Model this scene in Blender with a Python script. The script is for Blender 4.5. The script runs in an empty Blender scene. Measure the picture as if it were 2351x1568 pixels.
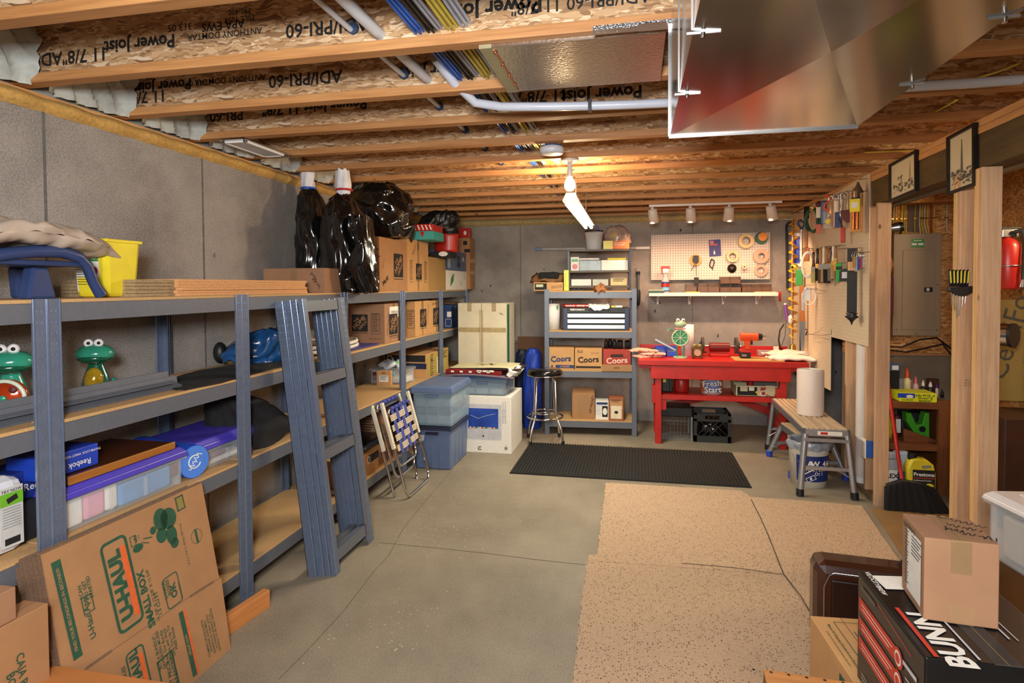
import bpy, bmesh, math, random
from math import sin, cos, pi, radians, sqrt, atan2
from mathutils import Vector, Matrix
random.seed(7)
S = bpy.context.scene
COL = S.collection

# ------------------------------------------------------------------ camera, light, exposure
F_PX, YAW, PIT, ROL, CXP, CYP, EYE = 1372.6, .2061, .0269, .0053, 1175.5, 694., 1.62
fw = Vector((-sin(YAW)*cos(PIT), cos(YAW)*cos(PIT), -sin(PIT)))
_r = Vector((cos(YAW), sin(YAW), 0)); _d = fw.cross(_r)
rt = _r*cos(ROL) + _d*sin(ROL); dn = _d*cos(ROL) - _r*sin(ROL)
cam_d = bpy.data.cameras.new('camera'); cam = bpy.data.objects.new('camera', cam_d); COL.objects.link(cam)
cam_d.sensor_width = 36; cam_d.lens = F_PX/2351*36; cam_d.shift_y = (CYP-784)/2351; cam_d.clip_start = .02
cam.matrix_world = Matrix(((rt.x, -dn.x, -fw.x, 0), (rt.y, -dn.y, -fw.y, 0), (rt.z, -dn.z, -fw.z, EYE), (0, 0, 0, 1)))
S.camera = cam
S.view_settings.view_transform = 'Standard'; S.view_settings.look = 'None'
S.view_settings.gamma = 1; S.view_settings.use_curve_mapping = False
S.view_settings.exposure = 0.24
w = bpy.data.worlds.new('world'); S.world = w; w.use_nodes = True
w.node_tree.nodes['Background'].inputs[0].default_value = (.9, .93, 1, 1)
w.node_tree.nodes['Background'].inputs[1].default_value = .05
def lamp(name, kind, loc, power, color, size=.1, target=None, size_y=None, spot=None, blend=.5):
    l = bpy.data.lights.new(name, kind); l.energy = power; l.color = color
    if kind == 'AREA':
        l.size = size
        if size_y: l.shape = 'RECTANGLE'; l.size_y = size_y
    else: l.shadow_soft_size = size
    if spot: l.spot_size = spot; l.spot_blend = blend
    o = bpy.data.objects.new(name, l); COL.objects.link(o); o.location = loc
    if target is not None:
        o.rotation_euler = (Vector(target)-Vector(loc)).to_track_quat('-Z', 'Y').to_euler()
    return o
WARM = (1, .72, .42); FLU = (1, .93, .74); SPOTC = (1, .80, .62); FLASH = (.93, .96, 1)
lamp('bulb_light', 'POINT', (-.47, 4.2, 2.27), 42, WARM, .045)
lamp('tube_light', 'AREA', (-.42, 4.95, 2.17), 75, FLU, .12, (-.42, 4.95, 0), 1.5)
lamp('flash_light', 'AREA', (-.15, -.25, 1.95), 78, FLASH, .35, (-.75, 4, 1.5))
lamp('room_light', 'AREA', (.3, -1.9, 2.2), 75, (1, .90, .76), 1.2, (0, 3, .9))
lamp('side_bulb_light', 'POINT', (2.75, 3.9, 2.2), 38, WARM, .05)

# ------------------------------------------------------------------ pixel -> point on a known plane
def at(x, y, ax, v):
    q = fw + rt*((x-CXP)/F_PX) + dn*((y-CYP)/F_PX)
    o = Vector((0, 0, EYE)); t = (v-o[ax])/q[ax]
    return o + q*t
def PX(x, y, v): return at(x, y, 0, v)
def PY(x, y, v): return at(x, y, 1, v)
def PZ(x, y, v=0): return at(x, y, 2, v)
def arris(bx, by, zb, ty, lx, rx):
    """box seen with its near-right corner: -> x0,x1,y0,y1,z0,z1"""
    p = PZ(bx, by, zb); z1 = PY(bx, ty, p.y).z
    return PY(lx, by, p.y).x, p.x, p.y, PX(rx, by, p.x).y, zb, z1
def front(lx, rx, ty, by, Y, dep, zb=None):
    a = PY(lx, by, Y); b = PY(rx, by, Y); t = PY((lx+rx)/2, ty, Y)
    z0 = PY((lx+rx)/2, by, Y).z if zb is None else zb
    return a.x, b.x, Y, Y+dep, z0, t.z

# ------------------------------------------------------------------ materials
MATS = {}
def nodes(name, rough=.6, metal=0.):
    m = bpy.data.materials.new(name); m.use_nodes = True
    n = m.node_tree.nodes; l = m.node_tree.links
    b = n['Principled BSDF']; b.inputs['Roughness'].default_value = rough; b.inputs['Metallic'].default_value = metal
    tc = n.new('ShaderNodeTexCoord')
    return m, n, l, b, tc
def c4(c):
    if isinstance(c, str):
        c = c.lstrip('#'); c = [int(c[i:i+2], 16)/255 for i in (0, 2, 4)]
        c = [x/12.92 if x <= .04045 else ((x+.055)/1.055)**2.4 for x in c]
    return (c[0], c[1], c[2], 1)
def ramp(n, l, src, stops):
    r = n.new('ShaderNodeValToRGB'); l.new(src, r.inputs[0])
    e = r.color_ramp.elements
    while len(e) < len(stops): e.new(.5)
    for k, (p, c) in enumerate(stops): e[k].position = p; e[k].color = c4(c)
    return r.outputs[0]
def noise(n, l, vec, scale, detail=3, rough=.5, sc=None, kind='ShaderNodeTexNoise'):
    if sc:
        mp = n.new('ShaderNodeMapping'); mp.inputs['Scale'].default_value = sc; l.new(vec, mp.inputs[0]); vec = mp.outputs[0]
    t = n.new(kind); t.inputs['Scale'].default_value = scale
    if kind == 'ShaderNodeTexNoise': t.inputs['Detail'].default_value = detail; t.inputs['Roughness'].default_value = rough
    l.new(vec, t.inputs['Vector']); return t
def bump(n, l, b, src, strength, dist=.002):
    bp = n.new('ShaderNodeBump'); bp.inputs['Strength'].default_value = strength; bp.inputs['Distance'].default_value = dist
    l.new(src, bp.inputs['Height']); l.new(bp.outputs[0], b.inputs['Normal'])
def mixc(n, l, fac, a, bb, mode='MIX'):
    m = n.new('ShaderNodeMix'); m.data_type = 'RGBA'; m.blend_type = mode
    for sock, v in ((0, fac), (6, a), (7, bb)):
        if hasattr(v, 'is_output'): l.new(v, m.inputs[sock])
        else: m.inputs[sock].default_value = v if sock == 0 else c4(v)
    return m.outputs[2]
def paint(name, col, rough=.55, metal=0., var=.10, scale=14, bmp=0., coat=0., alpha=1., trans=0., emit=0., sc=None):
    if name in MATS: return MATS[name]
    m, n, l, b, tc = nodes(name, rough, metal)
    c = Vector(c4(col)[:3])
    t = noise(n, l, tc.outputs['Object'], scale, 3, .55, sc)
    o = ramp(n, l, t.outputs[0], [(.3, tuple(c*(1-var))), (.7, tuple(min(1, x*(1+var)) for x in c))])
    l.new(o, b.inputs['Base Color'])
    if bmp: bump(n, l, b, t.outputs[0], bmp)
    if coat: b.inputs['Coat Weight'].default_value = coat
    if trans: b.inputs['Transmission Weight'].default_value = trans; b.inputs['IOR'].default_value = 1.1
    if alpha < 1: b.inputs['Alpha'].default_value = alpha
    if emit:
        b.inputs['Emission Color'].default_value = c4(col); b.inputs['Emission Strength'].default_value = emit
    MATS[name] = m; return m
def wood(name, ca, cb, axis=0, rough=.6, knots=True, stretch=14, scale=5):
    if name in MATS: return MATS[name]
    m, n, l, b, tc = nodes(name, rough)
    sc = [1, 1, 1]; sc = [stretch if i != axis else .8 for i in range(3)]
    oi = n.new('ShaderNodeObjectInfo')
    add = n.new('ShaderNodeVectorMath'); add.operation = 'ADD'
    mul = n.new('ShaderNodeVectorMath'); mul.operation = 'SCALE'; mul.inputs['Scale'].default_value = 7
    cmb = n.new('ShaderNodeCombineXYZ')
    for i in range(3): l.new(oi.outputs['Random'], cmb.inputs[i])
    l.new(cmb.outputs[0], mul.inputs[0]); l.new(tc.outputs['Object'], add.inputs[0]); l.new(mul.outputs[0], add.inputs[1])
    v = add.outputs[0]
    t = noise(n, l, v, scale, 5, .6, sc)
    o = ramp(n, l, t.outputs[0], [(.28, ca), (.72, cb)])
    t2 = noise(n, l, v, 1.4, 2, .5)
    o = mixc(n, l, .35, o, ramp(n, l, t2.outputs[0], [(.3, ca), (.7, cb)]))
    if knots:
        k = noise(n, l, v, 3.2, 0, .5, [1.6 if i != axis else .9 for i in range(3)], 'ShaderNodeTexVoronoi')
        kd = ramp(n, l, k.outputs['Distance'], [(.035, (1, 1, 1)), (.075, (0, 0, 0))])
        o = mixc(n, l, kd, o, [x*.35 for x in c4(ca)[:3]])
    hs = n.new('ShaderNodeHueSaturation'); l.new(o, hs.inputs['Color'])
    mr = n.new('ShaderNodeMapRange'); l.new(oi.outputs['Random'], mr.inputs[0]); mr.inputs[3].default_value = .86; mr.inputs[4].default_value = 1.12
    l.new(mr.outputs[0], hs.inputs['Value'])
    l.new(hs.outputs[0], b.inputs['Base Color']); bump(n, l, b, t.outputs[0], .25, .001)
    MATS[name] = m; return m
def osb(name, cols, scale=26):
    if name in MATS: return MATS[name]
    m, n, l, b, tc = nodes(name, .75)
    vec = tc.outputs['Object']
    dt = noise(n, l, vec, 9, 2)
    vm = n.new('ShaderNodeVectorMath'); vm.operation = 'MULTIPLY_ADD'; l.new(dt.outputs['Color'], vm.inputs[0])
    vm.inputs[1].default_value = (.05, .05, .05); l.new(vec, vm.inputs[2])
    out = None
    for i, (rz, k) in enumerate(((.5, 1), (-.7, 1.3), (1.3, .8))):
        mp = n.new('ShaderNodeMapping'); mp.inputs['Rotation'].default_value = (rz*.8, rz, rz*.6)
        mp.inputs['Scale'].default_value = (.8*k, 2.6*k, 3.6*k); l.new(vm.outputs[0], mp.inputs[0])
        v = n.new('ShaderNodeTexVoronoi'); v.inputs['Scale'].default_value = scale*k; l.new(mp.outputs[0], v.inputs['Vector'])
        sp = n.new('ShaderNodeSeparateColor'); l.new(v.outputs['Color'], sp.inputs[0])
        o = ramp(n, l, sp.outputs[0], [(.0, cols[0]), (.35, cols[1]), (.75, cols[2]), (1, cols[3])])
        if out is None: out = o; hh = sp.outputs[1]
        else:
            f = ramp(n, l, sp.outputs[1], [(.55, (0, 0, 0)), (.6, (1, 1, 1))])
            out = mixc(n, l, f, out, o)
    l.new(out, b.inputs['Base Color']); bump(n, l, b, hh, .4, .002)
    MATS[name] = m; return m
def concrete(name, dark, light, rough=.85, spots=True, seam=None):
    m, n, l, b, tc = nodes(name, rough)
    vec = tc.outputs['Object']
    a = noise(n, l, vec, 1.1, 4, .6); c = noise(n, l, vec, 9, 5, .7); f = noise(n, l, vec, 120, 2, .6)
    o = ramp(n, l, a.outputs[0], [(.40, dark), (.60, light)])
    o2 = ramp(n, l, c.outputs[0], [(.3, dark), (.7, light)])
    o = mixc(n, l, .35, o, o2)
    o = mixc(n, l, .35, o, ramp(n, l, f.outputs[0], [(.35, [x*.75 for x in c4(dark)[:3]]), (.6, light)]))
    if spots:
        v = noise(n, l, vec, 6, 0, .5, (1, 1, .6), 'ShaderNodeTexVoronoi')
        dn2 = noise(n, l, vec, 40, 2)
        mm = n.new('ShaderNodeMath'); mm.operation = 'MULTIPLY_ADD'; l.new(dn2.outputs[0], mm.inputs[0]); mm.inputs[1].default_value = .14; l.new(v.outputs['Distance'], mm.inputs[2])
        k = ramp(n, l, mm.outputs[0], [(.12, (1, 1, 1)), (.15, (0, 0, 0))])
        o = mixc(n, l, k, o, [x*.3 for x in c4(dark)[:3]])
    l.new(o, b.inputs['Base Color']); bump(n, l, b, c.outputs[0], .3, .004)
    MATS[name] = m; return m

PINE = wood('pine_lumber_x', '#9c6432', '#cf9860', 0)
PINEY = wood('pine_lumber_y', '#a8733f', '#d6a36b', 1)
PINEZ = wood('pine_lumber_z', '#b08560', '#dcb48c', 2)
PALEZ = wood('pale_pine_z', '#c09254', '#e6c084', 2)
TREAT = wood('treated_lumber', '#3f3016', '#6e5528', 1, .7, True, 9, 4)
OSBM = osb('osb_web', ('#805a3a', '#b48c60', '#c8a278', '#e0c8a6'), 30)
OSBW = osb('osb_wall', ('#8a5526', '#b87a3c', '#cf9450', '#e0b074'), 34)
WALLC = concrete('wall_concrete', '#6f6a65', '#b0a89f')
FLOORC = concrete('floor_concrete', '#73695a', '#9c917d', .62, False)
GREYM = paint('grey_blue_steel', '#686d77', .42, .25, .06, 40)
BLUEM = paint('blue_steel_upright', '#6a768c', .38, .35, .08, 30)
BOARD = paint('particle_board', '#c09a68', .8, 0, .14, 160, .1)
KRAFT = paint('kraft_board', '#a67a52', .8, 0, .07, 9, .05)
KRAFT2 = paint('kraft_board_light', '#c49560', .78, 0, .06, 8)
KRAFT3 = paint('kraft_board_dull', '#9c7456', .82, 0, .08, 8)
CUTK = paint('kraft_cut_edge', '#745a46', .9, 0, .2, 120)
TAPEC = paint('packing_tape', '#c2a074', .2, 0, .06, 30, alpha=.32)
INK = paint('black_ink', '#1c1a18', .8, 0, .2, 60)
GRINK = paint('green_ink', '#24513a', .8, 0, .15, 40)
ORINK = paint('orange_ink', '#d8622c', .8, 0, .1, 40)
WHT = paint('white_plastic', '#e6e4e0', .4, 0, .03, 20)
PAPER = paint('white_paper', '#e8e4da', .75, 0, .04, 40)
BLK = paint('black_plastic', '#17181a', .45, 0, .15, 20)
RUB = paint('black_rubber', '#141414', .7, 0, .2, 60)
CHR = paint('chrome', '#d4d4d4', .12, 1, .04, 20)
STEEL = paint('brushed_steel', '#b4b6b8', .3, 1, .08, 60, sc=(1, 1, 12))
ALU = paint('aluminium', '#b8bcc4', .35, .85, .05, 30)
GALV = paint('galvanised_sheet', '#b9b4ac', .16, 1, .05, 5)
RED = paint('red_paint', '#b81c10', .42, 0, .14, 7)
REDP = paint('red_plastic', '#b4241c', .35, 0, .06, 12)
ORG = paint('orange_plastic', '#e0501c', .4, 0, .06, 12)
YEL = paint('yellow_plastic', '#e6d02e', .4, 0, .05, 12)
BLU = paint('blue_plastic', '#2444b4', .35, 0, .08, 12)
GRN = paint('green_plastic', '#2f8a3c', .4, 0, .08, 12)
CLEAR = paint('clear_plastic', '#dfe6ea', .12, 0, .03, 8, trans=.0, alpha=.17)
PURL = paint('violet_blue_lid', '#4a3fb8', .35, 0, .06, 8)

# ------------------------------------------------------------------ mesh builder
_txt = {}
def text_geo(s, bold=0.):
    k = (s, bold)
    if k in _txt: return _txt[k]
    c = bpy.data.curves.new('t', 'FONT'); c.body = s; c.size = 1; c.align_x = 'CENTER'; c.align_y = 'CENTER'
    c.resolution_u = 2; c.offset = bold; c.space_line = .95
    o = bpy.data.objects.new('t', c)
    me = o.to_mesh()
    V = [v.co.copy() for v in me.vertices]; Fc = [tuple(p.vertices) for p in me.polygons]
    o.to_mesh_clear(); bpy.data.objects.remove(o); bpy.data.curves.remove(c)
    _txt[k] = (V, Fc); return _txt[k]
class M:
    def __init__(s): s.v = []; s.f = []; s.m = []; s.s = []; s.mats = []
    def mi(s, mat):
        if mat not in s.mats: s.mats.append(mat)
        return s.mats.index(mat)
    def add(s, V, Fc, mat, smooth=False, T=None):
        b = len(s.v); i = s.mi(mat)
        s.v += [tuple(T @ Vector(p)) for p in V] if T is not None else [tuple(p) for p in V]
        for f in Fc: s.f.append([b+k for k in f]); s.m.append(i); s.s.append(smooth)
        return s
    def box(s, x0, x1, y0, y1, z0, z1, mat, T=None):
        V = [(x, y, z) for z in (z0, z1) for y in (y0, y1) for x in (x0, x1)]
        return s.add(V, [(0, 2, 3, 1), (4, 5, 7, 6), (0, 1, 5, 4), (2, 6, 7, 3), (0, 4, 6, 2), (1, 3, 7, 5)], mat, False, T)
    def taper(s, w0, d0, w1, d1, z0, z1, mat, T=None, open_top=False):
        V = [(x*w/2, y*d/2, z) for w, d, z in ((w0, d0, z0), (w1, d1, z1)) for y in (-1, 1) for x in (-1, 1)]
        Fc = [(0, 2, 3, 1), (4, 5, 7, 6), (0, 1, 5, 4), (2, 6, 7, 3), (0, 4, 6, 2), (1, 3, 7, 5)]
        if open_top: Fc.pop(1)
        return s.add(V, Fc, mat, False, T)
    def prism(s, poly, a, b, axis, mat, T=None):
        """2D outline extruded along axis (0,1,2); the other two axes in order carry the outline"""
        n = len(poly); o = [i for i in range(3) if i != axis]; V = []
        for h in (a, b):
            for p in poly:
                q = [0, 0, 0]; q[o[0]] = p[0]; q[o[1]] = p[1]; q[axis] = h; V.append(q)
        return s.add(V, [tuple(range(n))[::-1], tuple(range(n, 2*n))]+[(i, (i+1) % n, n+(i+1) % n, n+i) for i in range(n)], mat, False, T)
    def cyl(s, p0, p1, r0, mat, r1=None, n=14, caps=True, smooth=True, T=None):
        r1 = r0 if r1 is None else r1
        p0 = Vector(p0); p1 = Vector(p1); a = (p1-p0).normalized()
        u = a.orthogonal().normalized(); w_ = a.cross(u); V = []
        for p, r in ((p0, r0), (p1, r1)):
            for i in range(n):
                t = 2*pi*i/n; V.append(p+u*(cos(t)*r)+w_*(sin(t)*r))
        s.add(V, [(i, (i+1) % n, n+(i+1) % n, n+i) for i in range(n)], mat, smooth, T)
        if caps: s.add(V, [tuple(range(n))[::-1], tuple(range(n, 2*n))], mat, False, T)
        return s
    def tube(s, pts, r, mat, n=8, closed=False, caps=True, T=None):
        pts = [Vector(p) for p in pts]; N = len(pts); V = []
        rr = r if isinstance(r, (list, tuple)) else [r]*N; u = None
        for i, p in enumerate(pts):
            a = pts[(i+1) % N]-p if (closed or i < N-1) else p-pts[i-1]
            if closed or 0 < i < N-1: a = (pts[(i+1) % N]-p).normalized()+(p-pts[i-1]).normalized()
            a.normalize()
            if u is None: u = a.orthogonal().normalized()
            else: u = (u-a*u.dot(a)); u = u.normalized() if u.length > 1e-6 else a.orthogonal().normalized()
            w_ = a.cross(u)
            for k in range(n): t = 2*pi*k/n; V.append(p+u*(cos(t)*rr[i])+w_*(sin(t)*rr[i]))
        Fc = []
        for i in range(N if closed else N-1):
            j = (i+1) % N
            for k in range(n): Fc.append((i*n+k, i*n+(k+1) % n, j*n+(k+1) % n, j*n+k))
        s.add(V, Fc, mat, True, T)
        if caps and not closed: s.add(V, [tuple(range(n))[::-1], tuple(range((N-1)*n, N*n))], mat, False, T)
        return s
    def lathe(s, prof, mat, n=20, T=None, smooth=True, ang=2*pi, squash=1.):
        V = []; N = len(prof); full = ang > 6.28; cols = n if full else n+1
        for i in range(cols):
            t = ang*i/n
            for r, z in prof: V.append((r*cos(t), r*sin(t)*squash, z))
        Fc = []
        for i in range(n):
            j = (i+1) % cols
            for k in range(N-1): Fc.append((i*N+k, j*N+k, j*N+k+1, i*N+k+1))
        return s.add(V, Fc, mat, smooth, T)
    def ball(s, c, r, mat, n=12, T=None, sc=(1, 1, 1)):
        pr = [(sin(pi*k/8)*r, -cos(pi*k/8)*r) for k in range(9)]
        Tm = Matrix.Translation(c) @ Matrix.Diagonal((sc[0], sc[1], sc[2], 1))
        if T is not None: Tm = T @ Tm
        return s.lathe(pr, mat, n, Tm)
    def torus(s, c, R, r, mat, axis=2, n=20, k=8, T=None):
        o = [i for i in range(3) if i != axis]; P = []
        for i in range(n):
            q = list(c); q[o[0]] += R*cos(2*pi*i/n); q[o[1]] += R*sin(2*pi*i/n); P.append(q)
        return s.tube(P, r, mat, k, True, T=T)
    def ring(s, r0, r1, z0, z1, mat, n=20, T=None):
        return s.lathe([(r0, z0), (r1, z0), (r1, z1), (r0, z1), (r0, z0)], mat, n, T, False)
    def text(s, t, size, T, mat, bold=.0):
        V, Fc = text_geo(t, bold); return s.add(V, Fc, mat, False, T @ Matrix.Scale(size, 4))
    def rect(s, w_, h, mat, T):
        return s.add([(-w_/2, -h/2, 0), (w_/2, -h/2, 0), (w_/2, h/2, 0), (-w_/2, h/2, 0)], [(0, 1, 2, 3)], mat, False, T)
    def frame(s, w_, h, t, mat, T):
        for a, b, c, d in ((w_, t, 0, h/2-t/2), (w_, t, 0, -h/2+t/2), (t, h, w_/2-t/2, 0), (t, h, -w_/2+t/2, 0)):
            s.rect(a, b, mat, T @ Matrix.Translation((c, d, 0)))
        return s
    def rframe(s, w_, h, t, mat, T, r):
        P = []
        for cx, cy, a0 in ((1, 1, 0), (-1, 1, 1), (-1, -1, 2), (1, -1, 3)):
            for k in range(5):
                a = (a0+k/4)*pi/2
                for q in (0, t): P.append((cx*(w_/2-r)+(r-q)*cos(a), cy*(h/2-r)+(r-q)*sin(a), 0))
        n = len(P)//2; return s.add(P, [(2*i, 2*((i+1) % n), 2*((i+1) % n)+1, 2*i+1) for i in range(n)], mat, False, T)
    def disc(s, r, mat, T, n=18, sy=1.):
        return s.add([(r*cos(2*pi*i/n), r*sy*sin(2*pi*i/n), 0) for i in range(n)], [tuple(range(n))], mat, False, T)
    def poly(s, pts, mat, T): return s.add([(p[0], p[1], 0) for p in pts], [tuple(range(len(pts)))], mat, False, T)
    def grid(s, fn, nu, nv, mat, smooth=True, T=None):
        V = [fn(i/nu, j/nv) for j in range(nv+1) for i in range(nu+1)]
        return s.add(V, [(j*(nu+1)+i, j*(nu+1)+i+1, (j+1)*(nu+1)+i+1, (j+1)*(nu+1)+i) for j in range(nv) for i in range(nu)], mat, smooth, T)
    def mesh(s, name):
        me = bpy.data.meshes.new(name); me.from_pydata(s.v, [], s.f)
        for m in s.mats: me.materials.append(m)
        me.polygons.foreach_set('material_index', s.m); me.polygons.foreach_set('use_smooth', s.s); me.update(); return me
    def build(s, name, parent=None, loc=None, rot=None, bev=0, sub=0, solid=0):
        return put(name, s.mesh(name), parent, loc, rot, bev, sub, solid)
def put(name, me, parent=None, loc=None, rot=None, bev=0, sub=0, solid=0):
    o = bpy.data.objects.new(name, me); COL.objects.link(o)
    if parent is not None: o.parent = parent
    if loc is not None: o.location = loc
    if rot is not None: o.rotation_euler = rot if not isinstance(rot, (int, float)) else (0, 0, rot)
    if solid: md = o.modifiers.new('solid', 'SOLIDIFY'); md.thickness = solid; md.offset = -1
    if bev: md = o.modifiers.new('bevel', 'BEVEL'); md.width = bev; md.segments = 2; md.limit_method = 'ANGLE'; md.angle_limit = radians(40)
    if sub: md = o.modifiers.new('sub', 'SUBSURF'); md.levels = sub; md.render_levels = sub
    return o
def tag(o, label, cat, group=None):
    o['label'] = label; o['category'] = cat
    if group: o['group'] = group
    return o
def struct(o): o['kind'] = 'structure'; return o
def stuff(o): o['kind'] = 'stuff'; return o
def thing(name, label, cat, loc=(0, 0, 0), rot=0, group=None):
    o = bpy.data.objects.new(name, None); COL.objects.link(o); o.empty_display_size = .05
    o.location = loc; o.rotation_euler = rot if not isinstance(rot, (int, float)) else (0, 0, rot)
    return tag(o, label, cat, group)
def clone(root, loc=None, rot=None, label=None):
    r = root.copy(); COL.objects.link(r)
    if loc is not None: r.location = loc
    if rot is not None: r.rotation_euler = rot if not isinstance(rot, (int, float)) else (0, 0, rot)
    if label: r['label'] = label
    for ch in list(root.children):
        c = ch.copy(); COL.objects.link(c); c.parent = r
        for g in list(ch.children):
            d = g.copy(); COL.objects.link(d); d.parent = c
    return r
def TR(x=0, y=0, z=0): return Matrix.Translation((x, y, z))
def RX(a): return Matrix.Rotation(a, 4, 'X')
def RY(a): return Matrix.Rotation(a, 4, 'Y')
def RZ(a): return Matrix.Rotation(a, 4, 'Z')
def face(dims, f, u=0, v=0, rot=0, e=.0015):
    """frame on a face of a box of size w,d,h standing on its base centre"""
    w_, d, h = dims
    B = {'F': TR(0, -d/2-e, h/2) @ RX(pi/2), 'R': TR(w_/2+e, 0, h/2) @ RZ(pi/2) @ RX(pi/2),
         'B': TR(0, d/2+e, h/2) @ RZ(pi) @ RX(pi/2), 'L': TR(-w_/2-e, 0, h/2) @ RZ(-pi/2) @ RX(pi/2), 'T': TR(0, 0, h+e)}[f]
    return B @ TR(u, v, 0) @ RZ(rot)
# ------------------------------------------------------------------ setting
XL, XR, YN, YB, ZJ = -2.5, 4.7, -2.6, 7.3, 2.46
fl = struct(M().box(XL-.2, XR+.1, YN-.1, YB+.2, -.12, 0, FLOORC).build('floor'))
CRK = paint('joint_line', '#665c4c', .9, 0, .3, 40)  # dark colour of the control joints in the slab
def strip(pts, wd, mat, z=.0012):
    m = M()
    for a, b in zip(pts, pts[1:]):
        a = Vector(a); b = Vector(b); t = (b-a); t.z = 0; n_ = Vector((-t.y, t.x, 0)).normalized()*wd/2
        m.add([(a.x-n_.x, a.y-n_.y, z), (b.x-n_.x, b.y-n_.y, z), (b.x+n_.x, b.y+n_.y, z), (a.x+n_.x, a.y+n_.y, z)], [(0, 1, 2, 3)], mat)
    return m
strip([PZ(*p) for p in ((1042, 1075), (985, 1140), (925, 1215), (893, 1275), (860, 1310), (790, 1402), (700, 1500), (640, 1560))], .0042, CRK).build('control_joint', fl)
strip([PZ(*p) for p in ((872, 1246), (1000, 1258), (1130, 1272), (1240, 1286), (1345, 1297))], .004, CRK).build('control_joint', fl)
FLK = paint('white_flakes', '#d8d2c4', .9, 0, .05, 40)
m = M()
for i in range(230):
    c = PZ(*random.choice(((920, 1200), (1000, 1210), (1040, 1230), (1080, 1215), (1000, 1150), (960, 1240), (880, 1420), (830, 1480))))
    x = c.x+random.gauss(0, .17); y = c.y+random.gauss(0, .17); a = random.random()*3; r = random.uniform(.002, .006)
    if -1.6 < x < .02: m.add([(x+r*cos(a+k*1.6), y+r*sin(a+k*1.6)*.6, .0016) for k in range(4)], [(0, 1, 2, 3)], FLK)
stuff(m.build('paint_flakes', fl))
WT = 2.405
def wallpart(name, x0, x1, y0, y1, z0, z1, mat): return struct(M().box(x0, x1, y0, y1, z0, z1, mat).build(name))
wl = wallpart('wall_left', XL-.2, XL, YN, YB+.2, 0, WT, WALLC)
wb = wallpart('wall_back', XL, XR, YB, YB+.2, 0, WT, WALLC)
wallpart('wall_front', XL, XR, YN-.15, YN, 0, 2.75, WALLC)
wallpart('wall_right', XR, XR+.15, YN, YB+.2, 0, 2.75, OSBW)
# form seams on the walls
SEAM = paint('wall_seam', '#6c6863', .95, 0, .25, 30)
for x, y in ((100, 300), (465, 450)):
    p = PX(x, y, XL); M().box(XL, XL+.002, p.y-.006, p.y+.006, .02, WT-.02, SEAM).build('form_seam', wl)
for x, y in ((1195, 600), (1590, 560)):
    p = PY(x, y, YB); M().box(p.x-.004, p.x+.004, YB-.002, YB, .02, WT-.02, SEAM).build('form_seam', wb)
FOAM = paint('sill_sealant_foam', '#c49a52', .9, 0, .2, 60, .5)
FOAMW = paint('white_spray_foam', '#b4b6ae', .85, 0, .14, 22, .7)
M().grid(lambda u, v: (XL+.0+.035*sin(pi*v)+.006*sin(u*260), YN+u*(YB-YN), WT-.03+.07*v), 400, 5, FOAM).build('trim_1')
struct(bpy.data.objects['trim_1'])
M().grid(lambda u, v: (XL+u*(XR-XL), YB-.045*sin(pi*v)-.006*sin(u*200), WT-.035+.09*v), 300, 5, paint('back_foam', '#b09a68', .9, 0, .2, 40, .6)).build('trim_2')
struct(bpy.data.objects['trim_2'])
# floor joists with flanges above, subfloor deck
struct(M().box(XL-.2, XL-.0, YN, YB+.2, WT+.002, WT+.05, PINEY).box(XL-.2, XL-.03, YN, YB, WT+.052, 2.755, paint('rim_foam', '#a8a89c', .9, 0, .12, 20)).box(XL, XR, YB+.02, YB+.2, WT+.002, 2.755, PINE).build('trim_4'))
ce = struct(M().box(XL-.1, XR, YN, YB+.1, 2.76, 2.79, OSBM).build('ceiling'))
JY = [2.07+.4835*k for k in range(-9, 12)]
web0 = M().box(XL-.05, XR, -.005, .005, 2.497, 2.724, OSBM).mesh('joist')
flo = M().box(XL-.05, XR, -.0315, .0315, ZJ, ZJ+.038, PINE).mesh('flange')
fhi = M().box(XL-.05, XR, -.0315, .0315, 2.722, 2.76, PINE).mesh('flange')
JO = []
for ye in JY:
    j = put('joist', web0, ce, (0, ye-.0315, 0)); JO.append(j)
    put('flange', flo, j, (0, 0, 0), bev=.003); put('flange', fhi, j)
# stamped lettering on the webs, upside down as the joists were set
def stamp(k, items):
    j = JO[k+9]; y = JY[k+9]-.0315-.0052; m = M()
    for s, px, py, size, bold in items:
        p = PY(px, py, y)
        m.text(s, size, TR(p.x, -.0062, min(2.69, max(2.53, p.z))) @ RX(pi/2) @ RZ(pi), INK, bold)
    m.build('stamped_lettering', j)
stamp(0, (('ADI/PRI-60', 750, 62, .072, .02), ('Power Joist', 320, 100, .07, .03), ('11 7/8"ADI/', 160, 130, .075, .02), ('313 05', 413, 62, .04, 0),
          ('ANTHONY DOMTAR', 515, 78, .034, .01), ('APA EWS', 512, 58, .045, .015), ('MILL 1038\nPRI-400', 550, 35, .03, .0), ('Power Joist', 1130, 18, .075, .03), ('ADI/PRI-60 11 7/8"', 1330, 5, .06, .01)))
stamp(1, (('ADI/PRI-60', 700, 180, .08, .02), ('Power Joist', 372, 197, .07, .03), ('11 7/8"', 335, 222, .08, .02), ('ANTHONY DOMTAR', 528, 183, .04, .01), ('313 05', 450, 190, .04, 0), ('Power Joist', 1000, 160, .07, .03)))
stamp(2, (('Power Joist 11 7/8"', 720, 245, .08, .03), ('PRI-60', 520, 265, .08, .02), ('Power Joist', 1380, 215, .085, .03), ('11 7/8"ADI', 1220, 222, .08, .02)))
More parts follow.
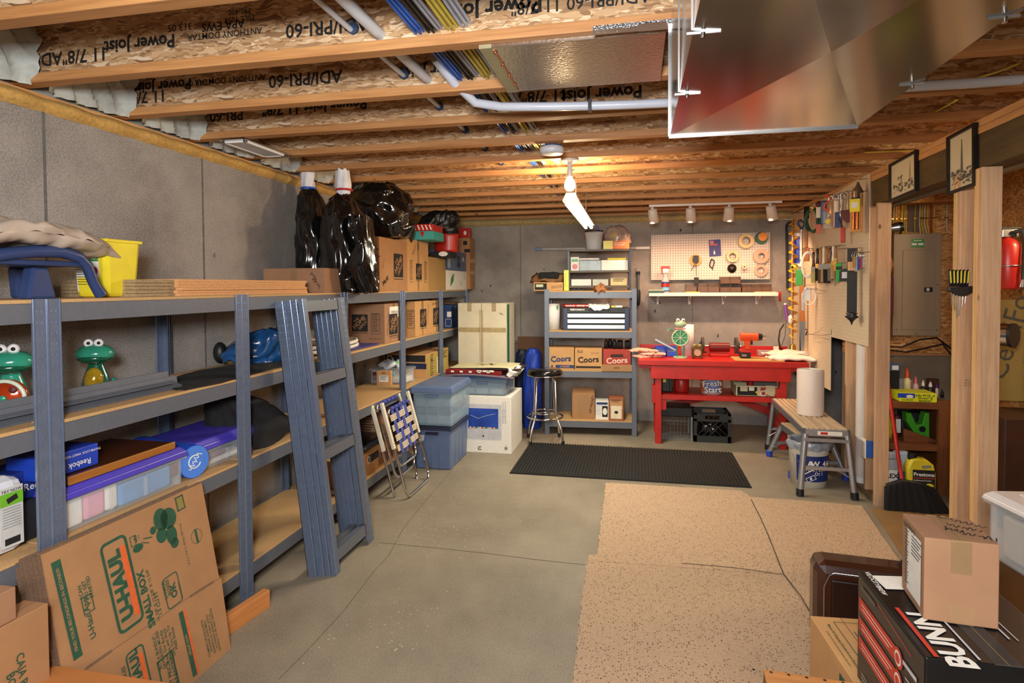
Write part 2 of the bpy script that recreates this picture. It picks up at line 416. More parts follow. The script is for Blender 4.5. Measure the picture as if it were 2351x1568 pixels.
# spray foam filling each rim bay at the left wall
for k in range(5, 20):
    y0, y1 = JY[k], JY[k+1]-.063
    def fn(u, v, y0=y0, y1=y1):
        z = 2.45+.31*v; n_ = .012*sin(u*23+v*17)+.01*sin(u*51+v*33+y0)
        return (XL-.02+.07+.10*(1-v)**2*0+.05*sin(pi*v)+n_+.16*max(0, abs(u-.5)*2-.75)*(1-v*.4), y0+(y1-y0)*u, z)
    f = M().grid(fn, 26, 14, FOAMW).build('spray_foam', ce); stuff(f)
# ------------------------------------------------------------------ stud wall on the right with its header beam
PWX = 1.706
tb = M().box(1.715, 1.835, -1.2, 4.93, 2.21, 2.385, TREAT).build('header_beam', bev=.004)
tag(tb, 'dark treated timber header beam carrying the pictures above the closet', 'beam')
for z, wd in ((2.386, .0), (2.424, .002)):
    o = M().box(1.712+wd, 1.83, -1.2, 4.95 if z < 2.4 else 7.25, z, z+.036, PINEY).build('top_plate', bev=.002)
    tag(o, 'lower pale top plate lying directly on the dark header beam' if z < 2.4 else 'upper pale top plate right under the joists along the right wall', 'lumber')
hb = M().box(1.86, 1.90, 2.6, 5.78, 2.2, 2.39, paint('weathered_plank', '#7c6a52', .8, 0, .15, 6, sc=(6, 1, 6))).build('inner_header')
tag(hb, 'greyish weathered header plank behind the dark treated beam', 'beam')
hb2 = M().box(1.835, 2.9, 5.6, 5.78, 2.3, 2.46, OSBW).build('blocking_panel'); tag(hb2, 'strand board blocking above the breaker panel wires', 'board')
def stud(name, label, x0, x1, y0, y1, z0, z1, mats=None, grp=None):
    o = M().box(x0, x1, y0, y1, z0, z1, mats or PINEZ).build(name, bev=.003); return tag(o, label, 'stud', grp)
z2 = 2.208
stud('wall_stud', 'single pine stud at the left side of the closet opening, pegboard edge on it', 1.697, 1.787, 4.765, 4.803, 0, z2)
stud('wall_stud', 'pine stud standing between the white vent pipe and the closet opening stud', 1.72, 1.80, 5.02, 5.058, .04, 2.4)
stud('wall_stud', 'pine stud left of the white vent pipe, under the pegboard corner', 1.72, 1.80, 5.47, 5.508, .04, 2.4)
bp = M().box(1.715, 1.805, 4.81, 7.28, 0, .038, wood('bottom_plate', '#6a5a3c', '#8c7850', 1)).build('bottom_plate'); tag(bp, 'greenish bottom plate under the stud wall behind the bucket', 'lumber')
pA = PX(2184, 800, 1.70); pB = PX(2247, 800, 1.70)
stud('post_stud', 'rear stud of the doubled post holding the screwdriver rack', 1.70, 1.79, pA.y-.036, pA.y, 0, z2, PALEZ)
stud('post_stud', 'front stud of the doubled post holding the screwdriver rack', 1.70, 1.79, pA.y-.078, pA.y-.04, 0, z2)
stud('post_stud', 'wide knotty pine stud right of the screwdriver rack, rear one', 1.70, 1.79, pB.y+.03, pB.y+.066, 0, z2, PALEZ)
stud('post_stud', 'widest foreground pine stud with knots, left of the fire extinguisher', 1.70, 1.79, pB.y-.01, pB.y+.028, 0, z2)
pm = M(); p = PX(2215, 850, 1.7)
for i, s in enumerate(('SPF 71', 'KD-HT', '2015 14')): pm.text(s, .011, TR(1.745, pA.y-.0795, 1.10-.014*i) @ RX(pi/2), INK)
pm.build('grade_stamp', bpy.data.objects['post_stud.001'])
# closet: strand board back wall, side returns
cb = struct(M().box(1.81, XR, 5.80, 5.86, 1.02, 2.46, OSBW).build('wall_closet'))
wallpart('wall_closet_base', 1.81, XR, 5.81, 5.86, 0, 1.02, paint('closet_dull_board', '#7d6d58', .9, 0, .1, 6))
wallpart('wall_closet_side', 2.74, 2.78, 5.0, 5.8, 0, 2.46, OSBW)
m = M().box(1.82, 2.74, 5.778, 5.80, 1.0, 1.02, PINE).build('trim_3'); struct(m)
# ------------------------------------------------------------------ duct
DX0, DX1, DY1, DZ = .104, .655, 2.006, 2.10
d = thing('supply_duct', 'large galvanised sheet metal duct hanging under the joists', 'duct', (DX0, 0, 0))
W = DX1-DX0; m = M()
yc = 1.22
def cross(y0, y1):
    c = (W/2, (y0+y1)/2, DZ-.016)
    V = [(0, y0, DZ), (W, y0, DZ), (W, y1, DZ), (0, y1, DZ), c]
    m.add(V, [(1, 0, 4), (2, 1, 4), (3, 2, 4), (0, 3, 4)], GALV)
cross(.62, DY1); cross(-.75, .60)
m.build('bottom_panel', d)
for x, s in ((0, -1), (W, 1)):
    mm = M()
    for y0, y1 in ((.62, DY1), (-.75, .60)):
        c = (x-s*.006, (y0+y1)/2, (DZ+ZJ)/2); V = [(x, y0, DZ), (x, y1, DZ), (x, y1, ZJ-.004), (x, y0, ZJ-.004), c]
        mm.add(V, [(0, 1, 4), (1, 2, 4), (2, 3, 4), (3, 0, 4)], GALV)
    mm.build('side_panel', d)
M().box(.001, W-.001, DY1-.004, DY1-.001, DZ, ZJ-.004, GALV).build('end_panel', d)
M().box(-.003, W+.003, DY1, DY1+.006, DZ-.006, DZ+.016, STEEL).box(-.006, .004, DY1-.002, DY1+.005, DZ, ZJ-.01, STEEL).build('end_flange', d)
M().box(-.004, W+.004, .600, .622, DZ-.008, DZ+.002, STEEL).build('drive_cleat', d)
for px, py in ((1610, 72), (1562, 214)):
    p = PZ(px, py, DZ); y = p.y
    M().box(-.004, 0, y-.004, y+.004, DZ+.002, ZJ-.006, STEEL).box(-.012, .05, y-.004, y+.0, DZ-.006, DZ-.001, STEEL).cyl((.018, y-.002, DZ-.014), (.018, y-.002, DZ-.004), .005, CHR, n=8).build('hanger_strap', d)
for px, py in ((2078, 192), (2296, 36)):
    p = PZ(px, py, DZ); y = p.y
    M().box(W-.04, W+.012, y-.004, y, DZ-.006, DZ-.001, STEEL).cyl((W-.012, y-.002, DZ-.014), (W-.012, y-.002, DZ-.004), .005, CHR, n=8).box(W, W+.012, y-.012, y+.012, DZ+.002, ZJ-.006, STEEL).build('hanger_strap', d)
# foil faced panning between two joists
FOIL = paint('foil_panning', '#c8beb0', .22, 1, .10, 90, .6)
d = thing('joist_bay_panning', 'shiny foil faced panel closing the joist bay left of the duct', 'foil panel', (0, 0, 0))
x0 = PZ(1180, 200, 2.452).x+.01
M().box(x0, DX0-.012, JY[9]-.03, JY[10]-.04, 2.447, 2.459, FOIL).build('foil_sheet', d)
M().box(x0-.045, x0, JY[9]-.035, JY[10]-.036, 2.445, 2.459, paint('panning_channel', '#a8a07c', .4, .4, .05, 20)).build('edge_channel', d)
m = M()
for i in range(4): m.ball((x0+.004, JY[9]+.01+i*.115, 2.4465), .008, paint('copper_nail', '#c07a50', .3, .9), 8)
m.box(x0+.0, x0+.008, JY[9]-.01, JY[10]-.06, 2.4445, 2.447, MATS['copper_nail'])
m.build('copper_edge', d)
ft = paint('foil_tape', '#c4c8cc', .2, 1, .12, 200, .8)
M().box(-.14, .12, JY[9]-.1, JY[9]-.062, 2.4455, 2.46, ft).box(DX0-.10, DX0-.01, JY[9]-.12, JY[9]-.06, 2.4448, 2.4456, ft).build('foil_tape', d)
# return register plate on the joist bottoms
d = thing('ceiling_register', 'white rectangular air register screwed under the joists near the left wall', 'vent', (0, 0, 0))
a = PZ(510, 326, 2.445); b = PZ(650, 357, 2.445); x0 = PZ(562, 322, 2.445).x
xl, xr = a.x, PZ(562, 322, 2.445).x; y0, y1 = a.y, b.y
xl2 = a.x
M().box(xl, xr, y0, y0+.018, 2.437, 2.449, WHT).box(xl, xr, y1-.018, y1, 2.437, 2.449, WHT).box(xl, xl+.018, y0, y1, 2.437, 2.449, WHT).box(xr-.018, xr, y0, y1, 2.437, 2.449, WHT).build('frame', d, bev=.002)
for i in range(9):
    t = xl+.03+i*(xr-xl-.06)/8
    M().box(t-.006, t+.006, y0+.018, y1-.018, 2.440, 2.446, paint('register_slat', '#c9cbd2', .4, .1)).build('slat', d)
M().box(xl-.01, xr+.01, y0-.02, y1+.06, 2.4495, 2.4595, GALV).build('sheet_metal_boot', d)
# ------------------------------------------------------------------ pipes and cables through the joists
def run(name, label, cat, hx, hy, r, mat, k=0, y0=-.9, y1=6.9, n=8, dx=0, slope=0., extra=None, grp=None):
    p = PY(hx, hy, JY[k+9]-.04); p.z = min(2.68, max(2.53, p.z))
    m = M()
    if n == 0: pass
    for ox, oz in (extra or ((0, 0),)):
        pts = [];
        yy = y0
        while yy <= y1: pts.append((p.x+ox+slope*(yy-p.y)+.006*sin(yy*3+ox*90), yy, p.z+oz+.006*sin(yy*2.1+oz*70))); yy += .12
        m.tube(pts, r, mat, 7)
    return tag(m.build(name), label, cat, grp)
PVC = paint('white_pvc', '#cfd0d2', .35, 0, .04, 12)
o = run('water_pipe', 'thin white pipe with blue-grey sleeves through the joists, leftmost of the runs', 'pipe', 808, 66, .011, PVC, extra=((0, 0),))
zc = sum(v.co.z for v in o.data.vertices)/len(o.data.vertices); xc = o.data.vertices[0].co.x
for k in range(0, 6): M().cyl((xc, JY[k+9]-.05, zc), (xc, JY[k+9]-.03, zc), .022, paint('pipe_sleeve', '#30405c', .5), n=12).build('pipe_sleeve', o)
run('vacuum_pipe', 'thicker white plastic pipe beside the thin one in the joist bays', 'pipe', 872, 75, .022, PVC, y1=2.6)
B5 = [(.011*cos(a), .011*sin(a)) for a in (0, 1.3, 2.6, 3.9, 5.1)]
run('cable_bundle', 'bundle of blue data cables running through the joists', 'cables', 962, 72, .0055, paint('blue_cable', '#2f62b8', .4), extra=B5)
run('cable_bundle', 'bundle of black coaxial cables beside the blue cables', 'cables', 992, 70, .0055, BLK, extra=B5)
run('cable_bundle', 'single light grey cable next to the black coaxial bundle', 'cables', 1006, 66, .006, paint('grey_cable', '#9a9ca4', .45), extra=((0, 0), (.008, .006)))
run('cable_bundle', 'bundle of yellow house wiring cables through the joists', 'cables', 1038, 58, .006, paint('yellow_cable', '#c8b44a', .5), extra=[(a*1.2, b*1.3) for a, b in B5])
run('cable_bundle', 'bundle of pale grey house wiring cables right of the yellow ones', 'cables', 1068, 50, .006, paint('pale_cable', '#a9adb8', .5), extra=[(a*1.2, b*1.3) for a, b in B5])
for hx, lb in ((1322, 'grey water pipe crossing the joist bays above the bulb, left one'), (1428, 'grey water pipe crossing the joist bays left of the duct end, right one')):
    p = PY(hx, 215, JY[11]-.04)
    o = M().tube([(p.x, .7, 2.60), (p.x, 6.9, 2.60)], .013, paint('grey_pipe', '#8e8a84', .4, .3), 10).build('water_pipe'); tag(o, lb, 'pipe')
# bent translucent tube hung under the joists
PEXM = paint('translucent_tube', '#c2c6d2', .22, 0, .04, 10, coat=.3)
zt = 2.435
pts = [(*(PZ(x, y, zt).xy), z) for x, y, z in ((1000, 205, 2.56), (1040, 222, 2.50), (1090, 238, 2.44), (1150, 245, zt), (1250, 245, zt), (1355, 243, zt), (1450, 240, zt), (1560, 235, zt), (1800, 222, zt), (2080, 200, zt), (2200, 193, zt), (2345, 183, zt))]
o = M().tube(pts, .02, PEXM, 12).build('drain_tube'); tag(o, 'long translucent white tube running across under the joists behind the duct', 'tube')
p = PZ(1355, 243, zt); M().box(p.x-.008, p.x+.008, p.y-.024, p.y+.024, zt-.024, 2.459, BLK).build('clip', o)
YC = MATS['yellow_cable']
for i, (pts, lb) in enumerate(((((2120, 345), (1990, 350), (1960, 358)), 'yellow cable stub between joists near the beam, lowest one'), (((2200, 228), (2160, 250), (2110, 275)), 'yellow cable hanging in the bay right of the duct, middle one'), (((2340, 145), (2290, 165), (2240, 180)), 'yellow cable in the bay right of the duct, nearest one'))):
    q = [PZ(x, y, 2.5) for x, y in pts]; o = M().tube(q, .005, YC, 6).build('yellow_cable'); tag(o, lb, 'cable')
# ------------------------------------------------------------------ lamps and ceiling fixtures
EMW = paint('bulb_glow', '#ffe2b0', .3, 0, 0, 5, emit=14); EMT = paint('tube_glow', '#fff4d8', .3, 0, 0, 5, emit=9)
PORC = paint('porcelain', '#d2cac4', .3, 0, .03, 10)
def bulb(x, y, zt, label):
    d = thing('ceiling_bulb', label, 'lamp', (x, y, zt))
    M().lathe([(0, 0), (.058, 0), (.06, -.006), (.05, -.014), (.03, -.02), (.02, -.03), (.0, -.03)], PORC, 24).build('ceiling_plate', d)
    M().cyl((0, 0, -.028), (0, 0, -.075), .017, PORC).cyl((0, 0, -.07), (0, 0, -.115), .02, PORC, .016).box(.012, .03, -.004, .004, -.075, -.068, CHR).build('socket', d)
    M().lathe([(.014, -.112), (.02, -.125), (.03, -.142), (.036, -.165), (.034, -.188), (.022, -.206), (0, -.212)], EMW, 20).build('glass_bulb', d)
    return d
pb = PY(1308, 370, 3.98)
bulb(pb.x, 3.98, 2.458, 'lit bare bulb on a white porcelain socket under the joists')
bulb(2.75, 3.9, 2.42, 'lit bare bulb at the far right edge beyond the posts')
d = thing('smoke_detector', 'round white smoke detector under the joist above the bulb', 'detector', (*PZ(1267, 342, 2.44).xy, 2.457))
M().cyl((0, 0, 0), (0, 0, -.012), .066, paint('blue_box', '#24406e', .5), n=24).build('mounting_box', d)
M().lathe([(0, -.008), (.07, -.008), (.074, -.03), (.066, -.046), (.045, -.05), (0, -.05)], paint('detector_white', '#d4d6da', .4), 28).build('cover', d)
# tube fixture on chains
a = PZ(1318, 470, 2.2); b = PZ(1352, 520, 2.2)
d = thing('tube_fixture', 'lit two-tube fluorescent shop light hanging on chains', 'lamp', (a.x, 4.06, 2.2))
L = 1.72; yw = atan2(-(b.x-a.x-.0), L); d.rotation_euler = (0, 0, yw*.6)
M().prism([(-.03, .05), (.03, .05), (.055, .0), (.055, -.004), (-.055, -.004), (-.055, 0)], 0, L, 1, WHT).build('housing', d)
for s in (-1, 1):
    M().cyl((s*.026, .02, -.022), (s*.026, L-.02, -.022), .0145, EMT, n=14).build('tube', d)
    for y in (.0, L-.03): M().box(s*.026-.012, s*.026+.012, y, y+.03, -.03, 0, WHT).build('lamp_holder', d)
for y in (.396, 1.363):
    M().tube([(0, y, .05), (0, y, .262)], .003, STEEL, 6).build('chain', d)
# track with four cylinder spots
ty = 6.42; p0 = PY(1490, 474, ty); p1 = PY(1795, 474, ty)
o = M().box(p0.x, p1.x, ty-.018, ty+.018, ZJ-.022, ZJ-.002, WHT).build('light_track'); tag(o, 'white lighting track under the last joists above the workbench', 'light track')
CONE = paint('spot_cylinder', '#d8cec4', .45, 0, .03, 8); INN = paint('spot_inner', '#f0d8b8', .4, 0, 0, 5, emit=.8)
sp = None
for i, (px, tx) in enumerate(((1497, .35), (1585, .65), (1675, .95), (1768, 1.25))):
    x = PY(px, 480, ty).x
    d = thing('track_spot', ('leftmost white cylinder spot on the lighting track', 'second white cylinder spot from the left on the track', 'third white cylinder spot from the left on the track', 'rightmost white cylinder spot, tilted, on the track')[i], 'spotlight', (x, ty, ZJ-.022), (radians(16), radians((-8, -4, 2, -14)[i]), 0), 'track spots')
    M().cyl((0, 0, 0), (0, 0, -.02), .014, CONE).build('swivel', d)
    M().lathe([(0, -.018), (.034, -.018), (.038, -.03), (.042, -.135), (.036, -.135), (.034, -.05), (0, -.05)], CONE, 22).build('shade', d)
    d.scale = (1.25, 1.25, 1.25)
    lamp('spot_light', 'SPOT', (x, ty-.01, 2.27), 34, (1, .60, .36), .03, ((.25, .6, 1.0, 1.4)[i], 7.2, .75), spot=radians(125), blend=.6)
# ------------------------------------------------------------------ carpet remnants and rubber mat
def carpet(name, base, speck, sc=1.):
    m, n, l, b, tc = nodes(name, .95)
    t = noise(n, l, tc.outputs['Object'], 170*sc, 2, .6); v = noise(n, l, tc.outputs['Object'], 88*sc, 0, .5, None, 'ShaderNodeTexVoronoi')
    o = ramp(n, l, t.outputs[0], [(.3, [x*.72 for x in c4(base)[:3]]), (.7, base)])
    sp_ = n.new('ShaderNodeSeparateColor'); l.new(v.outputs['Color'], sp_.inputs[0])
    mk = n.new('ShaderNodeMath'); mk.operation = 'LESS_THAN'; l.new(v.outputs['Distance'], mk.inputs[0]); mk.inputs[1].default_value = .30
    mk2 = n.new('ShaderNodeMath'); mk2.operation = 'LESS_THAN'; l.new(sp_.outputs[0], mk2.inputs[0]); mk2.inputs[1].default_value = .40
    mm = n.new('ShaderNodeMath'); mm.operation = 'MULTIPLY'; l.new(mk.outputs[0], mm.inputs[0]); l.new(mk2.outputs[0], mm.inputs[1])
    o = mixc(n, l, mm.outputs[0], o, speck); l.new(o, b.inputs['Base Color']); bump(n, l, b, t.outputs[0], .9, .004)
    return m
CARP = carpet('berber_carpet', '#c9ab8c', '#5f4a3c')
def rug(label, pts, h=.009, frz=None):
    P = [PZ(x, y) for x, y in pts]; Q = []
    n = len(P)
    for i in range(n):
        a, b = P[i], P[(i+1) % n]; L = (b-a).length; k = max(1, int(L/.02)) if frz and i in frz else 1
        for j in range(k):
            q = a.lerp(b, j/k)
            if frz and i in frz and j: q.x += random.uniform(-.006, .006); q.y += random.uniform(-.004, .004)
            Q.append((q.x, q.y))
    o = M().prism(Q, .0, h, 2, CARP).build('carpet_piece'); return tag(o, label, 'carpet')
rug('rear left piece of speckled beige carpet touching the black mat', [(1391, 1110), (1371, 1276), (1351, 1277), (1350, 1290), (1798, 1322), (1724, 1150), (1703, 1129)], frz=(0, 1))
rug('front left piece of speckled beige carpet reaching the foreground boxes', [(1349, 1291), (1338, 1360), (1325, 1480), (1306, 1640), (1520, 1900), (2100, 1900), (1900, 1500), (1868, 1425), (1799, 1324)], frz=(0, 1, 2))
rug('right piece of speckled beige carpet beside the step platform', [(1708, 1130), (1801, 1323), (1870, 1425), (1902, 1500), (2100, 1895), (2330, 1800), (2225, 1500), (2065, 1290), (1978, 1163), (1850, 1152), (1722, 1143)], h=.0085)
SEA = paint('carpet_seam_line', '#54463c', .95, 0, .4, 60)  # dark line of the narrow gaps between carpet pieces
cp = bpy.data.objects['carpet_piece.002']
strip([PZ(*p) for p in ((1724, 1149), (1745, 1190), (1762, 1228), (1799, 1322), (1838, 1372), (1868, 1424))], .007, SEA, .0108).build('carpet_seam', cp)
strip([PZ(*p) for p in ((1565, 1297), (1640, 1303), (1700, 1309), (1797, 1323))], .006, SEA, .0108).build('carpet_seam', cp)
LAM = paint('tan_floor_beyond', '#8a6a44', .6, 0, .12, 5)
o = M().prism([tuple(PZ(x, y).xy) for x, y in ((2000, 1168), (2350, 1700), (2800, 1700), (2500, 1168))], .0, .004, 2, LAM).build('floor_covering'); tag(o, 'tan sheet flooring beside the carpet at the right posts', 'floor covering')
# rubber mat with raised ribs
mx0, mx1, my0, my1 = -1.078, .897, 5.012, 6.035
d = thing('rubber_mat', 'black ribbed rubber floor mat in front of the workbench', 'mat', (mx0, my0, 0))
LW, LD = mx1-mx0, my1-my0
M().box(0, LW, 0, LD, 0, .006, RUB).build('mat_base', d)
RUB2 = paint('mat_rib_rubber', '#1a1916', .7, 0, .25, 30)
m = M(); k = int(LW/.028)
for i in range(k):
    x = .012+i*(LW-.02)/k
    for j in range(2): pass
    m.box(x, x+.012, .006, LD-.004+(.006 if i % 4 == 0 else 0), .005, .014, RUB2)
for j in range(18): m.box(0, LW, .01+j*LD/18, .022+j*LD/18, .005, .010, RUB2)
stuff(m.build('ribs', d))
# ------------------------------------------------------------------ shelving racks
from mathutils import noise as mn
XF = -1.976
LV = (1.57, 1.145, .72, .17)
L1, L2, L3, L4 = [z+.013 for z in LV]
TAB = paint('steel_tab', '#8c9ab4', .22, .6, .05, 30)
LIP = paint('rolled_steel_lip', '#8496b4', .18, .6, .04, 30)
def upright_mesh(h, sy, sx, holes=True, w_=.046, t=.0022, d=.034):
    """angle post; sy = side the wide face extends to, sx = side the return goes to"""
    m = M(); y0, y1 = sorted((0, sy*w_)); x0, x1 = sorted((0, sx*t))
    m.box(x0, x1, y0, y1, 0, h, BLUEM)
    a, b = sorted((0, sx*d)); c, e = sorted((0, sy*t)); m.box(a, b, c, e, 0, h, BLUEM)
    ye = sy*w_; c, e = sorted((ye, ye-sy*t)); a, b = sorted((-sx*.003, sx*.009)); m.box(a, b, c, e, 0, h, BLUEM)
    m.box(*sorted((sx*d, sx*(d-.002))), *sorted((0, sy*.008)), 0, h, BLUEM)
    m.cyl((0, 0, 0), (0, 0, h), .0028, LIP, n=8).cyl((0, ye, 0), (0, ye, h), .0028, LIP, n=8)
    if holes:
        for i in range(int(h/.038)):
            z = .02+i*.038
            for yy in (.33, .7): 
                yc = sy*w_*yy
                m.box(*sorted((-sx*.003, 0)), yc-.0022, yc+.0022, z, z+.005, TAB)
            m.box(*sorted((sx*d*.5-.0025, sx*d*.5+.0025)), *sorted((-sy*.003, 0)), z, z+.005, TAB)
    return m.mesh('upright')
HU = 1.585
UPM = {(sy, sx): upright_mesh(HU, sy, sx) for sy in (1, -1) for sx in (1, -1)}
def beam_mesh(L, axis='y', h=.066):
    m = M(); pr = [(0, -h), (.004, -h), (.004, -.012), (.012, -.008), (.012, 0), (-.010, 0), (-.010, -.018), (0, -.022)]
    pr = [(-.0, -h), (-.0, -.0), (-.022, 0), (-.022, -.010), (-.003, -.012), (-.003, -h+.004), (-.018, -h+.004), (-.018, -h)]
    m.prism(pr, .004, L-.004, 1, GREYM); return m.mesh('beam')
def rack(label, y0, y1, x0=XF, dep=.475, levels=LV, rz=0., h=HU, loc=None):
    d = thing('storage_rack', label, 'shelving', loc or (x0, y0, 0), rz); L = y1-y0
    for y, sy in ((.002, 1), (L-.002, -1)):
        for x, sx in ((0, -1), (-dep, 1)):
            put('upright', UPM[(sy, sx)], d, (x, y, 0))
    bm_ = beam_mesh(L); 
    for z in levels:
        put('beam', bm_, d, (-.003, 0, z)); put('beam', bm_, d, (-dep+.003, L, z), pi)
        for y in (.012, L-.012): M().box(-dep+.02, -.02, y-.003, y+.003, z-.04, z-.01, GREYM).build('side_beam', d)
        M().box(-dep+.006, -.006, .006, L-.006, z+.001, z+.013, BOARD).build('shelf_board', d)
    return d
YS = [.62, 1.675, 2.71, 3.80, 4.85, 5.88, 6.85]
LBL = ('grey steel shelving bay at the left picture edge, nearest the camera', 'second shelving bay from the left, holding the green frog and violet-lidded bins',
       'shelving bay behind the leaning loose uprights', 'shelving bay holding the single printed moving carton on its second shelf',
       'shelving bay holding the pair of printed moving cartons', 'last shelving bay of the left row, behind the tall white carton')
for i in range(6): rack(LBL[i], YS[i], YS[i+1])
# unit against the back wall: same parts, turned to face the room
bx0, by0 = -.985, 6.429; ang = atan2(.068, .979)
def lvlY(py, px=1350): return PY(px, py, by0+.035).z
LG = (1.553, lvlY(762), lvlY(853), lvlY(968))
gr = rack('freestanding grey steel shelf unit against the back wall behind the stool', 0, .985, loc=(bx0, by0, 0), rz=ang-pi/2, dep=.45, levels=LG)
# the rack builder faces +x, so turn it: local y runs along world x
gr.rotation_euler = (0, 0, ang-pi/2); gr.scale = (1, 1, 1)
def G(u, v, z=0):
    """point in the unit's frame: u along its front from the left post, v into depth"""
    return Vector((bx0+cos(ang)*u-sin(ang)*v, by0+sin(ang)*u+cos(ang)*v, z))
gr.location = (bx0, by0, 0)
gm = {}
for o in gr.children:
    if o.name.startswith('upright'):
        if o.data.name not in gm: gm[o.data.name] = o.data.copy(); gm[o.data.name].materials[0] = GREYM
        o.data = gm[o.data.name]

# ------------------------------------------------------------------ prints on boxes
def prints(d, dims, items, name='printing', e=.0016):
    m = M(); e0 = e
    for qi, it in enumerate(items):
        e = e0*(1+.22*qi)
        k, f, u, v = it[:4]; w_, dd, h = dims
        fw_ = dd if f in 'LR' else w_; fh = dd if f == 'T' else h
        rot = 0
        if k == 't': _, _, _, _, s, size, mt = it[:7]; rot = it[7] if len(it) > 7 else 0; b = it[8] if len(it) > 8 else 0
        if k == 't': m.text(s, size, face(dims, f, u*fw_, v*fh, rot, e*1.6), mt, b)
        elif k == 'r': m.rect(it[4], it[5], it[6], face(dims, f, u*fw_, v*fh, it[7] if len(it) > 7 else 0, e))
        elif k == 'q': m.rect(it[4], it[5], it[6], face(dims, f, u*fw_, v*fh, it[7] if len(it) > 7 else 0, e*.6))
        elif k == 'f': m.frame(it[4], it[5], it[6], it[7], face(dims, f, u*fw_, v*fh, it[8] if len(it) > 8 else 0, e*1.3))
        elif k == 'd': m.disc(it[4], it[5], face(dims, f, u*fw_, v*fh, 0, e*1.2), 18, it[6] if len(it) > 6 else 1)
        elif k == 'p': m.poly(it[4], it[5], face(dims, f, u*fw_, v*fh, it[6] if len(it) > 6 else 0, e*1.5))
        elif k == 'l':
            n_, W_, gap, mt = it[4:8]; rr = it[8] if len(it) > 8 else 0
            for i in range(n_): m.rect(W_*(1-.25*((i*7) % 3)/2), gap*.3, mt, face(dims, f, u*fw_, v*fh, rr, e*1.3) @ TR(-W_*.125*((i*7) % 3)/2, (n_/2-i)*gap, 0))
        elif k == 'hd':
            s = it[4]; T = face(dims, f, u*fw_, v*fh, 0, e); m.rect(s*it[5], s, INK, T)
            T2 = face(dims, f, u*fw_, v*fh, 0, e*1.8) @ Matrix.Diagonal((it[5], 1, 1, 1)) @ RZ(radians(42))
            m.text('THE', s*.20, T2 @ TR(-.05*s, .27*s, 0), KRAFT, .02); m.text('HOME', s*.34, T2 @ TR(0, .03*s, 0), KRAFT, .03); m.text('DEPOT', s*.22, T2 @ TR(.05*s, -.24*s, 0), KRAFT, .02)
            m.rect(s*it[5], s*.03, INK, T @ TR(0, -s*.58, 0))
        elif k == 'sc':   # handwriting: short pen strokes
            n_, W_, H_, mt = it[4:8]; T = face(dims, f, u*fw_, v*fh, it[8] if len(it) > 8 else 0, e*1.5); rnd = random.Random(n_*13+int(W_*1000))
            pts = []
            for i in range(n_*4+1): pts.append((-W_/2+W_*i/(n_*4), H_*.5*sin(i*1.9+rnd.random()*1.5)*rnd.uniform(.4, 1)))
            for i in range(len(pts)-1):
                if i % 9 == 8: continue
                a, b = Vector(pts[i]), Vector(pts[i+1]); t = (b-a).normalized()*H_*.05; q = Vector((-t.y, t.x))
                m.poly([a-q, b-q, b+q, a+q], mt, T)
    return m.build(name, d)
def carton(label, b6, mat=None, items=(), tape='', name='cardboard_box', rz=0, grp=None, flaps=True, cat='box', bev=.003, tilt=None):
    mat = mat or KRAFT; x0, x1, y0, y1, z0, z1 = b6; w_, dd, h = x1-x0, y1-y0, z1-z0
    d = thing(name, label, cat, ((x0+x1)/2, (y0+y1)/2, z0), rz if tilt is None else tilt, grp)
    M().box(-w_/2, w_/2, -dd/2, dd/2, 0, h, mat).build('carton_body', d, bev=bev)
    if flaps:
        m = M(); e = .0012
        along_x = w_ >= dd
        if 'y' in tape: along_x = False
        if 'x' in tape: along_x = True
        s = M()
        if along_x: s.box(-w_/2+.002, w_/2-.002, -.0012, .0012, h-.002, h+.0006, CUTK)
        else: s.box(-.0012, .0012, -dd/2+.002, dd/2-.002, h-.002, h+.0006, CUTK)
        s.build('flap_seam', d)
        if 't' in tape:
            if along_x: m.box(-w_/2-e, w_/2+e, -.024, .024, h-.001, h+e, TAPEC).box(w_/2, w_/2+e, -.024, .024, h-.09, h+e, TAPEC).box(-w_/2-e, -w_/2, -.024, .024, h-.09, h+e, TAPEC)
            else: m.box(-.024, .024, -dd/2-e, dd/2+e, h-.001, h+e, TAPEC).box(-.024, .024, -dd/2-e, -dd/2, h-.09, h+e, TAPEC).box(-.024, .024, dd/2, dd/2+e, h-.09, h+e, TAPEC)
            if 'v' in tape: m.box(w_/2, w_/2+e, -.024, .024, 0, h, TAPEC)
            m.build('packing_tape', d)
    if items: prints(d, (w_, dd, h), items)
    return d
def loft(rows, mat, n=40, amp=.03, fr=6., seed=0, closed=True, folds=0, famp=.0):
    """rows (x, y, z, rx, ry): rings of a soft skin with creases"""
    m = M(); V = []; N = len(rows)
    for k, (x, y, z, rx, ry) in enumerate(rows):
        for i in range(n):
            t = 2*pi*i/n
            q = Vector((cos(t)*1.3+seed, sin(t)*1.3+seed*.7, z*fr*.35))
            f = 1+amp*mn.noise(q*fr*.5)*2+amp*.6*abs(mn.noise(q*fr*1.3))+famp*sin(folds*t+seed+2*sin(k*.5))
            V.append((x+rx*f*cos(t), y+ry*f*sin(t), z+amp*.25*mn.noise(q*3)))
    Fc = [(k*n+i, k*n+(i+1) % n, (k+1)*n+(i+1) % n, (k+1)*n+i) for k in range(N-1) for i in range(n)]
    m.add(V, Fc, mat, True)
    if closed: m.add(V, [tuple(range(n))[::-1], tuple(range((N-1)*n, N*n))], mat, True)
    return m
def smooth_rows(keys, k=5):
    out = []
    for i in range(len(keys)-1):
        for j in range(k):
            t = j/k; t = t*t*(3-2*t)*.5+t*.5; out.append(tuple(a+(b-a)*t for a, b in zip(keys[i], keys[i+1])))
    return out+[keys[-1]]

MAR = paint('maroon_card', '#5c1f24', .6, 0, .1, 8)
